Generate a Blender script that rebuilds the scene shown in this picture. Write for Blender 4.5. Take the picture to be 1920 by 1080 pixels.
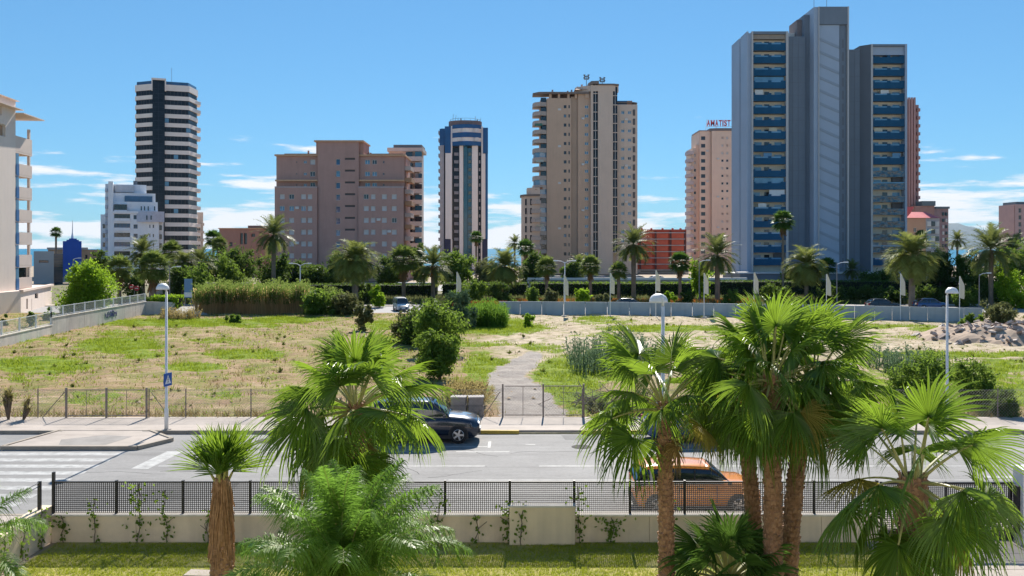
import bpy, math, random
import numpy as np
from mathutils import Vector, Matrix

for o in list(bpy.data.objects):
    bpy.data.objects.remove(o)
scene = bpy.context.scene
col = scene.collection
rnd = random.Random(7)
R = math.radians

# ------------------------------------------------------------------ camera, sky, sun, exposure
F, HOR, CX, CAMH = 1700.0, 466.0, 960.0, 8.0
cam = bpy.data.cameras.new('camera')
cam_o = bpy.data.objects.new('camera', cam); col.objects.link(cam_o)
cam_o.location = (0, 0, CAMH); cam_o.rotation_euler = (R(90), 0, 0)
cam.sensor_width = 36.0; cam.lens = F / 1920 * 36; cam.shift_y = -(540 - HOR) / 1920
cam.clip_start = 0.1; cam.clip_end = 40000
scene.camera = cam_o

SUN_EL, SUN_AZ = 38.0, 3.5          # azimuth to the right of the viewing direction
SKY_STRENGTH, SUN_STRENGTH, EXPOSURE = 0.105, 5.0, 0.82
CLOUD = 5.4
LOC = (6.6, 5.5, 3.1)
world = bpy.data.worlds.new('World'); scene.world = world; world.use_nodes = True
wn, wl = world.node_tree.nodes, world.node_tree.links
wn.clear()
wout = wn.new('ShaderNodeOutputWorld'); wbg = wn.new('ShaderNodeBackground')
sky = wn.new('ShaderNodeTexSky'); sky.sky_type = 'NISHITA'; sky.sun_disc = False
sky.sun_elevation = R(SUN_EL); sky.sun_rotation = R(SUN_AZ)
sky.altitude = 0; sky.air_density = 1.0; sky.dust_density = 0.0; sky.ozone_density = 3.5
wga = wn.new('ShaderNodeGamma'); wga.inputs['Gamma'].default_value = 0.63      # soft, deep blue sky as exposed in the photograph
wl.new(sky.outputs[0], wga.inputs['Color'])
whs = wn.new('ShaderNodeVectorMath'); whs.operation = 'MULTIPLY'; whs.inputs[1].default_value = (0.49, 0.92, 1.26)
wl.new(wga.outputs[0], whs.inputs[0])
wtc = wn.new('ShaderNodeTexCoord'); wmap = wn.new('ShaderNodeMapping')
wmap.inputs['Scale'].default_value = (8, 8, 60); wmap.inputs['Location'].default_value = LOC
wl.new(wtc.outputs['Generated'], wmap.inputs['Vector'])
wno = wn.new('ShaderNodeTexNoise'); wno.inputs['Scale'].default_value = 1.0
wno.inputs['Detail'].default_value = 7; wno.inputs['Roughness'].default_value = 0.55
wl.new(wmap.outputs[0], wno.inputs['Vector'])
wsep = wn.new('ShaderNodeSeparateXYZ'); wl.new(wtc.outputs['Generated'], wsep.inputs[0])
wel = wn.new('ShaderNodeMapRange')                  # fewer clouds higher up, none overhead
wel.inputs['From Min'].default_value = 0.015; wel.inputs['From Max'].default_value = 0.15
wel.inputs['To Min'].default_value = 0.115; wel.inputs['To Max'].default_value = -0.20
wl.new(wsep.outputs['Z'], wel.inputs['Value'])
wadd = wn.new('ShaderNodeMath'); wadd.operation = 'ADD'
wl.new(wno.outputs['Fac'], wadd.inputs[0]); wl.new(wel.outputs[0], wadd.inputs[1])
wr = wn.new('ShaderNodeMapRange'); wr.interpolation_type = 'SMOOTHSTEP'
wr.inputs['From Min'].default_value = 0.52; wr.inputs['From Max'].default_value = 0.64
wl.new(wadd.outputs[0], wr.inputs['Value'])
wmix = wn.new('ShaderNodeMix'); wmix.data_type = 'RGBA'
wl.new(wr.outputs[0], wmix.inputs[0]); wl.new(whs.outputs[0], wmix.inputs[6])
wmix.inputs[7].default_value = (CLOUD, CLOUD * 1.02, CLOUD * 1.05, 1)
wl.new(wmix.outputs[2], wbg.inputs['Color']); wbg.inputs['Strength'].default_value = SKY_STRENGTH
wl.new(wbg.outputs[0], wout.inputs[0])

sun = bpy.data.lights.new('sun', 'SUN'); sun.energy = SUN_STRENGTH; sun.angle = R(0.53); sun.color = (1.0, 0.935, 0.84)
sun_o = bpy.data.objects.new('sun', sun); col.objects.link(sun_o)
sd = Vector((math.sin(R(SUN_AZ)) * math.cos(R(SUN_EL)), math.cos(R(SUN_AZ)) * math.cos(R(SUN_EL)), math.sin(R(SUN_EL))))
sun_o.rotation_euler = (-sd).to_track_quat('-Z', 'Y').to_euler(); sun_o.location = sd * 150

vs = scene.view_settings
vs.view_transform = 'Standard'; vs.look = 'None'; vs.gamma = 1.0; vs.exposure = EXPOSURE
vs.use_curve_mapping = False
scene.render.engine = 'CYCLES'
scene.cycles.max_bounces = 6; scene.cycles.diffuse_bounces = 3; scene.cycles.glossy_bounces = 3
scene.cycles.transmission_bounces = 4; scene.cycles.transparent_max_bounces = 8

# ------------------------------------------------------------------ helpers
def gp(px, py, z=0.0):
    Y = (CAMH - z) * F / (py - HOR)
    return Vector(((px - CX) / F * Y, Y, z))
def at(px, py, Y):
    return Vector(((px - CX) / F * Y, Y, CAMH - (py - HOR) / F * Y))

def tag(o, label=None, cat=None, group=None, kind=None):
    if label: o['label'] = label
    if cat: o['category'] = cat
    if group: o['group'] = group
    if kind: o['kind'] = kind
    return o
def empty(name, label, cat, loc=(0, 0, 0), rz=0.0, group=None):
    o = bpy.data.objects.new(name, None); col.objects.link(o)
    o.location = loc; o.rotation_euler = (0, 0, rz); o.empty_display_size = 0.2
    return tag(o, label, cat, group)
def link(name, me, parent=None, loc=None, rz=None, scale=None):
    o = bpy.data.objects.new(name, me); col.objects.link(o)
    if parent is not None: o.parent = parent
    if loc is not None: o.location = loc
    if rz is not None: o.rotation_euler = (0, 0, rz) if not hasattr(rz, '__len__') else rz
    if scale is not None: o.scale = (scale,) * 3 if not hasattr(scale, '__len__') else scale
    return o
def copy_tree(o, parent=None):
    c = o.copy(); col.objects.link(c); c.parent = parent
    for ch in list(o.children): copy_tree(ch, c)
    return c

class MB:
    def __init__(s): s.v = []; s.f = []; s.m = []
    def add(s, vs_, fs, mi=0):
        b = len(s.v); s.v += [tuple(v) for v in vs_]
        for f in fs: s.f.append(tuple(i + b for i in f)); s.m.append(mi)
        return s
    def box(s, x0, x1, y0, y1, z0, z1, mi=0):
        return s.add([(x0,y0,z0),(x1,y0,z0),(x1,y1,z0),(x0,y1,z0),(x0,y0,z1),(x1,y0,z1),(x1,y1,z1),(x0,y1,z1)],
                     [(0,3,2,1),(4,5,6,7),(0,1,5,4),(1,2,6,5),(2,3,7,6),(3,0,4,7)], mi)
    def quad(s, a, b, c, d, mi=0): return s.add([a, b, c, d], [(0,1,2,3)], mi)
    def prism(s, poly, z0, z1, mi=0, caps=True):
        n = len(poly)
        vv = [(x, y, z0) for x, y in poly] + [(x, y, z1) for x, y in poly]
        ff = [(i, (i+1) % n, n+(i+1) % n, n+i) for i in range(n)]
        if caps: ff += [tuple(range(n-1, -1, -1)), tuple(range(n, 2*n))]
        return s.add(vv, ff, mi)
    def tube(s, pts, rad, n=8, mi=0, caps=True):
        pts = [Vector(p) for p in pts]
        if not hasattr(rad, '__len__'): rad = [rad] * len(pts)
        b = len(s.v); ref = None
        for i, p in enumerate(pts):
            t = (pts[min(i+1, len(pts)-1)] - pts[max(i-1, 0)])
            if t.length < 1e-9: t = Vector((0,0,1))
            t.normalize()
            if ref is None: ref = Vector((1,0,0)) if abs(t.x) < .9 else Vector((0,1,0))
            u = (ref - t * ref.dot(t)).normalized(); w = t.cross(u); ref = u
            for k in range(n):
                a = 2*math.pi*k/n
                s.v.append(tuple(p + (u*math.cos(a) + w*math.sin(a)) * rad[i]))
        for i in range(len(pts)-1):
            for k in range(n):
                k2 = (k+1) % n
                s.f.append((b+i*n+k, b+i*n+k2, b+(i+1)*n+k2, b+(i+1)*n+k)); s.m.append(mi)
        if caps:
            s.f.append(tuple(b+k for k in range(n-1, -1, -1))); s.m.append(mi)
            e = b+(len(pts)-1)*n; s.f.append(tuple(e+k for k in range(n))); s.m.append(mi)
        return s
    def bar(s, p, q, w, h=None, mi=0):
        """box beam from p to q, w wide, h high"""
        h = h or w; p = Vector(p); q = Vector(q); t = (q-p).normalized()
        up = Vector((0,0,1)) if abs(t.z) < .95 else Vector((0,1,0))
        u = t.cross(up).normalized() * (w/2); v = u.cross(t).normalized() * (h/2)
        vv = [p-u-v, p+u-v, p+u+v, p-u+v, q-u-v, q+u-v, q+u+v, q-u+v]
        return s.add(vv, [(0,3,2,1),(4,5,6,7),(0,1,5,4),(1,2,6,5),(2,3,7,6),(3,0,4,7)], mi)
    def lathe(s, prof, n=16, c=(0,0,0), mi=0, a0=0.0, a1=2*math.pi):
        b = len(s.v); full = abs(a1-a0-2*math.pi) < 1e-6; m = n if full else n+1
        for r, z in prof:
            for k in range(m):
                a = a0 + (a1-a0)*k/n
                s.v.append((c[0]+r*math.cos(a), c[1]+r*math.sin(a), c[2]+z))
        for i in range(len(prof)-1):
            for k in range(n):
                k2 = (k+1) % m
                s.f.append((b+i*m+k, b+i*m+k2, b+(i+1)*m+k2, b+(i+1)*m+k)); s.m.append(mi)
        return s
    def facade(s, o, u, W, z0, z1, ops, depth=0.25, mi=0):
        """wall sheet with real recessed openings; o start (x,y), u unit direction, outward normal (uy,-ux)"""
        ux, uy = u; nx, ny = uy, -ux
        P = lambda a, z, d=0.0: (o[0]+ux*a-nx*d, o[1]+uy*a-ny*d, z)
        xs = sorted(set([0.0, W] + [round(v, 4) for op in ops for v in op[:2]]))
        zs = sorted(set([z0, z1] + [round(v, 4) for op in ops for v in op[2:4]]))
        for i in range(len(xs)-1):
            run = None
            for j in range(len(zs)-1):
                cx_, cz_ = (xs[i]+xs[i+1])/2, (zs[j]+zs[j+1])/2
                hole = any(a < cx_ < b and c < cz_ < d for a, b, c, d in [op[:4] for op in ops])
                if not hole and run is None: run = zs[j]
                if hole and run is not None:
                    s.quad(P(xs[i], run), P(xs[i+1], run), P(xs[i+1], zs[j]), P(xs[i], zs[j]), mi); run = None
            if run is not None:
                s.quad(P(xs[i], run), P(xs[i+1], run), P(xs[i+1], z1), P(xs[i], z1), mi)
        for op in ops:
            a, b, c, d = op[:4]
            s.quad(P(a,c), P(b,c), P(b,c,depth), P(a,c,depth), mi)
            s.quad(P(a,d,depth), P(b,d,depth), P(b,d), P(a,d), mi)
            s.quad(P(a,c), P(a,c,depth), P(a,d,depth), P(a,d), mi)
            s.quad(P(b,c,depth), P(b,c), P(b,d), P(b,d,depth), mi)
        return s
    def mesh(s, name, mats, smooth=False):
        me = bpy.data.meshes.new(name); me.from_pydata(s.v, [], s.f)
        mats = mats if isinstance(mats, (list, tuple)) else [mats]
        for m in mats: me.materials.append(m)
        if len(mats) > 1: me.polygons.foreach_set('material_index', s.m)
        if smooth: me.polygons.foreach_set('use_smooth', [True]*len(me.polygons))
        me.update(); return me
    def build(s, name, mats, parent=None, smooth=False, loc=None, rz=None):
        return link(name, s.mesh(name, mats, smooth), parent, loc, rz)

def np_mesh(name, V, Fq, mats, smooth=False, mi=None):
    """fast mesh from numpy arrays, faces all the same size"""
    V = np.asarray(V, dtype=np.float32).reshape(-1, 3); Fq = np.asarray(Fq, dtype=np.int32)
    me = bpy.data.meshes.new(name); k = Fq.shape[1]
    me.vertices.add(len(V)); me.vertices.foreach_set('co', V.ravel())
    me.loops.add(Fq.size); me.loops.foreach_set('vertex_index', Fq.ravel())
    me.polygons.add(len(Fq)); me.polygons.foreach_set('loop_start', np.arange(0, Fq.size, k, dtype=np.int32))
    for m in (mats if isinstance(mats, (list, tuple)) else [mats]): me.materials.append(m)
    if mi is not None: me.polygons.foreach_set('material_index', np.asarray(mi, dtype=np.int32))
    if smooth: me.polygons.foreach_set('use_smooth', np.ones(len(Fq), dtype=bool))
    me.update(calc_edges=True); return me

# ------------------------------------------------------------------ materials
MT = {}
def lighten(c, f): return tuple(max(0.0, min(1.0, x*f)) for x in c[:3]) + (1,)
def M(name, c, rough=0.75, var=0.12, scale=1.5, bump=0.0, bscale=25, metal=0.0, spec=0.4, c2=None, coat=0.0, stain=0.0):
    if name in MT: return MT[name]
    m = bpy.data.materials.new(name); m.use_nodes = True; n, l = m.node_tree.nodes, m.node_tree.links
    p = n['Principled BSDF']; p.inputs['Roughness'].default_value = rough; p.inputs['Metallic'].default_value = metal
    p.inputs['Specular IOR Level'].default_value = spec; p.inputs['Coat Weight'].default_value = coat
    tc = n.new('ShaderNodeTexCoord')
    no = n.new('ShaderNodeTexNoise'); no.inputs['Scale'].default_value = scale; no.inputs['Detail'].default_value = 6
    no.inputs['Roughness'].default_value = 0.65
    l.new(tc.outputs['Object'], no.inputs['Vector'])
    mr = n.new('ShaderNodeMapRange'); mr.inputs['From Min'].default_value = 0.3; mr.inputs['From Max'].default_value = 0.7
    l.new(no.outputs['Fac'], mr.inputs['Value'])
    mx = n.new('ShaderNodeMix'); mx.data_type = 'RGBA'; l.new(mr.outputs[0], mx.inputs[0])
    mx.inputs[6].default_value = lighten(c, 1-var); mx.inputs[7].default_value = lighten(c2 or c, 1+var)
    out = mx.outputs[2]
    if stain:
        mp = n.new('ShaderNodeMapping'); mp.inputs['Scale'].default_value = (1.3, 1.3, 0.12); l.new(tc.outputs['Object'], mp.inputs['Vector'])
        n2 = n.new('ShaderNodeTexNoise'); n2.inputs['Scale'].default_value = 1.2; n2.inputs['Detail'].default_value = 8; l.new(mp.outputs[0], n2.inputs['Vector'])
        r2 = n.new('ShaderNodeMapRange'); r2.inputs['From Min'].default_value = 0.5; r2.inputs['From Max'].default_value = 0.75
        r2.inputs['To Max'].default_value = stain; l.new(n2.outputs['Fac'], r2.inputs['Value'])
        m2 = n.new('ShaderNodeMix'); m2.data_type = 'RGBA'; l.new(r2.outputs[0], m2.inputs[0]); l.new(out, m2.inputs[6])
        m2.inputs[7].default_value = lighten(c, 0.45); out = m2.outputs[2]
    l.new(out, p.inputs['Base Color'])
    if bump:
        nb = n.new('ShaderNodeTexNoise'); nb.inputs['Scale'].default_value = bscale; nb.inputs['Detail'].default_value = 5
        l.new(tc.outputs['Object'], nb.inputs['Vector'])
        b = n.new('ShaderNodeBump'); b.inputs['Strength'].default_value = bump; b.inputs['Distance'].default_value = 0.03
        l.new(nb.outputs['Fac'], b.inputs['Height']); l.new(b.outputs[0], p.inputs['Normal'])
    MT[name] = m; return m
def leafM(name, c1, c2, trans=0.4, tcol=None, rough=0.6, spec=0.06):
    m = bpy.data.materials.new(name); m.use_nodes = True; n, l = m.node_tree.nodes, m.node_tree.links
    p = n['Principled BSDF']; p.inputs['Roughness'].default_value = rough; p.inputs['Specular IOR Level'].default_value = spec
    g = n.new('ShaderNodeNewGeometry'); mx = n.new('ShaderNodeMix'); mx.data_type = 'RGBA'
    oi = n.new('ShaderNodeObjectInfo'); ad = n.new('ShaderNodeMath'); ad.operation = 'MULTIPLY_ADD'
    l.new(oi.outputs['Random'], ad.inputs[0]); ad.inputs[1].default_value = 0.35; l.new(g.outputs['Random Per Island'], ad.inputs[2])
    dv = n.new('ShaderNodeMath'); dv.operation = 'DIVIDE'; l.new(ad.outputs[0], dv.inputs[0]); dv.inputs[1].default_value = 1.35
    l.new(dv.outputs[0], mx.inputs[0]); mx.inputs[6].default_value = c1 + (1,); mx.inputs[7].default_value = c2 + (1,)
    l.new(mx.outputs[2], p.inputs['Base Color'])
    t = n.new('ShaderNodeBsdfTranslucent')
    if tcol is None: tcol = (min(1, c2[0]*2.1), min(1, c2[1]*1.8), c2[2]*0.9)
    m3 = n.new('ShaderNodeMix'); m3.data_type = 'RGBA'; l.new(dv.outputs[0], m3.inputs[0])
    m3.inputs[6].default_value = lighten(tcol, 0.7); m3.inputs[7].default_value = lighten(tcol, 1.15)
    l.new(m3.outputs[2], t.inputs['Color'])
    ms = n.new('ShaderNodeMixShader'); ms.inputs[0].default_value = trans
    l.new(p.outputs[0], ms.inputs[1]); l.new(t.outputs[0], ms.inputs[2]); l.new(ms.outputs[0], n['Material Output'].inputs[0])
    MT[name] = m; return m
def glassM(name, c, rough=0.06, spec=0.7, wav=0.0, var=0.3, scale=0.35):
    m = M(name, c, rough, var, scale, 0, 1, 0, spec)
    if wav:
        n, l = m.node_tree.nodes, m.node_tree.links
        w = n.new('ShaderNodeTexNoise'); w.inputs['Scale'].default_value = 0.8; tc = n.new('ShaderNodeTexCoord'); l.new(tc.outputs['Object'], w.inputs['Vector'])
        b = n.new('ShaderNodeBump'); b.inputs['Strength'].default_value = wav; b.inputs['Distance'].default_value = 0.4
        l.new(w.outputs['Fac'], b.inputs['Height']); l.new(b.outputs[0], n['Principled BSDF'].inputs['Normal'])
    return m

asphalt = M('asphalt', (0.24, 0.235, 0.23), 0.85, 0.14, 0.35, 0.25, 60, stain=0.0)
def add_streaks(m, sc, lo, hi, f, amt):
    n, l = m.node_tree.nodes, m.node_tree.links; p = n['Principled BSDF']
    src = p.inputs['Base Color'].links[0].from_socket
    tc = n.new('ShaderNodeTexCoord'); mp = n.new('ShaderNodeMapping'); mp.inputs['Scale'].default_value = sc; l.new(tc.outputs['Object'], mp.inputs['Vector'])
    no = n.new('ShaderNodeTexNoise'); no.inputs['Scale'].default_value = 1; no.inputs['Detail'].default_value = 8; no.inputs['Roughness'].default_value = .7; l.new(mp.outputs[0], no.inputs['Vector'])
    r = n.new('ShaderNodeMapRange'); r.inputs['From Min'].default_value = lo; r.inputs['From Max'].default_value = hi; r.inputs['To Max'].default_value = amt
    l.new(no.outputs['Fac'], r.inputs['Value'])
    mx = n.new('ShaderNodeMix'); mx.data_type = 'RGBA'; mx.blend_type = 'MULTIPLY'; l.new(r.outputs[0], mx.inputs[0]); l.new(src, mx.inputs[6])
    mx.inputs[7].default_value = (f, f, f, 1); l.new(mx.outputs[2], p.inputs['Base Color'])
add_streaks(asphalt, (0.10, 0.9, 1), 0.48, 0.66, 0.62, 0.75)
add_streaks(asphalt, (7, 7, 1), 0.45, 0.8, 0.72, 0.8)
paint_w = M('road_paint', (0.42, 0.42, 0.41), 0.7, 0.16, 3.0); add_streaks(paint_w, (2.5, 2.5, 1), 0.42, 0.7, 0.5, 0.9); add_streaks(paint_w, (0.5, 6, 1), 0.5, 0.65, 0.6, 0.7)
paint_y = M('kerb_yellow_paint', (0.52, 0.36, 0.06), 0.7, 0.25, 2.0)
pavement_m = M('pavement_slabs', (0.40, 0.345, 0.30), 0.85, 0.14, 0.6, 0.2, 40); add_streaks(pavement_m, (0.6, 1.5, 1), 0.48, 0.7, 0.7, 0.7)
kerb_m = M('kerb_concrete', (0.33, 0.28, 0.225), 0.85, 0.2, 1.2, 0.2, 30)
concrete = M('concrete', (0.40, 0.38, 0.345), 0.85, 0.14, 0.9, 0.2, 20, stain=0.35)
wallcream = M('garden_wall_render', (0.74, 0.60, 0.45), 0.85, 0.10, 1.2, 0.15, 25, stain=0.4)
white_r = M('white_render', (0.72, 0.71, 0.70), 0.8, 0.06, 0.5, stain=0.2)
white_m = M('white_metal', (0.72, 0.72, 0.72), 0.45, 0.05, 2.0)
black_m = M('black_metal', (0.022, 0.022, 0.026), 0.45, 0.2, 4.0)
grey_m = M('galvanised_metal', (0.22, 0.21, 0.21), 0.5, 0.25, 5.0, metal=0.5)
rust_m = M('dull_brown_metal', (0.22, 0.18, 0.155), 0.7, 0.3, 6.0)
dark_glass = glassM('dark_glass', (0.018, 0.025, 0.034))
blue_glass = glassM('blue_glass', (0.03, 0.09, 0.19))
sky_glass = glassM('pale_blue_glass', (0.12, 0.27, 0.40), 0.1)
shutter_m = M('roller_shutter', (0.62, 0.59, 0.57), 0.6, 0.08, 1.0)
frame_m = M('window_frame', (0.62, 0.60, 0.58), 0.5, 0.05)
frame_d = M('dark_window_frame', (0.10, 0.09, 0.09), 0.5, 0.1)
# ------------------------------------------------------------------ ground, roads, sea
earth_m = M('dry_earth', (0.33, 0.26, 0.185), 0.95, 0.2, 0.15, 0.3, 3)
def sheet(name, x0, x1, y0, y1, z, m, label=None):
    o = MB().quad((x0,y0,z),(x1,y0,z),(x1,y1,z),(x0,y1,z)).build(name, m); return tag(o, label, None, None, 'structure')
sheet('ground', -2500, 2500, -60, 420, -0.15, earth_m)
sea_m = M('sea_water', (0.02, 0.17, 0.29), 0.8, 0.15, 0.004, 0.0, 1, spec=0.03)
sheet('sea', -22000, 22000, 415, 38000, -1.2, sea_m)
# hill far down the coast
hill_m = M('hazy_hill_scrub', (0.12, 0.16, 0.18), 0.95, 0.25, 0.004)  # bluish base colour has some of the distance haze mixed in
def hill(name, pts, Yf, depth):
    """ridge built as a solid massif, crest given by (px, py) seen from the balcony side"""
    V = []; Fq = []; nx, ny = 60, 14
    for i in range(nx):
        t = i/(nx-1)*(len(pts)-1); k = min(int(t), len(pts)-2); u = t-k
        px = pts[k][0]*(1-u)+pts[k+1][0]*u; py = pts[k][1]*(1-u)+pts[k+1][1]*u
        top = (HOR-py)/F*Yf + 8; X = (px-CX)/F*Yf
        for j in range(ny):
            a = j/(ny-1)*2-1; h = top*(1-abs(a)**1.6) * (1+0.10*math.sin(i*1.3+a*5)+0.07*math.sin(i*2.9+a*9))
            V.append((X, Yf+a*depth, max(-3, h-3)))
    for i in range(nx-1):
        for j in range(ny-1):
            Fq.append((i*ny+j, (i+1)*ny+j, (i+1)*ny+j+1, i*ny+j+1))
    return tag(link(name, np_mesh(name, V, Fq, hill_m, True)), kind='structure')
hill('hill', [(1560, 470), (1640, 440), (1720, 420), (1775, 421), (1800, 428), (1835, 437), (1870, 452), (1930, 466), (1980, 468)], 9000, 1400)

# the street in front
sheet('road', -140, 140, 26.9, 39.1, 0.0, asphalt)
def slab(name, x0, x1, y0, y1, z0, z1, m): return tag(MB().box(x0,x1,y0,y1,z0,z1).build(name, m), kind='structure')
slab('pavement', -140, 140, 39.25, 42.35, -0.14, 0.135, pavement_m)
slab('pavement', -140, 140, 25.42, 26.72, -0.14, 0.125, pavement_m)
def kerb_run(x0, x1, y0, y1, z1, m, pitch=1.0):
    k = tag(bpy.data.objects.new('kerb', None), kind='structure'); col.objects.link(k); k.location = (x0, (y0+y1)/2, 0)
    n = max(1, int(round((x1-x0)/pitch))); p = (x1-x0)/n; w = (y1-y0)/2
    me = MB()
    b = 0.02
    me.add([(0.004,-w,-.1),(p-.004,-w,-.1),(p-.004,w,-.1),(0.004,w,-.1),(0.004,-w,z1-b),(p-.004,-w,z1-b),(p-.004,w,z1),(0.004,w,z1),(0.004,-w+b,z1),(p-.004,-w+b,z1)],
           [(0,1,5,4),(4,5,9,8),(8,9,6,7),(0,4,8,7,3),(1,2,6,9,5),(2,3,7,6),(0,3,2,1)])
    mm = me.mesh('kerb_stone', m)
    for i in range(n): link('kerb_stone', mm, k, (i*p, rnd.uniform(-.006,.006), rnd.uniform(-.006,.006)))
    return k
kerb_run(-40, -19.4, 39.1, 39.25, 0.145, kerb_m)
kerb_run(-15.95, -1.35, 39.1, 39.25, 0.145, kerb_m)
kerb_run(-1.35, 0.3, 39.1, 39.25, 0.145, paint_y)
kerb_run(0.3, 3.0, 39.1, 39.25, 0.05, M('worn_yellow_kerb', (0.42, 0.33, 0.17), 0.8, 0.3, 2.5))
kerb_run(3.0, 6.3, 39.1, 39.25, 0.145, paint_y)
kerb_run(6.3, 40, 39.1, 39.25, 0.145, kerb_m)
kerb_run(-40, 40, 26.72, 26.9, 0.13, kerb_m)
# build-out with a dropped ramp at the crossing
bo = MB()
P = [(-19.6,39.3),(-20.3,36.05),(-14.9,36.05),(-14.1,37.6),(-15.7,39.3)]
bo.prism(P[::-1] if False else P, -0.1, 0.12)
tag(bo.build('pavement_build_out', pavement_m), kind='structure')
bk = MB()
Q = P[:1]+P[1:]
for a, b in zip(P[:-1], P[1:]):
    bk.bar((a[0],a[1],0.05), (b[0],b[1],0.05), 0.14, 0.21)
tag(bk.build('kerb', kerb_m), kind='structure')
tag(MB().add([(-18.2,36.4,0.1245),(-16.3,36.4,0.1245),(-15.9,38.0,0.1245),(-17.2,38.3,0.1245),(-18.6,37.4,0.1245)],[(0,1,2,3,4)]).build('pavement_patch', M('worn_dark_paving', (0.27,0.25,0.23), 0.9, 0.2, 1.0)), kind='structure')

# repair patches and cracks in the asphalt
pt1 = M('asphalt_patch', (0.17,0.168,0.165), .9, .15, .8, .3, 50); pt2 = M('asphalt_patch_pale', (0.30,0.29,0.28), .9, .15, .8, .3, 50)
for (x0, x1, y0, y1, m_) in ((-10.5,-6.8,37.2,38.3,pt1),(2.2,9.6,37.9,38.9,pt1),(-3,4.5,29.4,30.3,pt2),(7,13,34.2,35.1,pt2),(-12,-9.2,28.8,30.9,pt1)):
    j = [rnd.uniform(-.12,.12) for _ in range(8)]
    tag(MB().quad((x0+j[0],y0+j[1],.002),(x1+j[2],y0+j[3],.002),(x1+j[4],y1+j[5],.002),(x0+j[6],y1+j[7],.002)).build('asphalt_patch', m_), kind='structure')
ck = MB()
for i in range(26):
    x, y = rnd.uniform(-22,20), rnd.uniform(28,38.8); a = rnd.uniform(-.35,.35)+(1.57 if rnd.random() < .3 else 0); pts = [Vector((x,y,.003))]
    for k in range(rnd.randrange(4,10)):
        a += rnd.uniform(-.5,.5); pts.append(pts[-1]+Vector((math.cos(a),math.sin(a),0))*rnd.uniform(.2,.5))
    for p0, p1 in zip(pts[:-1], pts[1:]):
        nn_ = Vector((-(p1-p0).y,(p1-p0).x,0)).normalized()*.012; ck.quad(p0-nn_, p1-nn_, p1+nn_, p0+nn_)
tag(ck.build('asphalt_cracks', M('crack_tar', (.05,.05,.05), .9)), kind='structure')

# painted markings, each its own sheet
def mark(pts, z=0.004):
    vv = [(p[0], p[1], z) for p in pts]
    return tag(MB().add(vv, [tuple(range(len(vv)))]).build('road_marking', paint_w), kind='structure')
def mrect(x0, x1, y0, y1): return mark([(x0,y0),(x1,y0),(x1,y1),(x0,y1)])
for k in range(8):
    y = 35.55 - k*1.0
    mrect(-23.6 - 0.02*k, -15.15 - 0.03*k if k < 6 else -15.4, y-0.5, y)
mark([(-13.6,35.75),(-12.95,35.75),(-13.2,32.9),(-13.85,32.9)])
for i in range(5): mrect(-12.6+2.6*i, -10.5+2.6*i, 35.62, 35.73)
mrect(-5.6, -1.0, 36.55, 36.66); mrect(-0.98, -0.86, 36.4, 37.6); mrect(0.55, 0.95, 36.95, 37.05)
mrect(-13.0, -1.0, 33.28, 33.39); mrect(1.0, 24, 33.28, 33.39)
mrect(3.5, 24, 36.0, 36.09)
mrect(-2.2, 22, 31.28, 31.36)
mrect(16.5, 40, 31.6, 31.9)
# manhole covers on the road
mh = M('iron_cover', (0.10,0.095,0.09), 0.9, 0.3, 6, spec=.05)
for (px, py) in ((497, 827), (1090, 838)):
    p = gp(px, py)
    o = MB().lathe([(0.0,0.012),(0.30,0.012),(0.36,0.012),(0.40,0.005)], 20).build('manhole_cover', mh, loc=(p.x, p.y, 0.0))
    tag(o, 'round iron manhole cover in the road %s' % ('left of the tall lone palm crown' if px < 600 else 'in front of the wire gate'), 'manhole cover')

# avenue at the far side of the plot
avenue_m = M('avenue_asphalt', (0.27, 0.265, 0.27), 0.85, 0.12, 0.2)
sheet('avenue', -200, 200, 112.5, 126.5, -0.06, avenue_m)
sheet('avenue_pavement', -200, 200, 126.5, 129.5, 0.03, M('avenue_paving', (0.40,0.36,0.32), 0.9, 0.1, 0.5))
sheet('planted_verge', -400, 400, 129.5, 199.0, 0.02, M('verge_grass', (0.085,0.105,0.035), 0.95, 0.3, 0.3, 0.4, 4, c2=(0.16,0.13,0.06)))
sheet('car_park', -60, 62, 170.0, 196.0, 0.05, avenue_m)

# ------------------------------------------------------------------ vacant plot between street and avenue
GREEN = [ # px, py, rx, ry, strength
 (225,650,75,14,1),(270,668,40,8,.7),(460,667,68,9,1),(360,692,58,8,1),(70,688,90,14,.9),(350,607,160,7,.9),(533,602,60,6,1),(250,628,70,6,.5),
 (400,640,60,5,.4),(60,712,60,6,.4),(420,745,40,8,.6),(180,752,60,14,.45),(560,735,40,10,.5),(470,612,60,5,.6),(600,600,30,4,.5),
 (720,640,40,8,.8),(720,612,50,8,.7),(700,665,50,10,.6),(900,617,120,11,1),(930,606,60,7,1),(900,700,30,35,.95),(870,740,30,28,.8),(925,682,28,7,1),
 (900,646,60,6,.8),(1010,652,40,6,.6),(1120,600,40,5,.6),(1240,618,110,6,1),(1130,606,60,5,.4),(1040,660,20,4,.6),(1060,715,62,40,1),(1090,755,50,25,.8),(1150,690,70,30,.8),
 (1120,632,60,4,.3),(1760,620,50,4,1),(1640,614,120,4,.55),(1740,634,60,5,.5),(1800,668,180,6,.9),(1640,668,60,6,.8),(1890,690,60,12,.8),(1780,720,160,35,.7),(1460,620,120,7,.5),
 (1600,646,60,4,.25),(1900,740,60,25,.8),(1320,640,100,6,.4),(1250,665,40,10,.6),(60,640,60,6,.5),(150,665,30,5,.3)]
PATH = [(1000,790),(990,765),(978,735),(950,715),(958,698),(985,682),(1000,668)]
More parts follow.
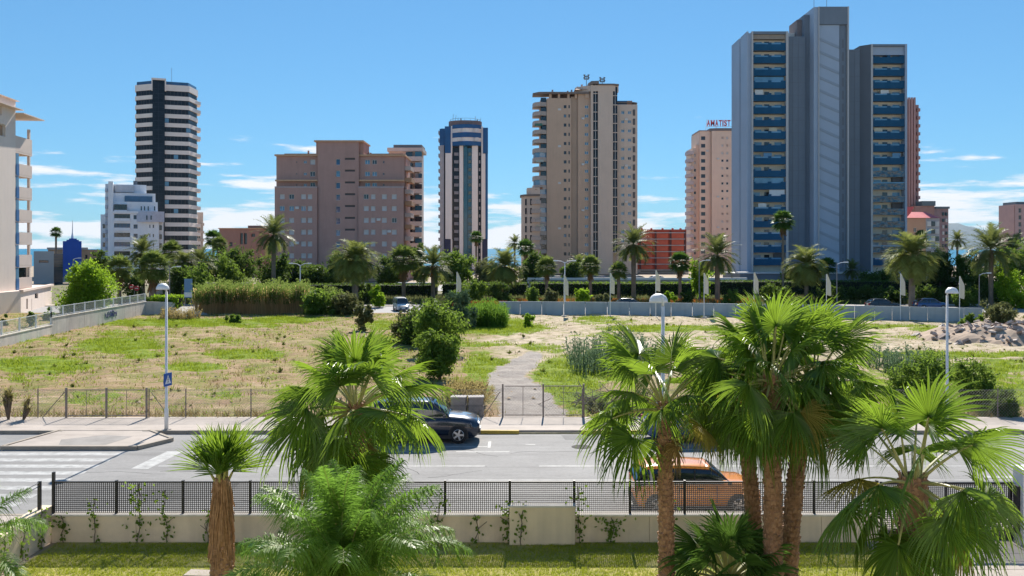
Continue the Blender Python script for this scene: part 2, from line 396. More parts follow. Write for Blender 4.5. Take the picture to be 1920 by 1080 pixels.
def path_w(px, py):
    d = 1e9
    for (ax, ay), (bx, by) in zip(PATH[:-1], PATH[1:]):
        vx, vy = bx-ax, (by-ay)*2.2; wx, wy = px-ax, (py-ay)*2.2
        t = np.clip((wx*vx+wy*vy)/(vx*vx+vy*vy), 0, 1)
        dd = np.hypot(wx-t*vx, wy-t*vy); d = np.minimum(d, dd)
    half = 22 + (py-668)*0.40
    return np.clip((half-d)/6.0, 0, 1)
def sandw(px, py):
    w = np.clip((px-(905-(py-600)*0.2))/60.0, 0, 1) * np.clip((735-py)/60, 0, 1)
    track = np.exp(-((py-(640+(px-900)*0.012))/5.0)**2) * np.clip((px-850)/40, 0, 1)
    return np.clip(w*0.8 + track*0.6, 0, 1), track
def field_masks(X, Y):
    py = HOR + F*CAMH/Y; px = CX + F*X/Y
    g = np.zeros_like(X)
    for (a, b, rx, ry, s) in GREEN:
        q = ((px-a)/rx)**2 + ((py-b)/ry)**2
        g = np.maximum(g, s*np.clip(1.6-q, 0, 1))
    p = path_w(px, py); s, tr = sandw(px, py)
    g = g*(1-p)*(1-0.85*np.clip(tr*1.2, 0, 1))
    return g, p, s
nx, ny = 300, 170
gx = np.linspace(-64, 72, nx); gy = np.concatenate([np.linspace(42.3, 80, 110), np.linspace(80.6, 112.4, 60)])
XX, YY = np.meshgrid(gx, gy, indexing='ij')
ZZ = 0.06 + 0.07*np.sin(XX*0.55+np.sin(YY*0.4)*2)*np.sin(YY*0.5+1) + 0.05*np.sin(XX*1.7+YY*0.9) + 0.04*np.sin(YY*2.1-XX*0.6)
edge = np.clip((YY-42.3)/2.0, 0, 1)*np.clip((112.4-YY)/2, 0, 1); ZZ = ZZ*edge + 0.04
idx = np.arange(nx*ny).reshape(nx, ny)
Fq = np.stack([idx[:-1,:-1], idx[1:,:-1], idx[1:,1:], idx[:-1,1:]], -1).reshape(-1, 4)
fm = bpy.data.materials.new('plot_soil_and_weeds'); fm.use_nodes = True
n, l = fm.node_tree.nodes, fm.node_tree.links; p = n['Principled BSDF']; p.inputs['Roughness'].default_value = 0.95; p.inputs['Specular IOR Level'].default_value = 0.15
def fattr(nm): a = n.new('ShaderNodeAttribute'); a.attribute_name = nm; return a.outputs['Fac']
gpos = n.new('ShaderNodeNewGeometry').outputs['Position']
def nz(sc, det=8, ro=.65, vec=None):
    t = n.new('ShaderNodeTexNoise'); t.inputs['Scale'].default_value = sc; t.inputs['Detail'].default_value = det; t.inputs['Roughness'].default_value = ro
    l.new(vec or gpos, t.inputs['Vector']); return t.outputs['Fac']
def mrn(v, a, b, c=0., d=1.):
    t = n.new('ShaderNodeMapRange'); l.new(v, t.inputs['Value'])
    for k, x in zip(('From Min','From Max','To Min','To Max'), (a,b,c,d)): t.inputs[k].default_value = x
    return t.outputs[0]
def mxc(f, a, b):
    t = n.new('ShaderNodeMix'); t.data_type = 'RGBA'; l.new(f, t.inputs[0])
    for i, x in ((6,a),(7,b)):
        if isinstance(x, tuple): t.inputs[i].default_value = x + (1,)
        else: l.new(x, t.inputs[i])
    return t.outputs[2]
def mth(op, a, b):
    t = n.new('ShaderNodeMath'); t.operation = op
    for i, x in enumerate((a, b)):
        if isinstance(x, float): t.inputs[i].default_value = x
        else: l.new(x, t.inputs[i])
    return t.outputs[0]
mpn = n.new('ShaderNodeMapping'); mpn.inputs['Scale'].default_value = (0.35, 0.9, 1); mpn.inputs['Rotation'].default_value = (0,0,0.5); l.new(gpos, mpn.inputs['Vector'])
soil = mxc(mrn(nz(0.5, 10, .7, mpn.outputs[0]), .35, .65), (0.24,0.145,0.08), (0.56,0.41,0.265))
soil = mxc(mrn(nz(0.16, 6, .6), .42, .56, 0, .85), soil, mxc(mrn(nz(2.0, 8, .75), .35, .65), (0.25,0.145,0.08), (0.47,0.31,0.19)))
soil = mxc(mrn(nz(3.5, 6), .45, .65, 0, .55), soil, (0.34,0.26,0.11))
soil = mxc(mrn(nz(0.45, 12, .78), .44, .58, 0, .85), soil, mxc(mrn(nz(3.0, 8, .7), .35, .65), (0.15,0.165,0.03), (0.27,0.275,0.06)))
sand = mxc(mrn(nz(0.8, 10, .7), .35, .65), (0.42,0.335,0.23), (0.66,0.55,0.41))
sand = mxc(mrn(nz(0.9, 10, .7), .5, .6, 0, .85), sand, (0.24,0.22,0.085))
base = mxc(fattr('sand'), soil, sand)
grass = mxc(mrn(nz(1.6, 8), .35, .65), (0.11,0.19,0.012), (0.25,0.31,0.02))
gm = mth('ADD', fattr('grass'), mrn(nz(0.9, 10, .75), .3, .7, -.75, .75))
base = mxc(mrn(gm, .24, .55), base, grass)
pathc = mxc(mrn(nz(1.3, 10, .7), .4, .65), (0.33,0.29,0.26), (0.43,0.385,0.34))
pathc = mxc(mrn(nz(6.0, 6, .7), .55, .7, 0, .5), pathc, (0.22,0.19,0.15))
pm = mth('ADD', fattr('path'), mrn(nz(2.2, 8), .3, .7, -.3, .3))
base = mxc(mrn(pm, .4, .7), base, pathc)
base = mxc(mrn(nz(7., 5, .8), .56, .72, 0, .75), base, (0.14,0.11,0.07))
l.new(base, p.inputs['Base Color'])
bmp = n.new('ShaderNodeBump'); bmp.inputs['Strength'].default_value = 0.9; bmp.inputs['Distance'].default_value = 0.2
l.new(nz(2.6, 10, .75), bmp.inputs['Height']); l.new(bmp.outputs[0], p.inputs['Normal'])
gme = np_mesh('vacant_plot', np.stack([XX, YY, ZZ], -1), Fq, fm, True)
gm_, pm_, sm_ = field_masks(XX, YY)
for nm, arr in (('grass', gm_), ('path', pm_), ('sand', sm_)):
    a = gme.attributes.new(nm, 'FLOAT', 'POINT'); a.data.foreach_set('value', arr.ravel().astype(np.float32))
tag(link('vacant_plot', gme), kind='structure')

# grass and weeds on the plot
ng = np.random.default_rng(5)
def blades(N, xr, yr, accept, h0, h1, w0, z=0.08, per=4, spread=0.12, lean=0.5):
    X = ng.uniform(*xr, N*6); Y = ng.uniform(*yr, N*6); a = accept(X, Y); k = ng.random(len(X)) < a
    X, Y = X[k][:N], Y[k][:N]; n_ = len(X)
    X = np.repeat(X, per)+ng.normal(0, spread, n_*per); Y = np.repeat(Y, per)+ng.normal(0, spread, n_*per)
    m = len(X); th = ng.uniform(0, 2*np.pi, m); h = ng.uniform(h0, h1, m); ln = ng.normal(0, lean, m)*h; ph = ng.uniform(0, 2*np.pi, m)
    dx, dy = np.cos(th)*w0, np.sin(th)*w0; zz = np.full(m, z)
    A = np.stack([X-dx, Y-dy, zz], -1); B = np.stack([X+dx, Y+dy, zz], -1); C = np.stack([X+ln*np.cos(ph), Y+ln*np.sin(ph), zz+h], -1)
    V = np.stack([A, B, C], 1).reshape(-1, 3); return V, np.arange(len(V)).reshape(-1, 3)
green_grass = leafM('green_weeds', (0.11,0.18,0.02), (0.22,0.29,0.03), 0.35, (.4,.5,.05), .8, 0)
dry_grass = leafM('dry_weeds', (0.22,0.17,0.07), (0.34,0.28,0.11), 0.2, (.4,.3,.12), .8, 0)
V, Ft = blades(32000, (-60, 66), (42.6, 110), lambda X, Y: np.clip(field_masks(X, Y)[0]+.10*(X < -3), 0, 1)*np.clip(Y/110, .2, 1), 0.06, 0.24, 0.035)
tag(link('green_weeds', np_mesh('green_weeds', V, Ft, green_grass)), 'short green weeds growing in patches over the vacant plot', 'grass', kind='stuff')
V, Ft = blades(5000, (-60, 66), (42.6, 110), lambda X, Y: np.clip(0.65-field_masks(X, Y)[0]-field_masks(X, Y)[1]-0.5*field_masks(X, Y)[2], 0, 1), 0.05, 0.26, 0.03, spread=.2)
tag(link('dry_weeds', np_mesh('dry_weeds', V, Ft, dry_grass)), 'dry straw coloured weeds scattered over the vacant plot', 'grass', kind='stuff')
V, Ft = blades(1100, (-40, 40), (42.4, 43.6), lambda X, Y: np.where((X > -1.0) & (X < 3.4), 0, 0.4+0.5*np.sin(X*0.9)**2), 0.1, 0.4, 0.025, spread=.2)
tag(link('verge_weeds', np_mesh('verge_weeds', V, Ft, dry_grass)), 'tall dry weeds along the foot of the wire fence', 'grass', kind='stuff')
V = []; Fl = []
for i in range(420):
    x, y = ng.uniform(-44, 62), ng.uniform(44, 109); s_ = ng.uniform(.12,.42)*(1 if y > 55 else .7)
    if field_masks(np.array([x]), np.array([y]))[1][0] > .2: continue
    for k in range(26):
        a = ng.uniform(0, 6.28); e = ng.uniform(.3,1.4); d = np.array([math.cos(a)*math.cos(e), math.sin(a)*math.cos(e), math.sin(e)])*s_*ng.uniform(.5,1.1); t = np.array([-math.sin(a), math.cos(a), 0])*s_*.14
        b = len(V); o_ = np.array([x,y,.05]); V += [tuple(o_), tuple(o_+d*.6-t), tuple(o_+d), tuple(o_+d*.6+t)]; Fl.append((b,b+1,b+2,b+3))
tag(link('weed_clumps', np_mesh('weed_clumps', V, Fl, leafM('weed_clump_leaf', (.06,.085,.02), (.16,.18,.045), .3, (.22,.26,.05), .8, 0))), 'darker weed clumps dotted over the vacant plot', 'weeds', kind='stuff')
# clods and stones on the plot
V = []; Fl = []
for i in range(1500):
    x, y = ng.uniform(-45, 60), ng.uniform(44, 108); s = ng.uniform(0.04, 0.16)
    if field_masks(np.array([x]), np.array([y]))[0][0] > .3: continue
    b = len(V); q = ng.normal(0, .25, (6, 3))
    for j, d in enumerate(((1,0,0),(-1,0,0),(0,1,0),(0,-1,0),(0,0,.7),(0,0,-.6))):
        V.append((x+s*(d[0]+q[j,0]), y+s*(d[1]+q[j,1]), 0.1+s*(d[2]+.5*q[j,2])))
    Fl += [(b,b+2,b+4),(b+2,b+1,b+4),(b+1,b+3,b+4),(b+3,b,b+4)]
tag(link('clods', np_mesh('clods', V, Fl, M('clod_earth', (0.33,0.25,0.16), .95, .3, .4))), 'clods of earth and stones strewn over the vacant plot', 'stones', kind='stuff')

# ------------------------------------------------------------------ garden inside the front wall
lawn_m = M('lawn_turf', (0.18,0.22,0.03), 0.95, 0.25, 0.9, 0.5, 30, c2=(0.36,0.30,0.10))
sheet('lawn', -12.6, 9.7, 2, 25.1, -0.13, lawn_m)
sheet('lawn', -30, -13.1, 2, 25.1, -0.128, lawn_m)
lawn_leaf = leafM('lawn_blades', (0.19,0.27,0.02), (0.38,0.38,0.05), 0.35, (.45,.52,.05), .8, 0)
def lawnacc(X, Y): return 0.35+0.65*(np.sin(X*0.8+np.sin(Y*1.7))*np.sin(Y*1.1+X*.3) > -.45)
V, Ft = blades(32000, (-12.5, 9.6), (21.0, 25.0), lawnacc, 0.03, 0.07, 0.008, z=-0.13, per=3, spread=.03)
tag(link('lawn_grass', np_mesh('lawn_grass', V, Ft, lawn_leaf)), 'short yellow green lawn grass inside the front wall', 'grass', kind='stuff')
# paved drive inside the sliding gate: slabs as separate pieces
dr = tag(MB().box(9.72, 24, 14.0, 25.38, -0.5, -0.135).build('driveway', M('drive_joint', (0.22,0.2,0.18), .9)), kind='structure')
dm = M('drive_slab', (0.40,0.35,0.31), .85, .14, .9, .15, 30)
ds = MB().box(.01, .79, .01, .59, -.05, 0).mesh('paving_slab', dm)
for i in range(10):
    for j in range(6):
        link('paving_slab', ds, dr, (9.75+i*.8, 21.7+j*.6, -0.105+rnd.uniform(-.004,.004)))
# ------------------------------------------------------------------ buildings
GZ0 = -0.13
WC = {}
def win_meshes(w, h, fm_, pm__, mull=1):
    key = (round(w,2), round(h,2), fm_.name, pm__.name, mull)
    if key not in WC:
        t = min(0.09, w*0.09); f = MB()
        f.box(-w/2, w/2, -.06, .02, -h/2, -h/2+t); f.box(-w/2, w/2, -.06, .02, h/2-t, h/2)
        f.box(-w/2, -w/2+t, -.06, .02, -h/2+t, h/2-t); f.box(w/2-t, w/2, -.06, .02, -h/2+t, h/2-t)
        for k in range(mull):
            c = -w/2 + w*(k+1)/(mull+1); f.box(c-t/2, c+t/2, -.05, .02, -h/2+t, h/2-t)
        p_ = MB().box(-w/2+.01, w/2-.01, .021, .05, -h/2+.01, h/2-.01)
        WC[key] = (f.mesh('window_frame', fm_), p_.mesh('pane', pm__))
    return WC[key]
def window(root, o, u, a0, a1, z0, z1, depth, pane, frame=None, mull=1, name='window'):
    ux, uy = u; nx_, ny_ = uy, -ux; am = (a0+a1)/2
    fr, pa = win_meshes(a1-a0, z1-z0, frame or frame_m, pane, mull)
    w = link(name, fr, root, (o[0]+ux*am-nx_*(depth-.05), o[1]+uy*am-ny_*(depth-.05), (z0+z1)/2), math.atan2(uy, ux))
    link('shutter' if pane is shutter_m else 'pane', pa, w)
    return w

class Bld:
    def __init__(s, name, label, cat, px0, Y, group=None, face=False):
        s.s = Y/F; s.px0 = px0; s.Y = Y; s.th = math.atan((px0-CX)/F) if face else 0.0
        s.root = empty(name, label, cat, ((px0-CX)*s.s, Y, 0), -s.th, group)
    def x(s, px, dy=0.0):
        if s.th: t = (px-CX)/F; return (t*s.Y-(s.px0-CX)*s.s)/(math.cos(s.th)+t*math.sin(s.th))
        return (px-CX)*(s.Y+dy)/F - (s.px0-CX)*s.s
    def z(s, py, dy=0.0): return CAMH-(py-HOR)*(s.Y+dy)/F
    def part(s, name, mb, mats, smooth=False): return mb.build(name, mats, s.root, smooth)

# ---- grey tower with blue balconies ------------------------------------------------
clad = M('grey_cladding', (0.175,0.205,0.245), 0.6, 0.07, 0.15, stain=0.15)
clad_l = M('pale_grey_cladding', (0.37,0.43,0.52), 0.55, 0.06, 0.15)
clad_d = M('dark_grey_cladding', (0.145,0.16,0.185), 0.6, 0.08, 0.2)
trim_l = M('pale_trim', (0.50,0.48,0.47), 0.6, 0.05)
cream = M('cream_render', (0.80,0.70,0.56), 0.8, 0.08, 0.4)
para_b = M('blue_parapet', (0.006,0.075,0.155), 0.45, 0.2, 0.3, spec=0.2)
para_g = glassM('mirror_parapet', (0.03,0.07,0.10), 0.05, 1.0, wav=0.9)
teal_glass = glassM('teal_glass', (0.02,0.10,0.15))
A = Bld('apartment_tower', 'tall grey clad apartment tower with two columns of blue balconies', 'building', 1412, 200)
X_, Z_ = A.x, A.z
def seams(mb, x0, x1, y, z0, z1, step, proud=.02):
    z = z0
    while z < z1:
        mb.box(x0, x1, y-proud, y, z, z+.05); z += step
zt = Z_(59)
A.part('side_slab', MB().box(X_(1412)-1.0, X_(1412)-.3, .2, 13.5, 0, zt-.3), clad_l)
b = MB().box(X_(1412)-1.35, X_(1412)-1.0, 0.0, 5.6, 0, zt); b.box(X_(1412)-1.35, X_(1412)-1.0, 6.6, 14, 0, zt)
A.part('side_panel', b, clad_l)
A.part('corner_post', MB().box(X_(1412)-.35, X_(1412), -.2, .6, 0, zt), trim_l)
A.part('corner_post', MB().box(X_(1473.5), X_(1478), -.2, .9, 0, zt), trim_l)
A.part('roof_band', MB().box(X_(1412), X_(1473.5), -.15, 6, zt-.6, zt), clad)
A.part('roof_band', MB().box(X_(1412), X_(1473.5), 0.35, 6, zt-1.6, zt-.62), M('tan_render', (.34,.28,.23), .8))
A.part('back_volume', MB().box(X_(1412), X_(1478), 1.7, 14, 0, zt-.65), cream)
A.part('wall', MB().box(X_(1478), X_(1513), 1.2, 14, 0, Z_(66)), clad)
A.part('wall', MB().box(X_(1513), X_(1524), 4.0, 14, 0, Z_(64)), clad_d)
A.part('penthouse', MB().box(X_(1482), X_(1504), 5, 12, Z_(66), Z_(52)), M('pale_plaster', (.6,.58,.54), .8))
ztc = Z_(16)
b = MB().box(X_(1530), X_(1586), -1.6, 13, 0, ztc)
tower_core = A.part('stair_tower', MB().box(X_(1531), X_(1585.5), -1.0, 10, 0, ztc-.02), clad)
b = MB().box(X_(1530)-.9, X_(1530), -1.3, 10, 0, ztc); A.part('side_panel', b, clad_l)
A.part('side_slab', MB().box(X_(1503), X_(1512), 3.2, 9, Z_(62), Z_(30)), M('brown_grey_render', (.2,.17,.17), .8))
A.part('side_slab', MB().box(X_(1512), X_(1525), 1.6, 9, 0, Z_(24)), clad)
A.part('corner_post', MB().box(X_(1530), X_(1531.5), -1.75, -1, 0, ztc), trim_l)
A.part('corner_post', MB().box(X_(1583.8), X_(1586.5), -1.75, -1, 0, ztc), trim_l)
A.part('head_panel', MB().box(X_(1531.5), X_(1583.8), -1.6, -1, Z_(49), ztc), clad)
scr = A.part('stair_screen', MB().box(X_(1532.5), X_(1570), -1.25, -1.002, Z_(532), Z_(49.5)), clad_l)
A.part('louvre_strip', MB().box(X_(1571), X_(1583), -1.15, -1.002, Z_(532), Z_(50)), clad)
b = MB(); xa, xb = X_(1532.6), X_(1569.5)
fl = MB().add([(xa,-1.36,-.45),(xb,-1.36,-2.35),(xb,-1.36,-1.75),(xa,-1.36,.15),(xa,-1.25,-.45),(xb,-1.25,-2.35),(xb,-1.25,-1.75),(xa,-1.25,.15)],
    [(0,1,2,3),(4,7,6,5),(0,4,5,1),(3,2,6,7),(0,3,7,4),(1,5,6,2)]).mesh('flight_shadow_band', M('flight_shadow_grey', (0.30,0.345,0.41), .6, .06))  # darker slanted bands stand for shadows of the flights behind the screen
zf = Z_(74)
while zf > 4:
    link('flight_shadow_band', fl, A.root, (0,0,zf)); zf -= 2.82
lv = MB().box(X_(1575), X_(1578.5), -1.2, -1.15, 0, 1.9).mesh('louvre', clad_d)
for k in range(18): link('louvre', lv, A.root, (0,0,Z_(88)-2.82*k-.5))
for px in (1529, 1553): A.part('mast', MB().tube([(X_(px),1,ztc),(X_(px),1,ztc+2.6)], .05, 5), grey_m)
zr = Z_(83)
A.part('wall', MB().box(X_(1586.5), X_(1617), 1.5, 12, 0, Z_(90)), clad)
b = MB().prism([(X_(1617),1.6),(X_(1633),-.1),(X_(1633),6),(X_(1617),6)], 0, zr-.01); A.part('wall', b, clad_d)
A.part('corner_post', MB().box(X_(1632.5), X_(1636), -.25, .6, 0, zr), trim_l)
A.part('corner_post', MB().box(X_(1696), X_(1700), -.25, 12, 0, zr), clad_l)
A.part('roof_band', MB().box(X_(1636), X_(1696), -.15, 6, zr-.5, zr), clad)
A.part('roof_band', MB().box(X_(1636), X_(1696), .3, 6, zr-2.3, zr-.52), clad_l)
A.part('back_volume', MB().box(X_(1636), X_(1696), 1.7, 12, 0, zr-.55), cream)
def grey_balconies(x0, x1, ytop, n, mirror):
    W = x1-x0
    slab_m = MB().box(x0, x1, .1, 1.7, -.22, 0).mesh('balcony', clad_d)
    para = MB().box(x0, x1, -.05, .1, -.25, 1.12)
    para.box(x0, x0+.5, -.05, .1, 1.12, 1.42); para.box(x1-1.1, x1, -.05, .1, 1.12, 1.45); para.box(x0+W*.46, x0+W*.56, -.05, .1, 1.12, 1.5)
    pm1 = para.mesh('parapet', para_b); pm2 = MB().box(x0, x1, -.05, .1, -.25, 1.15).mesh('parapet', para_g)
    rail = MB().box(x0, x1, -.08, .12, 1.5, 1.56); rail.box(x0, x1, .0, .03, 1.15, 1.5)
    rm = MB().box(x0, x1, .02, .05, 1.13, 1.42).mesh('glass_rail', sky_glass)
    door = MB().box(-.55, .55, 1.6, 1.699, 0.02, 2.05).mesh('balcony_door', dark_glass)
    winm = MB().box(-.8, .8, 1.62, 1.699, 0.9, 2.0).mesh('window', sky_glass)
    scrn = MB().box(x0+W*.05, x0+W*.95, .5, .56, 1.12, 2.4).mesh('glass_screen', sky_glass)
    scrh = MB().box(x0+W*.5, x0+W*.97, .2, .26, 1.12, 2.5).mesh('awning_screen', white_m)
    drk = MB().box(x1-W*.32, x1-.1, 1.0, 1.68, 0, 2.45).mesh('dark_screen', frame_d)
    for k in range(n):
        z = Z_(ytop) - 1.12 - k*2.787
        if z < 2: break
        bal = link('balcony', slab_m, A.root, (0,0,z))
        link('parapet', pm2 if mirror and 9 <= k <= 15 else pm1, bal)
        if rnd.random() < .7: link('glass_rail', rm, bal)
        link('balcony_door', door, bal, (x0+W*.48, 0, 0))
        if rnd.random() < .8: link('window', winm, bal, (x0+W*.2+rnd.uniform(-.3,.3), 0, 0))
        if rnd.random() < .8: link('window', winm, bal, (x0+W*.83, 0, 0))
        if not mirror and k in (3, 11): link('glass_screen', scrn, bal)
        if not mirror and k == 12: link('awning_screen', scrh, bal)
        if (not mirror and k in (14, 17, 18)) or (mirror and k in (10, 12)): link('dark_screen', drk, bal)
grey_balconies(X_(1412), X_(1473.5), 83, 19, False)
grey_balconies(X_(1636), X_(1696), 107, 18, True)
A.part('podium', MB().box(X_(1375), X_(1712), -6, 10, 0, 2.6), clad_d)
A.part('podium_roof', MB().box(X_(1372), X_(1716), -6.4, -3, 2.6, 2.95), trim_l)
# pale vertical joints on the wings
b = MB()
for px in (1489, 1500): b.box(X_(px)-.03, X_(px)+.03, 1.16, 1.2, 0, Z_(66)-.3)
for px in (1597, 1607): b.box(X_(px)-.03, X_(px)+.03, 1.46, 1.5, 0, Z_(90)-.3)
A.part('joint', b, clad_d)
b = MB()
for q in range(19):
    b.box(X_(1478)+.02, X_(1513)-.02, 1.17, 1.2, 3+2.787*q, 3.05+2.787*q); b.box(X_(1586.5)+.02, X_(1617)-.02, 1.47, 1.5, 1.6+2.787*q, 1.65+2.787*q)
A.part('joint', b, clad_d)

# ---- dark banded tower at left ------------------------------------------------------
B = Bld('office_tower', 'tall dark glass tower with stacked cream bands and a dark central shaft', 'building', 314, 309, face=True)
X_, Z_ = B.x, B.z
band_m = M('cream_band', (0.80,0.70,0.63), 0.7, 0.06, 0.3)
smoke = glassM('smoked_glass', (0.014,0.018,0.026), 0.15, 0.25, var=.6, scale=.5)
pl = [(X_(254),5),(X_(285),0),(X_(354),0),(X_(371),8.3),(X_(368),20),(X_(259),20)]
def off(poly, d):
    n_ = len(poly); out = []
    for i in range(n_):
        p0, p1, p2 = Vector(poly[i-1]), Vector(poly[i]), Vector(poly[(i+1) % n_])
        e1 = (p1-p0).normalized(); e2 = (p2-p1).normalized()
        n1 = Vector((e1.y,-e1.x)); n2 = Vector((e2.y,-e2.x)); b_ = (n1+n2).normalized()
        out.append(tuple(p1 + b_*(d/max(.3, b_.dot(n1)))))
    return out
ztop = Z_(159)
B.part('core', MB().prism(off(pl,-.6), 0, ztop+.5), M('tower_core', (.05,.05,.055), .6))
per = 16.95*B.s
mullm = MB()
for (p0, p1) in zip(pl[:3], pl[1:4]):
    a, b_ = Vector(p0), Vector(p1); L = (b_-a).length; k = max(2, int(L/1.15))
    for i in range(1, k):
        q = a.lerp(b_, i/k); mullm.box(q.x-.04, q.x+.04, q.y-.06, q.y+.02, .02, per-8*B.s-.02)
mullm = mullm.mesh('mullion', frame_d)
bandmesh = MB().prism(off(pl,.28), 0, 7.6*B.s).mesh('spandrel_band', band_m)
glz = MB().prism(off(pl,-.05), 0, per-7.7*B.s, caps=False).mesh('window_band', smoke)
bal_tip = MB().prism([(X_(366),5.5),(X_(378),8.5),(X_(377),14),(X_(366),15)], -.35, .75).mesh('balcony', band_m)
blu_w = MB().box(-.7,.7,-.12,-.06,.1,per-8*B.s-.1).mesh('bright_pane', sky_glass)
for k in range(19):
    zb = ztop-11.4*B.s - k*per
    if zb < 1: break
    w = link('window_band', glz, B.root, (0,0,zb-(per-7.6*B.s)+.02)); tag(link('mullion', mullm, w), kind='stuff')
    if k in (3,4,10,12,13) or rnd.random() < .12: link('bright_pane', blu_w, w, (X_(330)+rnd.choice((0,-3,4)),0,0))
    link('spandrel_band', bandmesh, B.root, (0,0,zb-per-.0+0.0))
    if k not in (2,5,9,13): link('balcony', bal_tip, B.root, (0,0,zb-per+.4))
B.part('crown_band', MB().prism(off(pl,.3), ztop-11.4*B.s, ztop), band_m)
B.part('roof_glass', MB().prism(off(pl,-.25), ztop, ztop+1.15, caps=False), blue_glass)
B.part('base', MB().prism(off(pl,.1), 0, 3.0), M('stone_base', (.4,.36,.32), .8))
b = MB().box(X_(286), X_(309), -.9, 3, 0, Z_(153)); B.part('glass_shaft', b, smoke)
b = MB()
for k in range(40): b.box(X_(286)-.02, X_(309)+.02, -.95, -.9, 2+k*1.54, 2.08+k*1.54)
b.box(X_(297)-.05, X_(297)+.05, -.97, -.9, 0, Z_(154)); B.part('shaft_mullion', b, M('navy_metal', (.012,.02,.04), .4))
b = MB().box(X_(284), X_(286), -1.2, 4, Z_(172), Z_(150)); b.box(X_(309), X_(311.5), -1.2, 4, Z_(172), Z_(150)); b.box(X_(284), X_(311), -1.2, 4, Z_(152), Z_(148.5))
B.part('shaft_crown', b, band_m)
B.part('mast', MB().tube([(X_(322),6,ztop),(X_(322),6,ztop+7)], .06, 5), grey_m)
B.part('roof_plant', MB().box(X_(290), X_(300), 3, 8, Z_(150), Z_(146)), band_m)
# pale building right behind it
C = Bld('apartment_block', 'pale pink block peeking out behind the dark banded tower', 'building', 371, 335, face=True)
b = MB(); W = C.x(381)-C.x(362); ops = [(W-2.2, W-1.0, 3+2.9*i, 4.6+2.9*i) for i in range(5)]
b.facade((C.x(362),0), (1,0), W, 0, C.z(398), ops); b.box(C.x(362), C.x(381), .3, 9, 0, C.z(398)); C.part('wall', b, M('pale_pink_render', (.55,.48,.44), .8))
for (a0, a1, z0, z1) in ops: window(C.root, (C.x(362),0), (1,0), a0, a1, z0, z1, .25, dark_glass)
b = MB()
for i in range(6): b.box(C.x(374), C.x(383), -.8, 3, 2+2.9*i, 2.9+2.9*i)
C.part('balcony', b, M('pale_pink_render', (.55,.48,.44), .8))

# ---- white stepped block -----------------------------------------------------------
D = Bld('apartment_block', 'white stepped apartment block with dark windows in front of banded tower', 'building', 247, 246, face=True)
X_, Z_ = D.x, D.z
wh = M('white_block_render', (0.80,0.81,0.83), 0.75, 0.05, 0.3, stain=.12)
D.part('side_wing', MB().box(X_(188), X_(202), 3, 14, 0, Z_(402)), wh)
D.part('side_wing', MB().box(X_(197), X_(203), 2, 14, 0, Z_(345)), wh)
ops = []
rows = [(465+11.2*0-66.5+17.2*i) for i in range(6)]
for i, y in enumerate([406.5, 424, 441.5, 459, 476, 493]):
    ops.append((X_(214)-X_(202), X_(244)-X_(202), Z_(y+5.5), Z_(y-5)))
    ops.append((X_(250.5)-X_(202), X_(258)-X_(202), Z_(y+4.5), Z_(y-3.2)))
    if i > 0:
        ops.append((X_(280)-X_(202), X_(282)-X_(202), Z_(y+3), Z_(y-3))); ops.append((X_(286.5)-X_(202), X_(288.7)-X_(202), Z_(y+3), Z_(y-3)))
ops.append((X_(214)-X_(202), X_(238)-X_(202), Z_(394), Z_(383.5)))
b = MB().facade((X_(202),0), (1,0), X_(298)-X_(202), 0, Z_(400), ops, .9)
ops2 = [ops[-1]]
D.part('wall', b, wh)
for (a0,a1,z0,z1) in ops:
    w = window(D.root, (X_(202),0), (1,0), a0, a1, z0, z1, .85, rnd.choice([dark_glass, dark_glass, blue_glass]), frame_d, 3 if a1-a0 > 2 else 1)
bm_ = MB().box(X_(214)+.05, X_(244)-.05, -.5, .3, -.1, .75); 
bmm = bm_.mesh('balcony', wh)
for y in [412, 429.5, 447, 464.5, 481.5]: link('balcony', bmm, D.root, (0,0,Z_(y)-.4))
D.part('body', MB().box(X_(202), X_(298), 1.05, 14, 0, Z_(400)-.02), M('block_inside', (.06,.07,.09), .8))
D.part('upper_storey', MB().box(X_(203), X_(212), 0.02, 12, Z_(400), Z_(341)), wh)
D.part('upper_storey', MB().box(X_(212), X_(296), 1.0, 12, Z_(400)-.01, Z_(378)), wh)
D.part('upper_storey', MB().box(X_(212), X_(292), 3.0, 12, Z_(378)-.01, Z_(361)), wh)
D.part('upper_storey', MB().box(X_(212), X_(275), 5.0, 12, Z_(361)-.01, Z_(344)), wh)
D.part('upper_storey', MB().box(X_(215), X_(252), 3.8, 5.0, Z_(359), Z_(346)), M('pale_panel', (.5,.52,.56), .6))
D.part('ribbon_window', MB().box(X_(233.5), X_(286), 2.6, 3.0, Z_(377.5), Z_(366.5)), blue_glass)
D.part('parapet', MB().box(X_(212), X_(298), -.3, .0, Z_(400), Z_(396)), wh)
rb = MB(); pts = [(X_(256)+t*(X_(308)-X_(256)), -1.6*math.sin(math.pi*min(1,t*1.05))) for t in [i/12 for i in range(13)]]
rb.prism(pts+[(X_(308),2),(X_(256),2)], Z_(416), Z_(396)); D.part('curved_terrace', rb, M('block_lilac_render', (.52,.53,.60), .75))
for px in (274, 282): D.part('slot_window', MB().box(X_(px), X_(px+2.2), -1.75, -1.2, Z_(412), Z_(404)), dark_glass)
for k, px in enumerate((264, 270, 277, 289)): D.part('terrace_opening', MB().box(X_(px), X_(px+2), .9, .99, Z_(394), Z_(386)), dark_glass)
D.part('right_wing', MB().box(X_(298), X_(307), 1.5, 12, 0, Z_(398)), wh)
for y in (408, 426, 443, 460): D.part('wing_window', MB().box(X_(299), X_(304), 1.4, 1.499, Z_(y+5), Z_(y-4)), dark_glass)
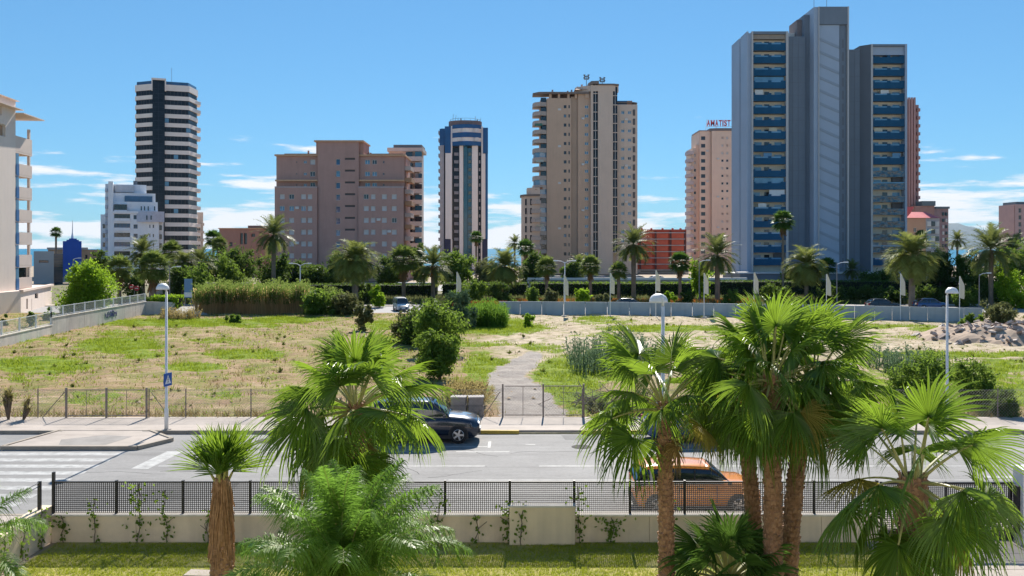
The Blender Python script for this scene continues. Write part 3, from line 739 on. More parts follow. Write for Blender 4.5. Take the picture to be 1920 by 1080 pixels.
for i in range(9): D.part('side_balcony', MB().box(X_(196.5), X_(201.5), 1.0, 2.9, Z_(360+15.5*i), Z_(354+15.5*i)), M('block_lilac_render', (.52,.53,.60), .75))
for i in range(4): D.part('wing_window', MB().box(X_(192), X_(197), 2.9, 2.99, Z_(428+17.3*i), Z_(420+17.3*i)), dark_glass)
D.part('chimney', MB().box(X_(250), X_(258), 6, 8, Z_(344), Z_(336)), clad_d)

# ---- brown brick block --------------------------------------------------------------
E = Bld('apartment_block', 'wide brown apartment block with white shuttered windows and taller middle', 'building', 515, 222)
X_, Z_ = E.x, E.z
brown = M('brown_render', (0.48,0.285,0.235), 0.85, 0.08, 0.25, 0.1, 8, stain=.15)
terra = M('terracotta_edge', (0.60,0.36,0.22), 0.8, 0.1)
def wing(x0p, x1p, cols_low, cols_up, slots):
    o = (X_(x0p), 0.0); W = X_(x1p)-X_(x0p); ops = []; kinds = []
    for i in range(7):
        y = 368.7+22.15*i
        for c, wpx in cols_low:
            a = X_(c)-X_(x0p); hw = wpx*E.s/2
            ops.append((a-hw, a+hw, Z_(y+4.7), Z_(y-4.7))); kinds.append(shutter_m if rnd.random() < .66 else (dark_glass if rnd.random() < .7 else sky_glass))
    b = MB().facade(o, (1,0), W, 0, Z_(351), ops, .3); b.quad((o[0],0,Z_(351)),(o[0]+W,0,Z_(351)),(o[0]+W,4,Z_(351)),(o[0],4,Z_(351)))
    E.part('wall', b, brown)
    for op, kd in zip(ops, kinds): window(E.root, o, (1,0), *op, .3, kd, shutter_m if kd is shutter_m else frame_m, 0 if kd is shutter_m else 1)
    ops = []; kinds = []
    for y in (302.6, 325, 346):
        for c, wpx, hpx, kd in cols_up:
            a = X_(c)-X_(x0p); ops.append((a-wpx*E.s/2, a+wpx*E.s/2, Z_(y+hpx/2), Z_(y-hpx/2))); kinds.append(kd if rnd.random() < .75 else dark_glass)
    b = MB().facade((o[0],1.6), (1,0), W, Z_(351)-.02, Z_(291), ops, .3); E.part('upper_wall', b, brown)
    for op, kd in zip(ops, kinds): window(E.root, (o[0],1.6), (1,0), *op, .3, kd, frame_m, 1)
    E.part('terrace_rail', MB().box(o[0], o[0]+W, -.06, .06, Z_(352), Z_(349.5)), M('rail_lilac', (.45,.35,.33), .6))
    E.part('slab_edge', MB().box(o[0], o[0]+W, .3, 1.59, Z_(339.5), Z_(336.5)), terra)
    E.part('roof_edge', MB().box(o[0]-.3, o[0]+W+.3, .9, 14, Z_(291.5), Z_(288.5)), terra)
    E.part('roof', MB().box(o[0]+1.6, o[0]+W-.5, 3, 13, Z_(288.5), Z_(285.5)), M('tile_brown', (.22,.11,.08), .8))
    E.part('rear_volume', MB().box(o[0], o[0]+W, 4, 14, 0, Z_(291.5)), brown)
wing(515, 595, [(529,9.3),(546.7,9.3),(568.9,9.3),(581,8.6)], [(553.3,2,3,dark_glass),(569.5,6,5,sky_glass),(583.5,9.5,9.5,shutter_m)], 0)
wing(672, 757, [(686.5,9.3),(699.5,8.6),(720.5,9.3),(739,9.3)], [(687,9.5,8.5,sky_glass),(700.5,9,8.5,sky_glass),(717.6,3.2,4.5,dark_glass)], 0)
o = (X_(595), .5); W = X_(672)-X_(595)
ops = [(X_(629)-o[0], X_(637)-o[0], Z_(309+22.2*i), Z_(297.5+22.2*i)) for i in range(9)]
ops2 = [(X_(646)-o[0], X_(665)-o[0], Z_(299.2+22.2*i), Z_(295.4+22.2*i)) for i in range(8)]
b = MB().facade(o, (1,0), W, 0, Z_(265), ops+ops2, .35); E.part('stair_wall', b, brown)
for op in ops: window(E.root, o, (1,0), *op, .35, rnd.choice([sky_glass, blue_glass]), frame_m, 0)
sl = M('slot_louvre', (.10,.085,.08), .7)
for op in ops2: E.part('louvre', MB().box(o[0]+op[0], o[0]+op[1], o[1]+.2, o[1]+.3, op[2], op[3]), sl)
E.part('core', MB().box(X_(595)+.01, X_(672)-.01, 1.0, 12, 0, Z_(265)), brown)
E.part('core_cheek', MB().box(X_(590), X_(595), 1.7, 10, Z_(291), Z_(265)), brown)
E.part('core_cheek', MB().box(X_(672), X_(680), 1.7, 10, Z_(291), Z_(265)), brown)
E.part('roof_edge', MB().box(X_(588.5), X_(681.5), 0, 11, Z_(265.5), Z_(262.8)), terra)
for px, py in ((571, 279), (686, 281), (690,283)): E.part('chimney', MB().box(X_(px-1.3), X_(px+1.3), 4, 4.6, Z_(287), Z_(py)), brown)
sb = MB().box(0, 1.7, -1, 6, 0, 1.1).mesh('side_balcony', M('balcony_ochre', (.42,.23,.13), .8)); sb2 = MB().box(0,1.5,-1,6,0,1.05).mesh('side_balcony', M('balcony_pale', (.5,.38,.33), .8))
for i in range(9): link('side_balcony', sb if i % 2 else sb2, E.root, (X_(757), 3, Z_(318+22.2*i)))
for i in range(6): E.part('side_fin', MB().box(X_(515)-.5, X_(515), 4, 9, Z_(320+28*i), Z_(308+28*i)), brown)

# ---- cream block behind it ----------------------------------------------------------
G = Bld('apartment_block', 'cream block with glazed balconies rising behind the brown block\'s right end', 'building', 725, 246)
X_, Z_ = G.x, G.z; cr2 = M('cream_weathered', (.62,.50,.43), .8, .1, .3)
G.part('wall', MB().box(X_(727), X_(785), 2, 14, 0, Z_(277)), cr2)
G.part('roof_edge', MB().prism([(X_(725),1.0),(X_(792),1.0),(X_(792),12),(X_(725),12)], Z_(283), Z_(276)), cr2)
G.part('penthouse', MB().box(X_(735), X_(789), 3, 12, Z_(276), Z_(269)), M('roof_grey', (.2,.18,.18), .8))
for i in range(11):
    z = Z_(300+20.3*i); bl = G.part('balcony', MB().box(X_(757), X_(791), -.3, 2, z-.25, z+.95), cr2 if i % 3 else M('pale_pink_render', (.55,.48,.44), .8))
    w = MB().box(X_(778), X_(790), .4, 1.98, z+.95, z+2.3).build('glazing', rnd.choice([teal_glass, sky_glass, dark_glass]), bl)
    w = MB().box(X_(760), X_(772), 1.2, 1.98, z+.95, z+2.3).build('glazing', dark_glass, bl)

# ---- blue and white striped tower -----------------------------------------------------
H = Bld('apartment_tower', 'slim tower with white vertical strips, dark windows and blue crown', 'building', 822, 330)
X_, Z_ = H.x, H.z
strip = M('white_strip', (.78,.72,.68), .7, .05, .3); blu = M('blue_panel', (.01,.09,.24), .5, .15, .3); navy = M('navy_panel', (.025,.03,.075), .5, .15, .3)
H.part('core', MB().box(X_(826), X_(912), 1.5, 18, 0, Z_(240)), M('tower_core_dark', (.07,.06,.07), .7))
H.part('side_strip', MB().box(X_(824.5), X_(832), .8, 16, 0, Z_(272)), M('grey_strip', (.40,.37,.38), .7))
def strp(x0, x1, y0, y1, fr, m, nm): return H.part(nm, MB().box(X_(x0), X_(x1), fr, 2, Z_(y1), Z_(y0)), m)
strp(835, 847.5, 287, 448, 0, strip, 'strip'); strp(833.5, 845, 448.3, 505, .2, navy, 'dark_panel'); strp(845.2, 848, 236, 287, 0, strip, 'strip'); strp(845.2,848,448,505,0,strip,'strip')
strp(861.5, 868.5, 272, 505, -.4, strip, 'strip'); strp(885, 896, 272, 505, -.4, strip, 'strip'); strp(902.5, 910, 288, 448, 0, strip, 'strip')
strp(902.5, 905.5, 237, 287.5, 0, strip, 'strip'); strp(904.5, 914, 448.3, 505, .2, navy, 'dark_panel'); strp(901.5, 904, 448.3, 505, 0, strip, 'strip'); strp(910.3, 914.5, 287, 448, .3, blu, 'edge_panel')
strp(834, 845, 237, 286.8, -.2, blu, 'blue_block'); strp(905.8, 914.8, 239.5, 287, -.2, blu, 'blue_block'); strp(824, 833.8, 241, 272, .8, blu, 'blue_block')
strp(868.8, 876, 272, 505, .5, teal_glass, 'glass_shaft')
spm = M('spandrel_grey', (.30,.27,.28), .7)
g1 = [(848.2,861.2,spm,smoke),(876.3,884.7,M('spandrel_green', (.16,.19,.16), .7),teal_glass),(896.3,902.2,spm,smoke)]
for (x0, x1, m_, gl) in g1:
    sp = MB().box(X_(x0)+(X_(x1)-X_(x0))*.25, X_(x1)-.3, .5, .9, 0, 1.1).mesh('spandrel', m_); gw = MB().box(X_(x0), X_(x1), .9, 1.3, 0, 2.78).mesh('window', gl)
    for k in range(16):
        z = Z_(276)-3-k*2.82
        w = link('window', gw, H.root, (0,0,z)); link('spandrel', sp, w)
arc = lambda r0: [(X_(848)+(X_(902)-X_(848))*t, .3-2.6*math.sin(math.pi*t)-r0) for t in [i/14 for i in range(15)]]
for (y0, y1, m_, r0) in ((234.5,241.5,blu,.3),(241.5,249.5,strip,0),(249.5,258.5,blu,.3),(258.5,266,strip,0),(266,273.5,blu,.3)):
    pts = arc(r0)+[(X_(902),4),(X_(848),4)]
    H.part('crown_band', MB().prism(pts, Z_(y1), Z_(y0)), m_)
for (y0,y1) in ((241.5,249.5),(258.5,266)):
    for px in (862.5, 894): H.part('crown_window', MB().box(X_(px)-.7, X_(px)+.7, -2.35, -1.8, Z_(y1)+.1, Z_(y0)-.1), frame_m)
H.part('roof_drum', MB().prism([(X_(871)+(X_(903)-X_(840))/2*math.cos(a), 5+4.5*math.sin(a)) for a in [i*math.pi/12 for i in range(24)]], Z_(236), Z_(225)), M('drum_brown', (.26,.17,.15), .8))
b = MB()
for i in range(16): a = i*math.pi/8; c = (X_(871)+5.6*math.cos(a), 5+4.3*math.sin(a)); b.tube([(c[0],c[1],Z_(225)),(c[0],c[1],Z_(222))], .04, 4)
b.lathe([(5.6,0),(5.65,.05),(5.6,.1)], 20, (X_(871),5,Z_(222))); H.part('roof_rail', b, grey_m)
for px, py in ((847,210),(852,212),(856,217),(889,214),(899,218)): H.part('mast', MB().tube([(X_(px),5,Z_(226)),(X_(px)+.3,5,Z_(py))], .07, 5), grey_m)
for px, py in ((863,219),(894,221)): H.part('roof_vent', MB().box(X_(px-1), X_(px+1), 4, 5, Z_(226), Z_(py)), clad_d)
bt = MB().box(X_(821), X_(825), 2, 9, 0, 1.2).mesh('side_balcony', M('grey_strip', (.40,.37,.38), .7))
for k in range(17): link('side_balcony', bt, H.root, (0,0,Z_(250+14.4*k)))

# ---- beige round-shouldered tower -----------------------------------------------------
J = Bld('apartment_tower', 'tall beige tower with curved balconies left and two dark window shafts', 'building', 1000, 282)
X_, Z_ = J.x, J.z
beige = M('beige_render', (.57,.40,.285), .85, .07, .2, .1, 6, stain=.15); beige2 = M('beige_pale_render', (.64,.50,.40), .85, .06, .2, stain=.12)
orange_t = M('orange_tile', (.48,.25,.17), .8); slab_d = M('roof_slab', (.20,.155,.13), .8)
per = 17.25*J.s
def jface(x0, x1, y, ztop_, cols, m_, z0=0.0, rows=17, first=200, dep=.3, nm='wall'):
    o = (X_(x0), y); W = X_(x1)-X_(x0); ops = []; kd = []
    for i in range(rows):
        for (c, w, h, k) in cols:
            a = X_(c)-X_(x0); zc = Z_(first)-i*per
            if zc < 2.5: continue
            ops.append((a-w*J.s/2, a+w*J.s/2, zc-h*J.s/2, zc+h*J.s/2)); kd.append(k)
    b = MB().facade(o, (1,0), W, z0, ztop_, ops, dep); J.part(nm, b, m_)
    for op, k in zip(ops, kd): window(J.root, o, (1,0), *op, dep, k if rnd.random() < .8 else rnd.choice([dark_glass, sky_glass]), frame_d if k is dark_glass else frame_m, 1 if op[1]-op[0] > .8 else 0)
jface(1025, 1071, 0, Z_(184), [(1059.6,5,6,dark_glass),(1067.2,2.6,6,dark_glass)], beige)
jface(1071, 1084, 1.2, Z_(180), [], beige); jface(1084, 1111, .3, Z_(172), [(1100,7,6,sky_glass)], beige)
jface(1120.5, 1148.5, -1.2, Z_(158), [], beige2)
jface(1157.5, 1196, 1.0, Z_(195), [(1168.5,6,6,sky_glass),(1181,6,6,sky_glass)], beige2, first=210, rows=16)
J.part('rear_volume', MB().box(X_(1025), X_(1084), 1.7, 18, 0, Z_(184.2)), beige)
J.part('rear_volume', MB().box(X_(1084), X_(1157), .7, 16, 0, Z_(172.2)), beige)
J.part('rear_volume', MB().box(X_(1157), X_(1196), 1.4, 18, 0, Z_(195.2)), beige2)
J.part('shaft_cheek', MB().box(X_(1107.5), X_(1111.8), -.9, 1, 0, Z_(160)), beige2)
def shaft(x0, x1, ytop, yb):
    sm = MB().box(X_(x0), X_(x1), -.7, -.2, .12, per-.12).mesh('window_shaft', smoke); br = MB().box(X_(x0), X_(x1), -.95, -.7, -.12, .12).mesh('transom', beige2)
    mu = MB().box(X_((x0+x1)/2)-.06, X_((x0+x1)/2)+.06, -.78, -.7, .12, per-.12).mesh('mullion', frame_m)
    z = Z_(ytop)-per
    while z > 4:
        w = link('window_shaft', sm, J.root, (0,0,z)); link('transom', br, w); tag(link('mullion', mu, w), kind='stuff'); z -= per
shaft(1112, 1120.3, 159, 490); shaft(1148.8, 1157, 163, 490)
J.part('core_top', MB().prism([(X_(1080),3),(X_(1092),.6),(X_(1107),-.6),(X_(1120),-1.3),(X_(1149),-1.3),(X_(1160),.2),(X_(1160),10),(X_(1080),10)], Z_(172), Z_(161)), beige2)
J.part('core_roof', MB().prism([(X_(1104),2.5),(X_(1108),-1.5),(X_(1122),-1.9),(X_(1122),8),(X_(1104),8)], Z_(159), Z_(153.5)), slab_d)
J.part('core_roof', MB().prism([(X_(1121),-1.7),(X_(1150),-1.7),(X_(1160),-.8),(X_(1160),8),(X_(1121),8)], Z_(161.3), Z_(158.5)), slab_d)
J.part('orange_roof', MB().add([(X_(1078),-.2,Z_(168)),(X_(1110),-.4,Z_(168)),(X_(1110),6,Z_(157)),(X_(1090),6,Z_(158)),(X_(1078),8,Z_(168)),(X_(1110),8,Z_(168))],[(0,1,2,3),(0,3,4),(3,2,5,4)]), orange_t)
J.part('roof_slab', MB().prism([(X_(999),1.5),(X_(1010),-.8),(X_(1030),-1),(X_(1104),-.6),(X_(1104),6),(X_(999),6)], Z_(176.5), Z_(173)), slab_d)
b = MB()
for px in (1032, 1048, 1066, 1080): b.box(X_(px)-.35, X_(px)+.35, .1, .8, Z_(184), Z_(176.5))
b.box(X_(1097), X_(1104), -.2, .25, Z_(184), Z_(176)); J.part('terrace_pillar', b, beige)
J.part('terrace_wall', MB().box(X_(1030), X_(1084), 2.4, 3, Z_(184.2), Z_(176.5)), M('terrace_painted_shade', (.16,.10,.08), .8))  # dark wall colour stands for the shade inside the open terrace
J.part('roof_terrace', MB().box(X_(1158), X_(1178), 2.0, 10, Z_(195), Z_(187)), blue_glass)
J.part('roof_slab', MB().prism([(X_(1156),1.2),(X_(1190),1.2),(X_(1197),2.5),(X_(1197),9),(X_(1156),9)], Z_(192), Z_(190)), slab_d)
J.part('roof_block', MB().box(X_(1177), X_(1187), 1.9, 8, Z_(195), Z_(187)), orange_t)
for px, py in ((1037,164),(1066,166),(1073.5,164),(1085,158),(1093,154)): J.part('chimney', MB().box(X_(px-1.6), X_(px+1.6), 4, 5, Z_(176), Z_(py)), M('chimney_render', (.42,.35,.34), .8))
for px, py in ((1101,138),(1131,143)):
    b = MB().tube([(X_(px),3,Z_(160)),(X_(px),3,Z_(py))], .1, 6); 
    for k in range(4):
        for j in (-1,1): b.box(X_(px)+j*(.45+.2*(k%2))-.3, X_(px)+j*(.45+.2*(k%2))+.3, 2.6, 3.2, Z_(py+8)+k*.42, Z_(py+8)+k*.42+.3)
    b.bar((X_(px)-.9,3,Z_(py+6)), (X_(px)+.9,3,Z_(py+6)), .08); J.part('antenna', b, M('antenna_metal', (.16,.18,.2), .5))
# curved balconies on the left shoulder
jb = M('balcony_beige', (.46,.38,.33), .8)
pts = [(X_(1025),.2),(X_(1012),-.9),(X_(1003),.2),(X_(999),2.6),(X_(999),7),(X_(1025),7)][::-1]
pts = pts[::-1]
bs = MB().prism(pts, -.2, 1.05).mesh('balcony', jb); gls = MB().prism([(X_(1025),.5),(X_(1012),-.4),(X_(1004),.6),(X_(1000.5),2.8),(X_(1000.5),6.8),(X_(1025),6.8)], 1.05, 2.66, caps=False).mesh('glazing', sky_glass)
gls2 = MB().box(X_(1014), X_(1024.5), 1.2, 6.9, 1.05, 2.66).mesh('glazing', dark_glass)
for k in range(17):
    z = Z_(198)-k*per
    if z < 1.5: break
    bl = link('balcony', bs, J.root, (0,0,z)); link('glazing', gls if k in (6,9,10,12,13,14) else gls2, bl)
J.part('shoulder_core', MB().box(X_(1013.5), X_(1025), 3, 16, 0, Z_(184.5)), beige)
rs = MB().box(X_(1187.5), X_(1191.5), .8, .99, 0, 1.9).mesh('slot_window', frame_d)
for k in range(16): link('slot_window', rs, J.root, (0,0,Z_(216)-k*per))
b = MB().prism([(X_(978),3),(X_(984),.5),(X_(1012),-1.2),(X_(1012),12),(X_(978),12)], 0, Z_(368)); J.part('annex', b, beige2)
J.part('annex_roof', MB().prism([(X_(975.5),2.5),(X_(983),-.3),(X_(1012),-1.8),(X_(1012),10),(X_(975.5),10)], Z_(368), Z_(364.5)), slab_d)
b = MB().prism([(X_(988),1.5),(X_(996),-.6),(X_(1012),-1.8),(X_(1012),9),(X_(988),9)], Z_(364.5), Z_(352)); J.part('annex_terrace', b, beige2)
for k in range(6): J.part('annex_balcony', MB().prism([(X_(995),-.2),(X_(1003),-2.2),(X_(1014),-2.2),(X_(1014),1),(X_(995),1)], Z_(383+16.9*k), Z_(376+16.9*k)), jb)
for k in range(6):
    for px in (984.5, 994): J.part('annex_window', MB().add([(X_(px),.3-(px-984)*.06,Z_(385+16.9*k)),(X_(px+3),.12-(px-984)*.06,Z_(385+16.9*k)),(X_(px+3),.12-(px-984)*.06,Z_(373+16.9*k)),(X_(px),.3-(px-984)*.06,Z_(373+16.9*k))],[(0,1,2,3)]), dark_glass)
J.part('entrance_canopy', MB().box(X_(1068), X_(1092), -3, 0, 0, Z_(505)), M('blue_hoarding', (.03,.12,.32), .6))

# ---- block with red roof letters -------------------------------------------------------
K = Bld('apartment_tower', 'cream tower carrying red roof letters, half hidden by the grey tower', 'building', 1290, 340)
X_, Z_ = K.x, K.z; peach = M('peach_render', (.78,.58,.45), .85, .06, .25, stain=.1)
per = 14.2*K.s
def kface(x0, x1, y, yt, cols, first, rows):
    o = (X_(x0), y); W = X_(x1)-X_(x0); ops = []; kd = []
    for i in range(rows):
        for (c, w, h) in cols:
            zc = Z_(first)-i*per
            if zc < 2: continue
            a = X_(c)-X_(x0); ops.append((a-w*K.s/2, a+w*K.s/2, zc-h*K.s/2, zc+h*K.s/2)); kd.append(c)
    b = MB().facade(o, (1,0), W, 0, Z_(yt), ops, .35); K.part('wall', b, peach)
    for op, c in zip(ops, kd): window(K.root, o, (1,0), *op, .35, dark_glass if (c < 1320 and c > 1310) or rnd.random() < .4 else rnd.choice([shutter_m, M('peach_blind', (.52,.38,.31), .7)]), frame_d if c < 1320 else frame_m, 1 if c < 1320 and c > 1310 else 0)
kface(1300, 1312, 2.0, 276, [(1305,4,5)], 290, 14)
kface(1312, 1333, 0, 246, [(1318.5,8,7)], 259, 16)
kface(1333, 1385, -1.0, 246, [(1353.5,4.2,4.6),(1362.5,4.2,4.6),(1376,4.2,4.6)], 259, 16)
K.part('rear_volume', MB().box(X_(1312), X_(1385), .5, 16, 0, Z_(246.2)), peach); K.part('rear_volume', MB().box(X_(1300), X_(1312), 2.4, 14, 0, Z_(276.2)), peach)
K.part('parapet', MB().box(X_(1310.5), X_(1334), -.3, 14, Z_(246), Z_(244.3)), M('parapet_grey', (.35,.3,.3), .7))
K.part('roof_plant', MB().prism([(X_(1330),-.5),(X_(1343),-1.3),(X_(1385),-1.3),(X_(1385),10),(X_(1330),10)], Z_(246), Z_(241)), M('roof_grey', (.2,.18,.18), .8))
kb = MB().prism([(X_(1291),3),(X_(1294),.8),(X_(1301),.4),(X_(1301),7),(X_(1291),7)], 0, 1.3).mesh('balcony', M('balcony_lilac', (.5,.44,.44), .8))
for k in range(15): link('balcony', kb, K.root, (0,0,Z_(289)-k*per))
K.part('stair_head', MB().box(X_(1307), X_(1313), 2.2, 8, Z_(277), Z_(270)), peach)
sign_red = M('sign_red', (.60,.05,.05), .5, .05)
b = MB()
for px in (1327, 1345, 1363, 1380): b.bar((X_(px), 1.3, Z_(244)), (X_(px), 1.3, Z_(223)), .12); b.bar((X_(px), 1.3, Z_(226)), (X_(px), 5, Z_(243)), .1)
b.bar((X_(1326),1.2,Z_(236.5)), (X_(1382),1.2,Z_(236.5)), .15); b.bar((X_(1326),1.2,Z_(224.5)), (X_(1382),1.2,Z_(224.5)), .12)
SG = empty('roof_sign', 'red roof letters on a light frame on top of cream tower', 'sign', ((K.px0-CX)*K.s, K.Y, 0))
b.build('sign_frame', white_m, SG)
lx = 1326.5
for ch, w in zip('AMATIST', (7.2, 8.2, 7.2, 6.6, 3.0, 6.4, 6.6)):
    cu = bpy.data.curves.new('letter', 'FONT'); cu.body = ch; cu.size = 1.0; cu.extrude = .09; cu.offset = .025; cu.align_x = 'LEFT'
    t = bpy.data.objects.new('tmp', cu); col.objects.link(t); bpy.context.view_layer.update()
    me = bpy.data.meshes.new_from_object(t.evaluated_get(bpy.context.evaluated_depsgraph_get())); bpy.data.objects.remove(t)
    xs_ = [v.co.x for v in me.vertices]; ys_ = [v.co.y for v in me.vertices]
    sx = (w-1.0)*K.s/(max(xs_)-min(xs_)); sy = 11.2*K.s/(max(ys_)-min(ys_))
    for v in me.vertices: v.co = ((v.co.x-min(xs_))*sx, -v.co.z, (v.co.y-min(ys_))*sy)
    me.materials.clear(); me.materials.append(sign_red); me.name = 'letter'
    link('letter', me, SG, (X_(lx), 1.0, Z_(235.8))); lx += w

# ---- red brick block with white bands ---------------------------------------------------
L = Bld('low_block', 'low red facade block with thin white bands right of beige tower', 'building', 1190, 300)
X_, Z_ = L.x, L.z; redw = M('red_facade', (.58,.10,.055), .8, .12, .3)
L.part('wall', MB().box(X_(1180), X_(1288), 1, 14, 0, Z_(430)), redw)
bn = MB().box(X_(1180), X_(1285), .1, .95, 0, .22).mesh('floor_band', M('white_band', (.66,.6,.58), .7))
pn = MB().box(0, (X_(1286)-X_(1196))/3-.9, .55, .98, .3, 1.95).mesh('facade_panel', M('red_panel', (.70,.14,.075), .75, .12, .4))
for k in range(7):
    f_ = link('floor_band', bn, L.root, (0,0,Z_(437+11.8*k)))
    for j in range(3): link('facade_panel', pn, f_, (X_(1198)+j*(X_(1286)-X_(1196))/3, 0, -2.05))
for px in (1201, 1230, 1258, 1285): L.part('pillar', MB().box(X_(px-1.6), X_(px+1.6), .3, .97, 0, Z_(433)), M('pillar_dark_brown', (.16,.06,.05), .8))  # dark brown uprights across the red facade
L.part('ground_floor', MB().box(X_(1192), X_(1290), -1, 1, 0, Z_(505)), M('stone_base', (.4,.36,.32), .8))
L.part('ground_floor_glazing', MB().box(X_(1200), X_(1282), -1.1, -1.001, .4, Z_(505)-.4), dark_glass)
for px in (1204, 1222, 1243, 1262, 1277): L.part('chimney', MB().box(X_(px), X_(px+3), 2, 3, Z_(430), Z_(427.5)), redw)

# ---- pink-brown slim tower behind the grey one --------------------------------------------
N_ = Bld('slim_tower', 'slim dusky pink tower behind the right edge of grey tower', 'building', 1690, 262)
X_, Z_ = N_.x, N_.z; dusk = M('dusky_pink_render', (.33,.17,.16), .8, .08, .2); dusk2 = M('dusky_pink_pale', (.44,.26,.24), .8, .08, .2)
N_.part('wall', MB().box(X_(1680), X_(1717), 0, 12, 0, Z_(186)), dusk)
for px in (1699, 1704, 1709, 1714): N_.part('rib', MB().box(X_(px)-.25, X_(px)+.25, -.4, 0, 0, Z_(183)), dusk2)
N_.part('side_wall', MB().box(X_(1717), X_(1727), 1.5, 11, 0, Z_(195)), dusk2)
for k in range(18): N_.part('side_balcony', MB().box(X_(1722.5), X_(1728), .8, 1.49, Z_(208+15*k), Z_(202+15*k)), dusk2)

# ---- pink roofed block at right ------------------------------------------------------------
O_ = Bld('pink_roofed_block', 'pink roofed peach block with grey glazed bays beyond grey tower', 'building', 1697, 235)
X_, Z_ = O_.x, O_.z; pk = M('pink_roof_tiles', (.56,.11,.12), .7, .15, .6)
o = (X_(1697), 0); W = X_(1736)-X_(1697); ops = [(2.2+j*2.1, 3.0+j*2.1, Z_(435+15*i), Z_(427+15*i)) for i in range(5) for j in (0,)]
O_.part('wall', MB().facade(o, (1,0), W, 0, Z_(408), ops, .25).box(o[0], o[0]+W, .3, 12, 0, Z_(408.2)), M('peach_wall', (.52,.31,.21), .85, .08, .3))
for op in ops: window(O_.root, o, (1,0), *op, .25, dark_glass)
O_.part('bay_wall', MB().prism([(X_(1736),0),(X_(1770),2.5),(X_(1770),12),(X_(1736),12)], 0, Z_(408)), M('grey_bay', (.42,.40,.41), .7))
for i in range(5):
    for j in range(3):
        p0 = X_(1739+10*j); t = (3+10*j)/34
        O_.part('window', MB().box(p0, p0+1.0, 2.5*t-.12, 2.5*t+.2, Z_(424+14*i), Z_(415+14*i)), rnd.choice([dark_glass, sky_glass, frame_m]))
zr = Z_(408.5)
O_.part('roof', MB().add([(X_(1695),-.5,zr),(X_(1737),-.5,zr),(X_(1772),2.2,zr),(X_(1774),12,zr),(X_(1695),12,zr),(X_(1704),5,Z_(396)),(X_(1738),5,Z_(396)),(X_(1755),6,Z_(396))],
   [(0,1,6,5),(1,2,7,6),(2,3,7),(0,5,4),(5,6,7,3,4)]), pk)
O_.part('roof_bit', MB().add([(X_(1697),-1,Z_(408)),(X_(1704),-1,Z_(400)),(X_(1711),-1,Z_(388)),(X_(1697),-1,Z_(388)),(X_(1697),3,Z_(388)),(X_(1711),3,Z_(388))],[(0,1,2,3),(3,2,5,4)]), pk)
Q_ = Bld('stepped_block', 'brown stepped block with teal roof edge behind pink roofed block', 'building', 1718, 258)
X_, Z_ = Q_.x, Q_.z
Q_.part('wall', MB().box(X_(1716), X_(1752), 0, 10, 0, Z_(386)), M('brown_wall', (.36,.21,.18), .85)); Q_.part('roof_edge', MB().box(X_(1728), X_(1753), -.4, 9, Z_(386), Z_(377)), M('teal_grey', (.13,.17,.19), .6))
Q_.part('right_wall', MB().box(X_(1753), X_(1783), 1.5, 10, 0, Z_(391)), M('brown_wall2', (.36,.24,.24), .85)); Q_.part('right_roof', MB().box(X_(1757), X_(1784), 1, 9, Z_(391), Z_(387)), M('teal_grey', (.13,.17,.19), .6))
for i in range(6):
    for px in (1771, 1777): Q_.part('window', MB().box(X_(px), X_(px+3.4), 1.2, 1.49, Z_(404+12*i), Z_(398+12*i)), rnd.choice([frame_m, dark_glass]))
# ---- far right block --------------------------------------------------------------------------
S_ = Bld('apartment_block', 'pinkish block at the right edge of the picture beyond the trees', 'building', 1903, 300)
X_, Z_ = S_.x, S_.z; pkk = M('pink_block', (.54,.36,.33), .85, .08, .3)
ops = [(1.2+2.6*j, 2.2+2.6*j, Z_(399+13*i), Z_(390+13*i)) for i in range(7) for j in range(5)]
S_.part('wall', MB().facade((X_(1903),0), (1,0), 15, 0, Z_(383), ops, .3).box(X_(1903), X_(1903)+15, .4, 10, 0, Z_(383.2)), pkk)
for op in ops: window(S_.root, (X_(1903),0), (1,0), *op, .3, dark_glass, frame_m, 0)
S_.part('roof_block', MB().box(X_(1908), X_(1903)+15, 1, 9, Z_(383), Z_(378)), M('teal_grey', (.13,.17,.19), .6))

# ---- low brown block -----------------------------------------------------------------------------
T_ = Bld('low_block', 'low brown block with dark openings left of the brown apartment block', 'building', 410, 260)
X_, Z_ = T_.x, T_.z; lb = M('low_brown', (.36,.20,.155), .85, .08, .3)
ops = [(X_(450)-X_(411), X_(463)-X_(411), Z_(458), Z_(437)), (X_(471)-X_(411), X_(478)-X_(411), Z_(444), Z_(438)), (X_(430)-X_(411), X_(436)-X_(411), Z_(462), Z_(454))]
T_.part('wall', MB().facade((X_(411),0), (1,0), X_(502)-X_(411), 0, Z_(429), ops, .6).box(X_(411), X_(502), .7, 12, 0, Z_(429.2)), lb)
for op in ops: window(T_.root, (X_(411),0), (1,0), *op, .6, dark_glass, frame_d)
T_.part('roof_edge', MB().box(X_(409.5), X_(503), -.4, 12, Z_(429), Z_(427.5)), terra); T_.part('roof_room', MB().box(X_(461), X_(489), 2, 8, Z_(428), Z_(422.5)), M('roof_room_brown', (.2,.14,.13), .8))
b = MB(); b.box(X_(455.5), X_(457.5), -.05, .3, Z_(458), Z_(437)); T_.part('pier', b, lb)

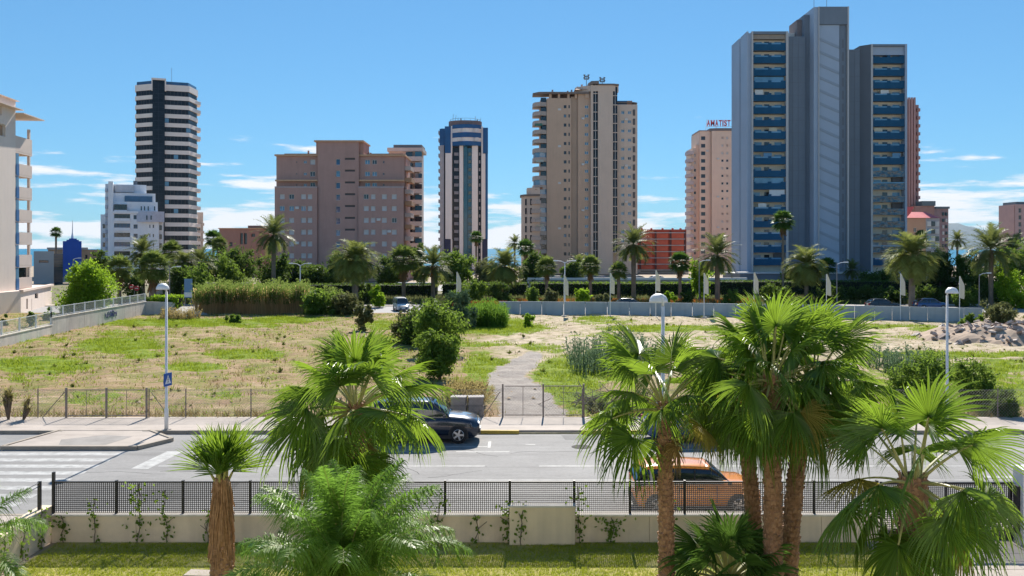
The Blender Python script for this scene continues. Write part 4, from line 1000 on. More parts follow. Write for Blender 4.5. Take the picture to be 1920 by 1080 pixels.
# ---- cobalt blue building with grey annex ------------------------------------------------------------
U_ = Bld('blue_building', 'cobalt blue building with stepped gable and grey annex', 'building', 110, 205, face=True)
X_, Z_ = U_.x, U_.z; cob = M('cobalt_render', (.012,.075,.40), .6, .1, .3)
gb = [(118,520),(153,520),(153,452),(148,452),(148,449.5),(144,449.5),(144,447),(130,447),(130,449.5),(125,449.5),(125,452),(118,452)]
U_.part('gable_wall', MB().add([(X_(x),0,Z_(y)) for x, y in gb]+[(X_(x),9,Z_(y)) for x, y in gb], [tuple(range(11,-1,-1))[::-1], tuple(range(12,24))[::-1]]+[((i+1)%12, i, 12+i, 12+(i+1)%12) for i in range(12)]), cob)
U_.part('link_glazing', MB().box(X_(101), X_(118), 1, 8, 0, Z_(476)), glassM('slate_glass', (.03,.05,.09)))
b = MB()
for k in range(6): b.box(X_(101), X_(118), .9, .99, Z_(505-5*k), Z_(504.3-5*k))
U_.part('glazing_bar', b, frame_d)
ops = [(X_(73)-X_(63), X_(91)-X_(63), Z_(492.5), Z_(488))]
U_.part('annex', MB().facade((X_(63),.5), (1,0), X_(101)-X_(63), 0, Z_(471), ops, .4).box(X_(63), X_(101), 1, 8, 0, Z_(471.2)), M('annex_grey', (.44,.42,.42), .8, .06, .3))
window(U_.root, (X_(63),.5), (1,0), *ops[0], .4, dark_glass, frame_d, 2)
U_.part('spire', MB().tube([(X_(136),3,Z_(447)),(X_(136),3,Z_(436)),(X_(136.5),3,Z_(412))], [.35,.12,.04], 6), white_m)
# far low house behind
V_ = Bld('low_house', 'low pale house with ochre wall behind the cobalt blue building', 'building', 130, 260, face=True)
V_.part('wall', MB().box(V_.x(90), V_.x(190), 0, 10, 0, V_.z(468)), M('ochre_wall', (.48,.30,.19), .85)); V_.part('roof', MB().box(V_.x(88), V_.x(165), -.4, 10, V_.z(468), V_.z(464)), M('pale_roof', (.5,.44,.4), .8))
V_.part('window', MB().box(V_.x(160), V_.x(164), -.1, -.001, V_.z(485), V_.z(478)), dark_glass)

# ---- pale pink block at the left edge ---------------------------------------------------------------------
lp = M('pale_pink_block', (.76,.64,.565), .8, .05, .3, stain=.12); lp2 = M('pale_pink_balcony', (.72,.58,.50), .8, .06, .3)
XE = -62.2
LB = empty('apartment_block', 'pale pink apartment block with stacked balconies at left edge', 'building', (XE, 113.6, 0), R(6))
def bz(py, Y=113.6): return CAMH-(py-HOR)*Y/F
ops = [(5.6, 8.2, bz(225), bz(208)), (5.2, 9.2, bz(262), bz(240))] + [(3.0, 4.4, bz(300+43*i), bz(280+43*i)) for i in range(6)]
# +X facing wall, 12 m long, its far end at the corner
wl_ = MB().facade((0,-12), (0,1), 12, 0, bz(190), ops, .35); wl_.box(-14, -.4, -12, -.01, 0, bz(190.3)); wl_.quad((-.4,0,0),(0,0,0),(0,0,bz(190)),(-.4,0,bz(190)))
wl_.build('wall', lp, LB)
for op in ops: window(LB, (0,-12), (0,1), *op, .35, M('tan_blind', (.40,.25,.16), .7) if op[1] > 6 else dark_glass, frame_m)
MB().box(-14.2, .35, -12.3, .3, bz(190), bz(189)).build('roof_edge', lp2, LB)
MB().box(-14.2, .9, -12.3, .2, bz(207), bz(205.5)).build('cornice', lp2, LB)
MB().prism([(-.3,.02),(1.0,.02),(.9,6.6),(-8,6.6),(-8,.02)], bz(213), bz(211.2)).build('roof_canopy', lp2, LB)
slabm = MB().box(-5.5, .0, .0, 4.9, -.25, -.02).mesh('balcony', lp2)
par = MB(); par.box(-.18, .0, 1.0, 4.9, 0, 1.35); par.box(-5.5, -.18, 4.72, 4.9, 0, 1.35); pam = par.mesh('parapet', lp2)
par0 = MB(); par0.box(-.18, .0, .0, 4.9, 0, 1.9); par0.box(-5.5, -.18, 4.72, 4.9, 0, 1.9); pam0 = par0.mesh('parapet', lp2)
colm = MB().box(-.3, -.02, 4.1, 4.45, 1.35, 2.64).mesh('pillar', lp2)
scr_ = MB().box(-.12, .05, .15, .95, -.2, 1.25).mesh('blue_screen', M('blue_screen', (.05,.16,.36), .4)); scr2 = MB().box(-.1, .0, .2, .95, 1.25, 2.6).mesh('glass_screen', glassM('light_blue_pane', (.16,.32,.48), .15))
for i in range(8):
    z = bz(263) - 1.3 - i*2.885
    if i == 0:
        bl = link('balcony', slabm, LB, (0,0,z)); link('parapet', pam0, bl)
    else:
        bl = link('balcony', slabm, LB, (0,0,z)); link('parapet', pam, bl); link('blue_screen', scr_, bl); link('glass_screen', scr2, bl)
    link('pillar', colm, bl, (0,0,.55 if i == 0 else 0))
    if i == 6: MB().box(-4, -.3, .6, 4.0, 0.02, 2.6).build('closed_glazing', dark_glass, bl)
MB().box(-9, -5.5, .02, 4.9, 0, bz(213)).build('rear_stair', lp, LB)
MB().box(-.3, -.02, 4.1, 4.45, 0, 2.4).build('pillar', lp2, LB); MB().box(-4.5,-1.5,.5,4,0,2.3).build('ground_room', M('ochre_wall', (.48,.30,.19), .85), LB)
# low ground-floor wing
LW = empty('low_wing', 'low flat roofed pink wing beneath the left edge balconies', 'building', (-62.0, 112.0, 0))
cw = MB(); a0 = Vector((-8.0,-12.0)); a1 = Vector((1.0,0.6)); a2 = Vector((-4.5,19))
u = (a2-a1).normalized(); ops = [(3.0,3.9,.25,1.6),(8.0,10.0,1.3,2.0)]
cw.facade((a1.x,a1.y), (u.x,u.y), (a2-a1).length, -.1, 2.75, ops, .3)
for op in ops: window(LW, (a1.x,a1.y), (u.x,u.y), *op, .3, dark_glass, frame_d, 0)
cw.facade((1.0,-16), (0,1), 16.6, -.1, 2.75, [], .3)
cw.quad((1.0,-16,2.75),(1.0,.6,2.75),(-16,.6,2.75),(-16,-16,2.75)); cw.quad((1.0,.6,2.75),(a2.x,a2.y,2.75),(-16,19,2.75),(-16,.6,2.75))
cw.build('wall', lp, LW)
MB().bar((a1.x+.05,a1.y,2.75),(a2.x+.05,a2.y,2.75), .5, .28).build('coping', lp2, LW)

# ---- air-conditioning boxes and awnings on the facades
ac_m = M('air_conditioner_case', (.62,.61,.59), .6, .08); ac = MB().box(-.45,.45,-.38,0,0,.62).box(-.3,.3,-.4,-.38,.08,.52).mesh('air_conditioner', ac_m)
aw_ms = [M('awning_green', (.10,.22,.14), .8), M('awning_cream', (.6,.52,.38), .8), M('awning_rust', (.45,.17,.08), .8)]
rga = random.Random(77)
for (bd, spots, y0, n_) in ((E, [(557.5,392),(730,436),(557.5,458),(710,414)], 0, 8), (J, [(1049,207),(1049,276),(1049,345),(1093,224),(1093,310),(1093,396),(1175,225),(1175,312),(1175,380),(1049,430)], .25, 10), (K, [(1311+15,285),(1345,300),(1345,371),(1326,342),(1345,428)], 0, 5)):
    for (px, py) in spots: link('air_conditioner', ac, bd.root, (bd.x(px), (1.0 if px > 1157 and bd is J else y0)-(1.0 if bd is K and px > 1333 else 0)-.002, bd.z(py)))
for (px, py, m_) in ((1003,232,0),(1005,300,1),(1003,351,2),(1005,420,1)):
    MB().add([(J.x(px),-.6,J.z(py)),(J.x(px+14),-1.2,J.z(py)),(J.x(px+14),-1.9,J.z(py+5)),(J.x(px),-1.3,J.z(py+5))],[(0,1,2,3)]).build('awning', aw_ms[m_], J.root)
for k, (px, row) in enumerate(((1424,4),(1450,7),(1440,9),(1660,3),(1648,6),(1682,8),(1430,13))):
    base = (83 if px < 1500 else 107); z = A.z(base)-1.12-row*2.787
    MB().box(A.x(px)-.9, A.x(px)+.9, .3, .36, 1.1, 2.3).build('sun_blind', [M('blind_white', (.7,.68,.64), .8), aw_ms[1], M('blind_blue', (.15,.3,.45), .8)][k % 3], A.root, loc=(0,0,z))

# ---- the block the view is taken from, behind the viewpoint -----------------------------
HB = empty('apartment_block', 'white apartment block with balconies from which the view is taken', 'building', (0, -1.7, GZ0))
ops = [(3+5.2*i, 5.6+5.2*i, .9+2.9*k, 3.0+2.9*k) for i in range(9) for k in range(6) if k or i % 2]
w_ = MB().facade((25, 0), (-1, 0), 50, -.1, 18.5, ops, .3); w_.box(-25, 25, -12, -.32, -.1, 18.5); w_.build('wall', white_r, HB)
for op in ops: window(HB, (25, 0), (-1, 0), *op, .3, dark_glass, frame_m, 1)
slb = MB().box(-2.4, 2.4, 0, 1.45, -.2, 0).mesh('balcony', white_r)
for i in range(9):
    for k in range(1, 6):
        if i % 2 == 0: link('balcony', slb, HB, (-20.8+5.2*i, 0, .55+2.9*k))
# windows on the street-side face of the left block
for k in range(8):
    for j in range(4): window(LB, (-14, -12.0), (1, 0), 1.2+3.3*j, 2.7+3.3*j, 4.2+2.885*k, 5.6+2.885*k, -.02, shutter_m if (k+j) % 3 == 0 else dark_glass, frame_m)
# ------------------------------------------------------------------ palms and plants
fan_m = leafM('fan_palm_leaf', (0.03,0.085,0.012), (0.105,0.20,0.03), 0.42, (0.30,0.46,0.04), 0.36, 0.42)
fan_dk = leafM('dark_fan_leaf', (0.035,0.085,0.018), (0.075,0.15,0.03), 0.3, (0.14,0.26,0.04), 0.4)
fan_dry = leafM('dry_fan_leaf', (0.22,0.15,0.06), (0.36,0.27,0.11), 0.3, (0.4,0.28,0.1), 0.6)
pin_m = leafM('feather_palm_leaf', (0.06,0.13,0.014), (0.15,0.25,0.03), 0.42, (0.24,0.44,0.06), 0.45, 0.28)
date_m = leafM('date_palm_leaf', (0.062,0.095,0.03), (0.14,0.17,0.055), 0.32, (0.26,0.30,0.08), 0.45)
skirt_m = leafM('dead_palm_skirt', (0.16,0.095,0.045), (0.30,0.18,0.085), 0.2, (0.35,0.2,0.08), 0.8)
fruit_m = M('orange_date_clusters', (0.50,0.24,0.05), .7, .25, 4)
petiole_m = M('palm_petiole', (0.24,0.28,0.08), .5, .2, 3, c2=(0.36,0.32,0.13))
trunk_m = M('palm_trunk', (0.22,0.11,0.055), .9, .3, 5, .6, 14, c2=(0.30,0.17,0.095))
fibre_m = M('palm_fibre', (0.25,0.13,0.06), .9, .3, 6, .6, 30, c2=(0.36,0.21,0.11))
grey_trunk = M('grey_palm_trunk', (0.21,0.165,0.125), .95, .25, 1.2, .4, 4)
bark = M('tree_bark', (0.13,0.095,0.07), .95, .25, 2, .4, 8)

def fan_leaf(seed, elev, pet=0.95, Rb=0.95, segs=46, spread=125, droop=0.5, mat=fan_m):
    rg = random.Random(seed); mb = MB()
    d0 = Vector((math.cos(elev), 0, math.sin(elev))); pts = []; p = Vector((0,0,0)); e = elev; ns = 7
    bend = 0.5*math.cos(elev)*pet
    for i in range(ns):
        pts.append(p.copy()); p = p + Vector((math.cos(e),0,math.sin(e)))*(pet/(ns-1)); e -= bend/(ns-1)
    mb.tube(pts, [.028-.014*i/(ns-1) for i in range(ns)], 5, 1, False)
    Hh = pts[-1]; d = Vector((math.cos(e),0,math.sin(e))); s = Vector((0,1,0)); nrm = s.cross(d)*-1
    if nrm.z < 0 and elev > -0.6: nrm = -nrm
    tw = rg.uniform(-.75,.75); fold = rg.uniform(.15,.5); s = (s*math.cos(tw)+nrm*math.sin(tw)).normalized(); nrm = d.cross(s).normalized()
    if nrm.z < 0: nrm = -nrm
    rows = [0.0, .2, .38, .55, .72, .87, 1.0]; dphi = R(spread)*2/segs
    for k in range(segs):
        ph = -R(spread)+dphi*(k+.5)+rg.uniform(-.02,.02); L = Rb*(.74+.26*math.cos(ph*.7))*rg.uniform(.92,1.06)
        v = (d*math.cos(ph)+s*math.sin(ph)); v = (v - nrm*fold*abs(math.sin(ph))).normalized()
        side = nrm.cross(v).normalized(); tipd = droop*rg.uniform(.4,1.9); b = len(mb.v)
        lat = rg.uniform(-.16,.16)
        for i, r in enumerate(rows):
            q = max(0, (r-.42)/.58)
            c = Hh + v*(r*L*(1-.22*q*q*min(1,tipd))) + Vector((0,0,-1))*(L*.55*tipd*q*q) - nrm*(.10*r*r*L) + side*(lat*q*q*L)
            w = r*L*dphi*.52 if r <= .39 else .39*L*dphi*.52*(1-((r-.39)/.61)**1.5)*1.1+.001
            if r == 0: w = .004
            mb.v += [tuple(c-side*w+nrm*w*.8), tuple(c-nrm*w*.3), tuple(c+side*w+nrm*w*.8)]
        for i in range(len(rows)-1):
            a = b+i*3
            mb.f += [(a,a+1,a+4,a+3),(a+1,a+2,a+5,a+4)]; mb.m += [0,0]
    return mb.mesh('fan_frond', [mat, petiole_m], False)

def pinnate_leaf(seed, elev, L=2.6, n=56, ll=0.55, arch=1.5, mat=pin_m, wd=.016, hang=.35, rad=.02, rows=4, plume=0.0):
    rg = random.Random(seed); mb = MB(); pts = []; p = Vector((0,0,0)); e = elev; ns = 16
    for i in range(ns):
        pts.append(p.copy()); p = p+Vector((math.cos(e),0,math.sin(e)))*(L/(ns-1)); e -= arch*(0.35+1.3*i/ns)/ns
    mb.tube(pts, [rad*(1-.85*i/(ns-1)) for i in range(ns)], 5, 1, False)
    for k in range(n):
        t = .14+.86*(k+.5)/n; f = t*(ns-1); i = min(int(f), ns-2); c = pts[i].lerp(pts[i+1], f-i); tg = (pts[i+1]-pts[i]).normalized()
        sd = Vector((0,1,0)); up = tg.cross(sd).normalized(); 
        if up.z < 0: up = -up
        l_ = ll*(math.sin(math.pi*min(1,(t*.92+.06)))**.6)*rg.uniform(.85,1.1)
        for sg in (-1,1):
            fw = .35+.55*t
            v = (sd*sg*1.0+tg*fw+up*rg.uniform(-.35*plume,.55+.75*plume)).normalized(); side = v.cross(up).normalized()
            b = len(mb.v)
            for j in range(rows):
                r = j/(rows-1); q = c+v*(l_*r)+Vector((0,0,-1))*(hang*l_*r*r*rg.uniform(.8,1.2)); w = wd*(1-r**2*.95)
                mb.v += [tuple(q-side*w), tuple(q+side*w)]
            for j in range(rows-1):
                a = b+2*j; mb.f.append((a,a+1,a+3,a+2)); mb.m.append(0)
    return mb.mesh('feather_frond', [mat, petiole_m], False)

ELS = [82, 66, 50, 34, 18, 2, -16, -36, -58]
FAN = {}
def fan_set(key, stiff=1.0, **kw):
    FAN[key] = [[fan_leaf(100+31*i+7*j+hash_(key), R(e), droop=stiff*(.22 if e > 40 else .4 if e > -5 else .6), **kw) for j in range(3)] for i, e in enumerate(ELS)]
def hash_(s): return sum(ord(c) for c in s)
def nearest(e): return min(range(len(ELS)), key=lambda i: abs(ELS[i]-e))

def boots(mb, H, r0, r1, base_z, n_rings, per, size, curve, mi=0, rg=rnd):
    for i in range(n_rings):
        t = (i+.5)/n_rings; z = base_z+H*t
        for k in range(per):
            a = 2*math.pi*(k+.5*(i % 2))/per + rg.uniform(-.12,.12); r = (r0+(r1-r0)*t)*rg.uniform(.93,1.02)
            c = curve(t); u = Vector((math.cos(a), math.sin(a), 0)); tn = Vector((-math.sin(a), math.cos(a), 0)); w = size*rg.uniform(.75,1.2); h = size*rg.uniform(1.0,1.8)
            p0 = Vector((c.x, c.y, z))+u*r*.96; tip = p0+u*(size*rg.uniform(.25,.75))+Vector((0,0,h))
            mb.add([p0-tn*w*.6, p0+tn*w*.6, tip+tn*w*.25, tip-tn*w*.25, p0+Vector((0,0,h*1.2))-tn*w*.5, p0+Vector((0,0,h*1.2))+tn*w*.5],
                   [(0,1,2,3),(3,2,5,4),(0,3,4),(1,5,2)], mi)

def fan_palm(name, label, base, height, r0, r1, key, nf, scale, lean=(0,0), emin=-60, emax=84, seed=1, trunk='boots', petk=None, group=None, azoff=0.0, top_dead=3, az_skip=None):
    rg = random.Random(seed)
    T = empty(name, label, 'palm tree', base, 0, group)
    cv = lambda t: Vector((lean[0]*t*t, lean[1]*t*t, 0))
    mb = MB(); n_ = 14; pts = []; rr = []
    for i in range(n_):
        t = i/(n_-1); pts.append(cv(t)+Vector((0,0,height*t))); rr.append((r0+(r1-r0)*t)*(1+.05*math.sin(i*2.3))*(1.12 if i == 0 else 1))
    mb.tube(pts, rr, 14)
    tr = mb.build('trunk', trunk_m if trunk == 'boots' else fibre_m, T, True)
    bt = MB(); boots(bt, height*(1.0 if trunk == 'boots' else .42), r0, r1 if trunk == 'boots' else r0*.95, 0, int(height*(1.0 if trunk == 'boots' else .42)/.12), 11, .075, (lambda t: cv(t)) if trunk == 'boots' else (lambda t: cv(t*.42)), 0, rg)
    bt.build('leaf_bases', M('leaf_base_husk', (0.25,0.14,0.08), .9, .35, 8, .3, 30, c2=(.32,.19,.115)), tr)
    if trunk != 'boots':   # matted fibre strands hanging on the upper trunk
        st = MB()
        for k in range(240):
            a = rg.uniform(0, 2*math.pi); t = rg.uniform(.45,1.0); r = (r0+(r1-r0)*t)*1.0; c = cv(t); z = height*t; ln = rg.uniform(.3,.8)
            u = Vector((math.cos(a),math.sin(a),0)); p0 = Vector((c.x,c.y,z))+u*r*.98
            q = p0+Vector((0,0,-ln))+u*(.05+.05*rg.random())+Vector((-math.sin(a),math.cos(a),0))*rg.uniform(-.08,.08); st.bar(p0, q, .02, .012)
        st.build('fibre_strands', M('palm_strands', (.25,.13,.06), .9, .3, 5, c2=(.36,.21,.11)), tr)
    top = Vector((lean[0], lean[1], height))
    for i in range(nf):
        t = (i+.5)/nf; e = emax+(emin-emax)*t**.95 + rg.uniform(-9,9); az = azoff+i*2.39996+rg.uniform(-.2,.2)
        k = nearest(e); me = FAN[key][k][rg.randrange(3)]
        if az_skip and az_skip(az, e): continue
        if key == 'a' and e < 12 and rg.random() < .16: me = FAN['yel'][k][rg.randrange(3)]
        link('frond', me, T, top+Vector((math.cos(az)*r1*.5, math.sin(az)*r1*.5, -.25*t)), (rg.uniform(-.08,.08), rg.uniform(-.06,.06), az), scale*rg.uniform(.85,1.12))
    if top_dead:
        for i in range(top_dead):
            az = rg.uniform(0, 6.28); me = FAN['dry'][nearest(-58)][i % 2]
            link('dead_frond', me, T, top+Vector((0,0,-.3)), (0,0,az), scale*.8)
    return T

fan_set('a', pet=.95, Rb=.95); fan_set('short', stiff=.25, pet=.28, Rb=.62, segs=20, spread=60); fan_set('yel', pet=.95, Rb=.9, mat=leafM('yellowing_fan_leaf', (.16,.15,.03), (.30,.27,.07), .4, (.5,.42,.08), .5, .3)); fan_set('dry', pet=.8, Rb=.7, segs=26, mat=fan_dry)
fan_set('low', pet=.55, Rb=.5, segs=26, spread=110, mat=fan_dk)
GZ = -0.13
def basept(px, py_any, Y): X = (px-CX)/F*Y; return (X, Y, GZ)
fan_palm('fan_palm', 'small fan palm with thick shaggy trunk and tight upright crown', basept(416,0,21.2), 2.78, .27, .18, 'short', 17, 1.5, emin=64, emax=88, seed=3, trunk='fibre', top_dead=0)
fan_palm('fan_palm', 'large fan palm crown rising behind the feathery palm, hiding the dark car', basept(668,0,19.5), 4.75, .2, .17, 'a', 48, 1.15, lean=(-.02,.1), az_skip=lambda az, e: e < 2 and math.cos(az) > .55, seed=11, top_dead=4)
fan_palm('fan_palm', 'single fan palm with rough brown trunk in front of the orange car', basept(1250,0,20.0), 4.72, .185, .13, 'a', 28, 1.1, lean=(-.05,.1), az_skip=lambda az, e: (e < -8 and math.cos(az) > .2) or e < -24, seed=23, emin=-36, emax=80, top_dead=2)
fan_palm('fan_palm', 'leftmost of the three trunks sharing one dense palm crown', basept(1418,0,20.8), 4.62, .18, .15, 'a', 32, .98, lean=(-.35,.2), az_skip=lambda az, e: e < 0 and math.cos(az) < -.1, seed=31, emin=-35, top_dead=3, group='clump of three fan palms')
fan_palm('fan_palm', 'middle of the three trunks in the palm clump, tallest and nearest', basept(1450,0,19.3), 5.42, .205, .17, 'a', 42, 1.08, lean=(-.05,0), seed=41, emin=-48, top_dead=3, group='clump of three fan palms')
fan_palm('fan_palm', 'rightmost trunk of the palm clump, leaning right, with thick bark', basept(1478,0,20.2), 5.2, .2, .16, 'a', 36, 1.08, lean=(.55,.1), seed=53, emin=-48, top_dead=3, group='clump of three fan palms')
fan_palm('fan_palm', 'broad fan palm before the sliding gate with pale stalks and hanging fronds', basept(1712,0,17.0), 3.85, .3, .25, 'a', 27, 1.16, seed=67, emin=-66, emax=95, top_dead=0)
def low_palm(label, loc, sc, n_, seed, em=(80,-15)):
    rg = random.Random(seed); T = empty('dwarf_fan_palm', label, 'palm', loc)
    MB().tube([(0,0,0),(0.02,0,.35*sc),(0,.02,.6*sc)], [.14*sc,.13*sc,.09*sc], 8).build('stem', fibre_m, T)
    for i in range(n_):
        e = em[0]+(em[1]-em[0])*(i+.5)/n_; az = i*2.4+rg.uniform(-.3,.3)
        link('frond', FAN['low'][nearest(e)][i % 2], T, (0,0,.5*sc), (0,0,az), sc*rg.uniform(.85,1.15))
p = at(1365, 985, 19.8); low_palm('dark dwarf fan palm growing at the foot of the palm clump', (p.x, p.y, GZ), 1.65, 40, 5)
p = at(1335, 1040, 19.0); low_palm('low dark dwarf fan palm leaning left of palm clump', (p.x, p.y, GZ), .9, 20, 6)
p = at(480, 1060, 21.3); low_palm('spiky dark dwarf fan palm on lawn beside shaggy trunk', (p.x, p.y, GZ-.35), .62, 20, 8)

PIN = [[pinnate_leaf(500+17*i+j, R(e), 2.75, 130, .72, ar, wd=.012, hang=.75, plume=1.0) for j in range(2)] for i, (e, ar) in enumerate(((84,.9),(70,1.25),(56,1.6),(40,1.8),(22,1.7),(4,1.4)))]
def feather_palm(label, base, height, nf, scale, seed, spread=5, trunk_r=.16):
    rg = random.Random(seed); T = empty('feather_palm', label, 'palm tree', base)
    MB().tube([(0,0,0),(.02,0,height*.5),(0,0,height)], [trunk_r*1.2,trunk_r,trunk_r*.8], 12).build('trunk', grey_trunk, T, True)
    MB().tube([(0,0,height-.1),(0,0,height+.35)], [trunk_r*.85,.05], 10).build('crownshaft', petiole_m, T, True)
    for i in range(nf):
        k = min(len(PIN)-1, int((i+.3)/nf*spread)); az = i*2.39996+seed
        link('frond', PIN[k][rg.randrange(2)], T, (0,0,height+.1), (rg.uniform(-.15,.15), rg.uniform(-.08,.08), az), scale*rg.uniform(.9,1.1))
    return T
p = at(645, 1085, 14.2); feather_palm('bright green feathery palm filling the lower middle left', (p.x, p.y, GZ), p.z-GZ-.3, 40, .78, 2, 3.9)
p = at(-70, 1040, 15.5); feather_palm('feathery palm whose frond tips enter at the lower left edge', (p.x, p.y, GZ), p.z-GZ-.2, 16, .62, 6, 5)

# ---- broadleaf crowns --------------------------------------------------------------------------------
def leaf_cloud(seed, blobs, n_, leaf, shell=.55):
    """leaf-sized quads through a volume of clumps; blobs: (x,y,z,rx,ry,rz)"""
    rg = np.random.default_rng(seed); B_ = np.array(blobs, dtype=float); vol = B_[:,3]*B_[:,4]*B_[:,5]
    # sub-clumps give light and dark masses and an uneven outline
    n_ = int(n_*1.9); ncl = max(14, n_//60); bi = rg.choice(len(B_), ncl, p=vol/vol.sum())
    d = rg.normal(size=(ncl,3)); d /= np.linalg.norm(d, axis=1)[:,None]; r = rg.uniform(shell, 1.02, ncl)[:,None]
    cc = B_[bi,:3]+d*r*B_[bi,3:]; cr = (np.cbrt(vol[bi])*rg.uniform(.2,.4,ncl))
    ci = rg.integers(0, ncl, n_); dd = rg.normal(size=(n_,3))*.55
    c = cc[ci]+dd*cr[ci][:,None]
    a = rg.normal(size=(n_,3)); a /= np.linalg.norm(a,axis=1)[:,None]; b = np.cross(a, rg.normal(size=(n_,3))); b /= np.linalg.norm(b,axis=1)[:,None]
    L = leaf*rg.uniform(.6,1.3,n_)[:,None]
    V = np.stack([c-a*L, c-b*L*.45, c+a*L, c+b*L*.45], 1).reshape(-1,3)
    V[:,2] = np.maximum(V[:,2], 0.02)
    return V, np.arange(len(V)).reshape(-1,4)
def blob_set(seed, h, r, n_=7, z0=.35):
    rg = random.Random(seed); out = []
    for i in range(n_):
        a = rg.uniform(0,6.28); q = rg.uniform(0,.5)*r; z = h*rg.uniform(z0,.80)
        out.append((q*math.cos(a), q*math.sin(a), z, r*rg.uniform(.5,.75), r*rg.uniform(.5,.75), min(h-z, h*.32)*rg.uniform(.85,1.1)+.06*h))
    return out
L_dark = leafM('dark_tree_leaf', (0.02,0.045,0.014), (0.07,0.115,0.028), 0.34, (.18,.28,.045))
L_mid = leafM('mid_tree_leaf', (0.045,0.10,0.018), (0.115,0.19,0.035), 0.4, (.24,.36,.05))
L_lime = leafM('lime_tree_leaf', (0.10,0.20,0.012), (0.20,0.33,0.02), 0.45, (.36,.55,.04))
L_olive = leafM('olive_leaf', (0.07,0.085,0.035), (0.14,0.15,0.06), 0.3, (.22,.24,.09))
L_reed = leafM('reed_leaf', (0.11,0.17,0.04), (0.23,0.30,0.08), 0.42, (.34,.43,.09), .8, 0)
L_dryreed = leafM('dry_reed_stalk', (0.30,0.19,0.09), (0.62,0.46,0.25), 0.6, (.75,.52,.26), .8, 0)
L_silver = leafM('blue_green_leaf', (0.06,0.10,0.06), (0.12,0.17,0.095), 0.2, (.13,.21,.1), .85, 0)
TREES = {}
def tree(name, label, px, py_top, Y, rpx, m, seed, zbase=0.0, n_=2600, cat='tree', z0=.35, leaf=None, px_base=None, group=None):
    Xc = (px-CX)/F*Y; h = CAMH-(py_top-HOR)*Y/F - zbase; r = rpx*Y/F
    T = empty(name, label, cat, (Xc, Y, zbase), 0, group)
    bl = blob_set(seed, h, r, 8, z0); leaf = (leaf or max(.10, Y*.0013))*1.25
    V, Fq_ = leaf_cloud(seed, bl, n_, leaf)
    link('crown', np_mesh('crown', V, Fq_, m), T)
    if z0 > .2:
        mb = MB(); rg = random.Random(seed); tr = max(.06, r*.06)
        mb.tube([(0,0,-.1),(.05*r,0,h*.25),(0,.03*r,h*.5)], [tr*1.3,tr,tr*.6], 8)
        for b_ in bl[:5]: mb.tube([(0,0,h*.3),(b_[0]*.5,b_[1]*.5,h*.3+(b_[2]-h*.3)*.6),b_[:3]], [tr*.6,tr*.4,tr*.15], 5)
        mb.build('trunk', bark, T)
    return T
# ---- distant palms ----------------------------------------------------------------------------------------
def far_date_crown(seed, nf=62, L=1.12, mat=date_m, arch=1.5, leaflets=26, emax=85, emin=-40, wd=.016, ll=.28):
    rg = random.Random(seed); mb = MB()
    for i in range(nf):
        t = (i+.5)/nf; e = R(emax+(emin-emax)*t**.9+rg.uniform(-8,8)); az = i*2.39996+rg.uniform(-.2,.2); ca, sa = math.cos(az), math.sin(az)
        pts = []; p = Vector((0,0,0)); ns = 9; Lf = L*rg.uniform(.85,1.1); ar = arch*rg.uniform(.7,1.15)
        for k in range(ns):
            pts.append(p.copy()); p = p+Vector((math.cos(e),0,math.sin(e)))*(Lf/(ns-1)); e -= ar*(.4+1.2*k/ns)/ns
        for k in range(ns-1):
            a, b = pts[k], pts[k+1]; w = .010*(1-k/ns)+.002
            q = [Vector((v.x*ca-v.y*sa, v.x*sa+v.y*ca, v.z)) for v in (a+Vector((0,w,0)), a-Vector((0,w,0)), b-Vector((0,w,0)), b+Vector((0,w,0)))]
            mb.add(q, [(0,1,2,3)], 0)
        for k in range(leaflets):
            tt = .16+.84*(k+.5)/leaflets; f = tt*(ns-1); j = min(int(f), ns-2); c = pts[j].lerp(pts[j+1], f-j); tg = (pts[j+1]-pts[j]).normalized()
            up = tg.cross(Vector((0,1,0))); up = up if up.z > 0 else -up; l_ = ll*math.sin(math.pi*(tt*.88+.08))**.5*Lf
            for sg in (-1,1):
                v = (Vector((0,sg,0))*.85+tg*.75+up*rg.uniform(.1,.6)).normalized(); s_ = v.cross(up).normalized()*wd
                tip = c+v*l_+Vector((0,0,-.25*l_)); q = [c-s_, c+s_, tip]
                mb.add([Vector((w.x*ca-w.y*sa, w.x*sa+w.y*ca, w.z)) for w in q], [(0,1,2)], 0)
    return mb.mesh('crown', mat)
def far_fan_crown(seed, nf=60, mat=fan_dk, segs=15, emax=85, emin=-50):
    rg = random.Random(seed); mb = MB()
    for i in range(nf):
        t = (i+.5)/nf; e = R(emax+(emin-emax)*t**.9+rg.uniform(-8,8)); az = i*2.39996; ca, sa = math.cos(az), math.sin(az)
        d = Vector((math.cos(e),0,math.sin(e))); s_ = Vector((0,1,0)); nn = d.cross(s_); h = d*.48*rg.uniform(.8,1.15); w0 = .012
        T_ = lambda v: Vector((v.x*ca-v.y*sa, v.x*sa+v.y*ca, v.z))
        mb.add([T_(s_*w0), T_(-s_*w0), T_(h-s_*w0), T_(h+s_*w0)], [(0,1,2,3)], 0)
        for k in range(segs):
            ph = R(-105+210*(k+.5)/segs); v = d*math.cos(ph)+s_*math.sin(ph); L = .55*rg.uniform(.85,1.1); sd_ = nn.cross(v).normalized(); m_ = h+v*L*.5; tip = h+v*L+Vector((0,0,-.16*L*rg.uniform(.5,2)))
            w = .5*L*R(210)/segs*.5
            mb.add([T_(h), T_(m_-sd_*w), T_(tip), T_(m_+sd_*w)], [(0,1,2,3)], 0)
    return mb.mesh('crown', mat)
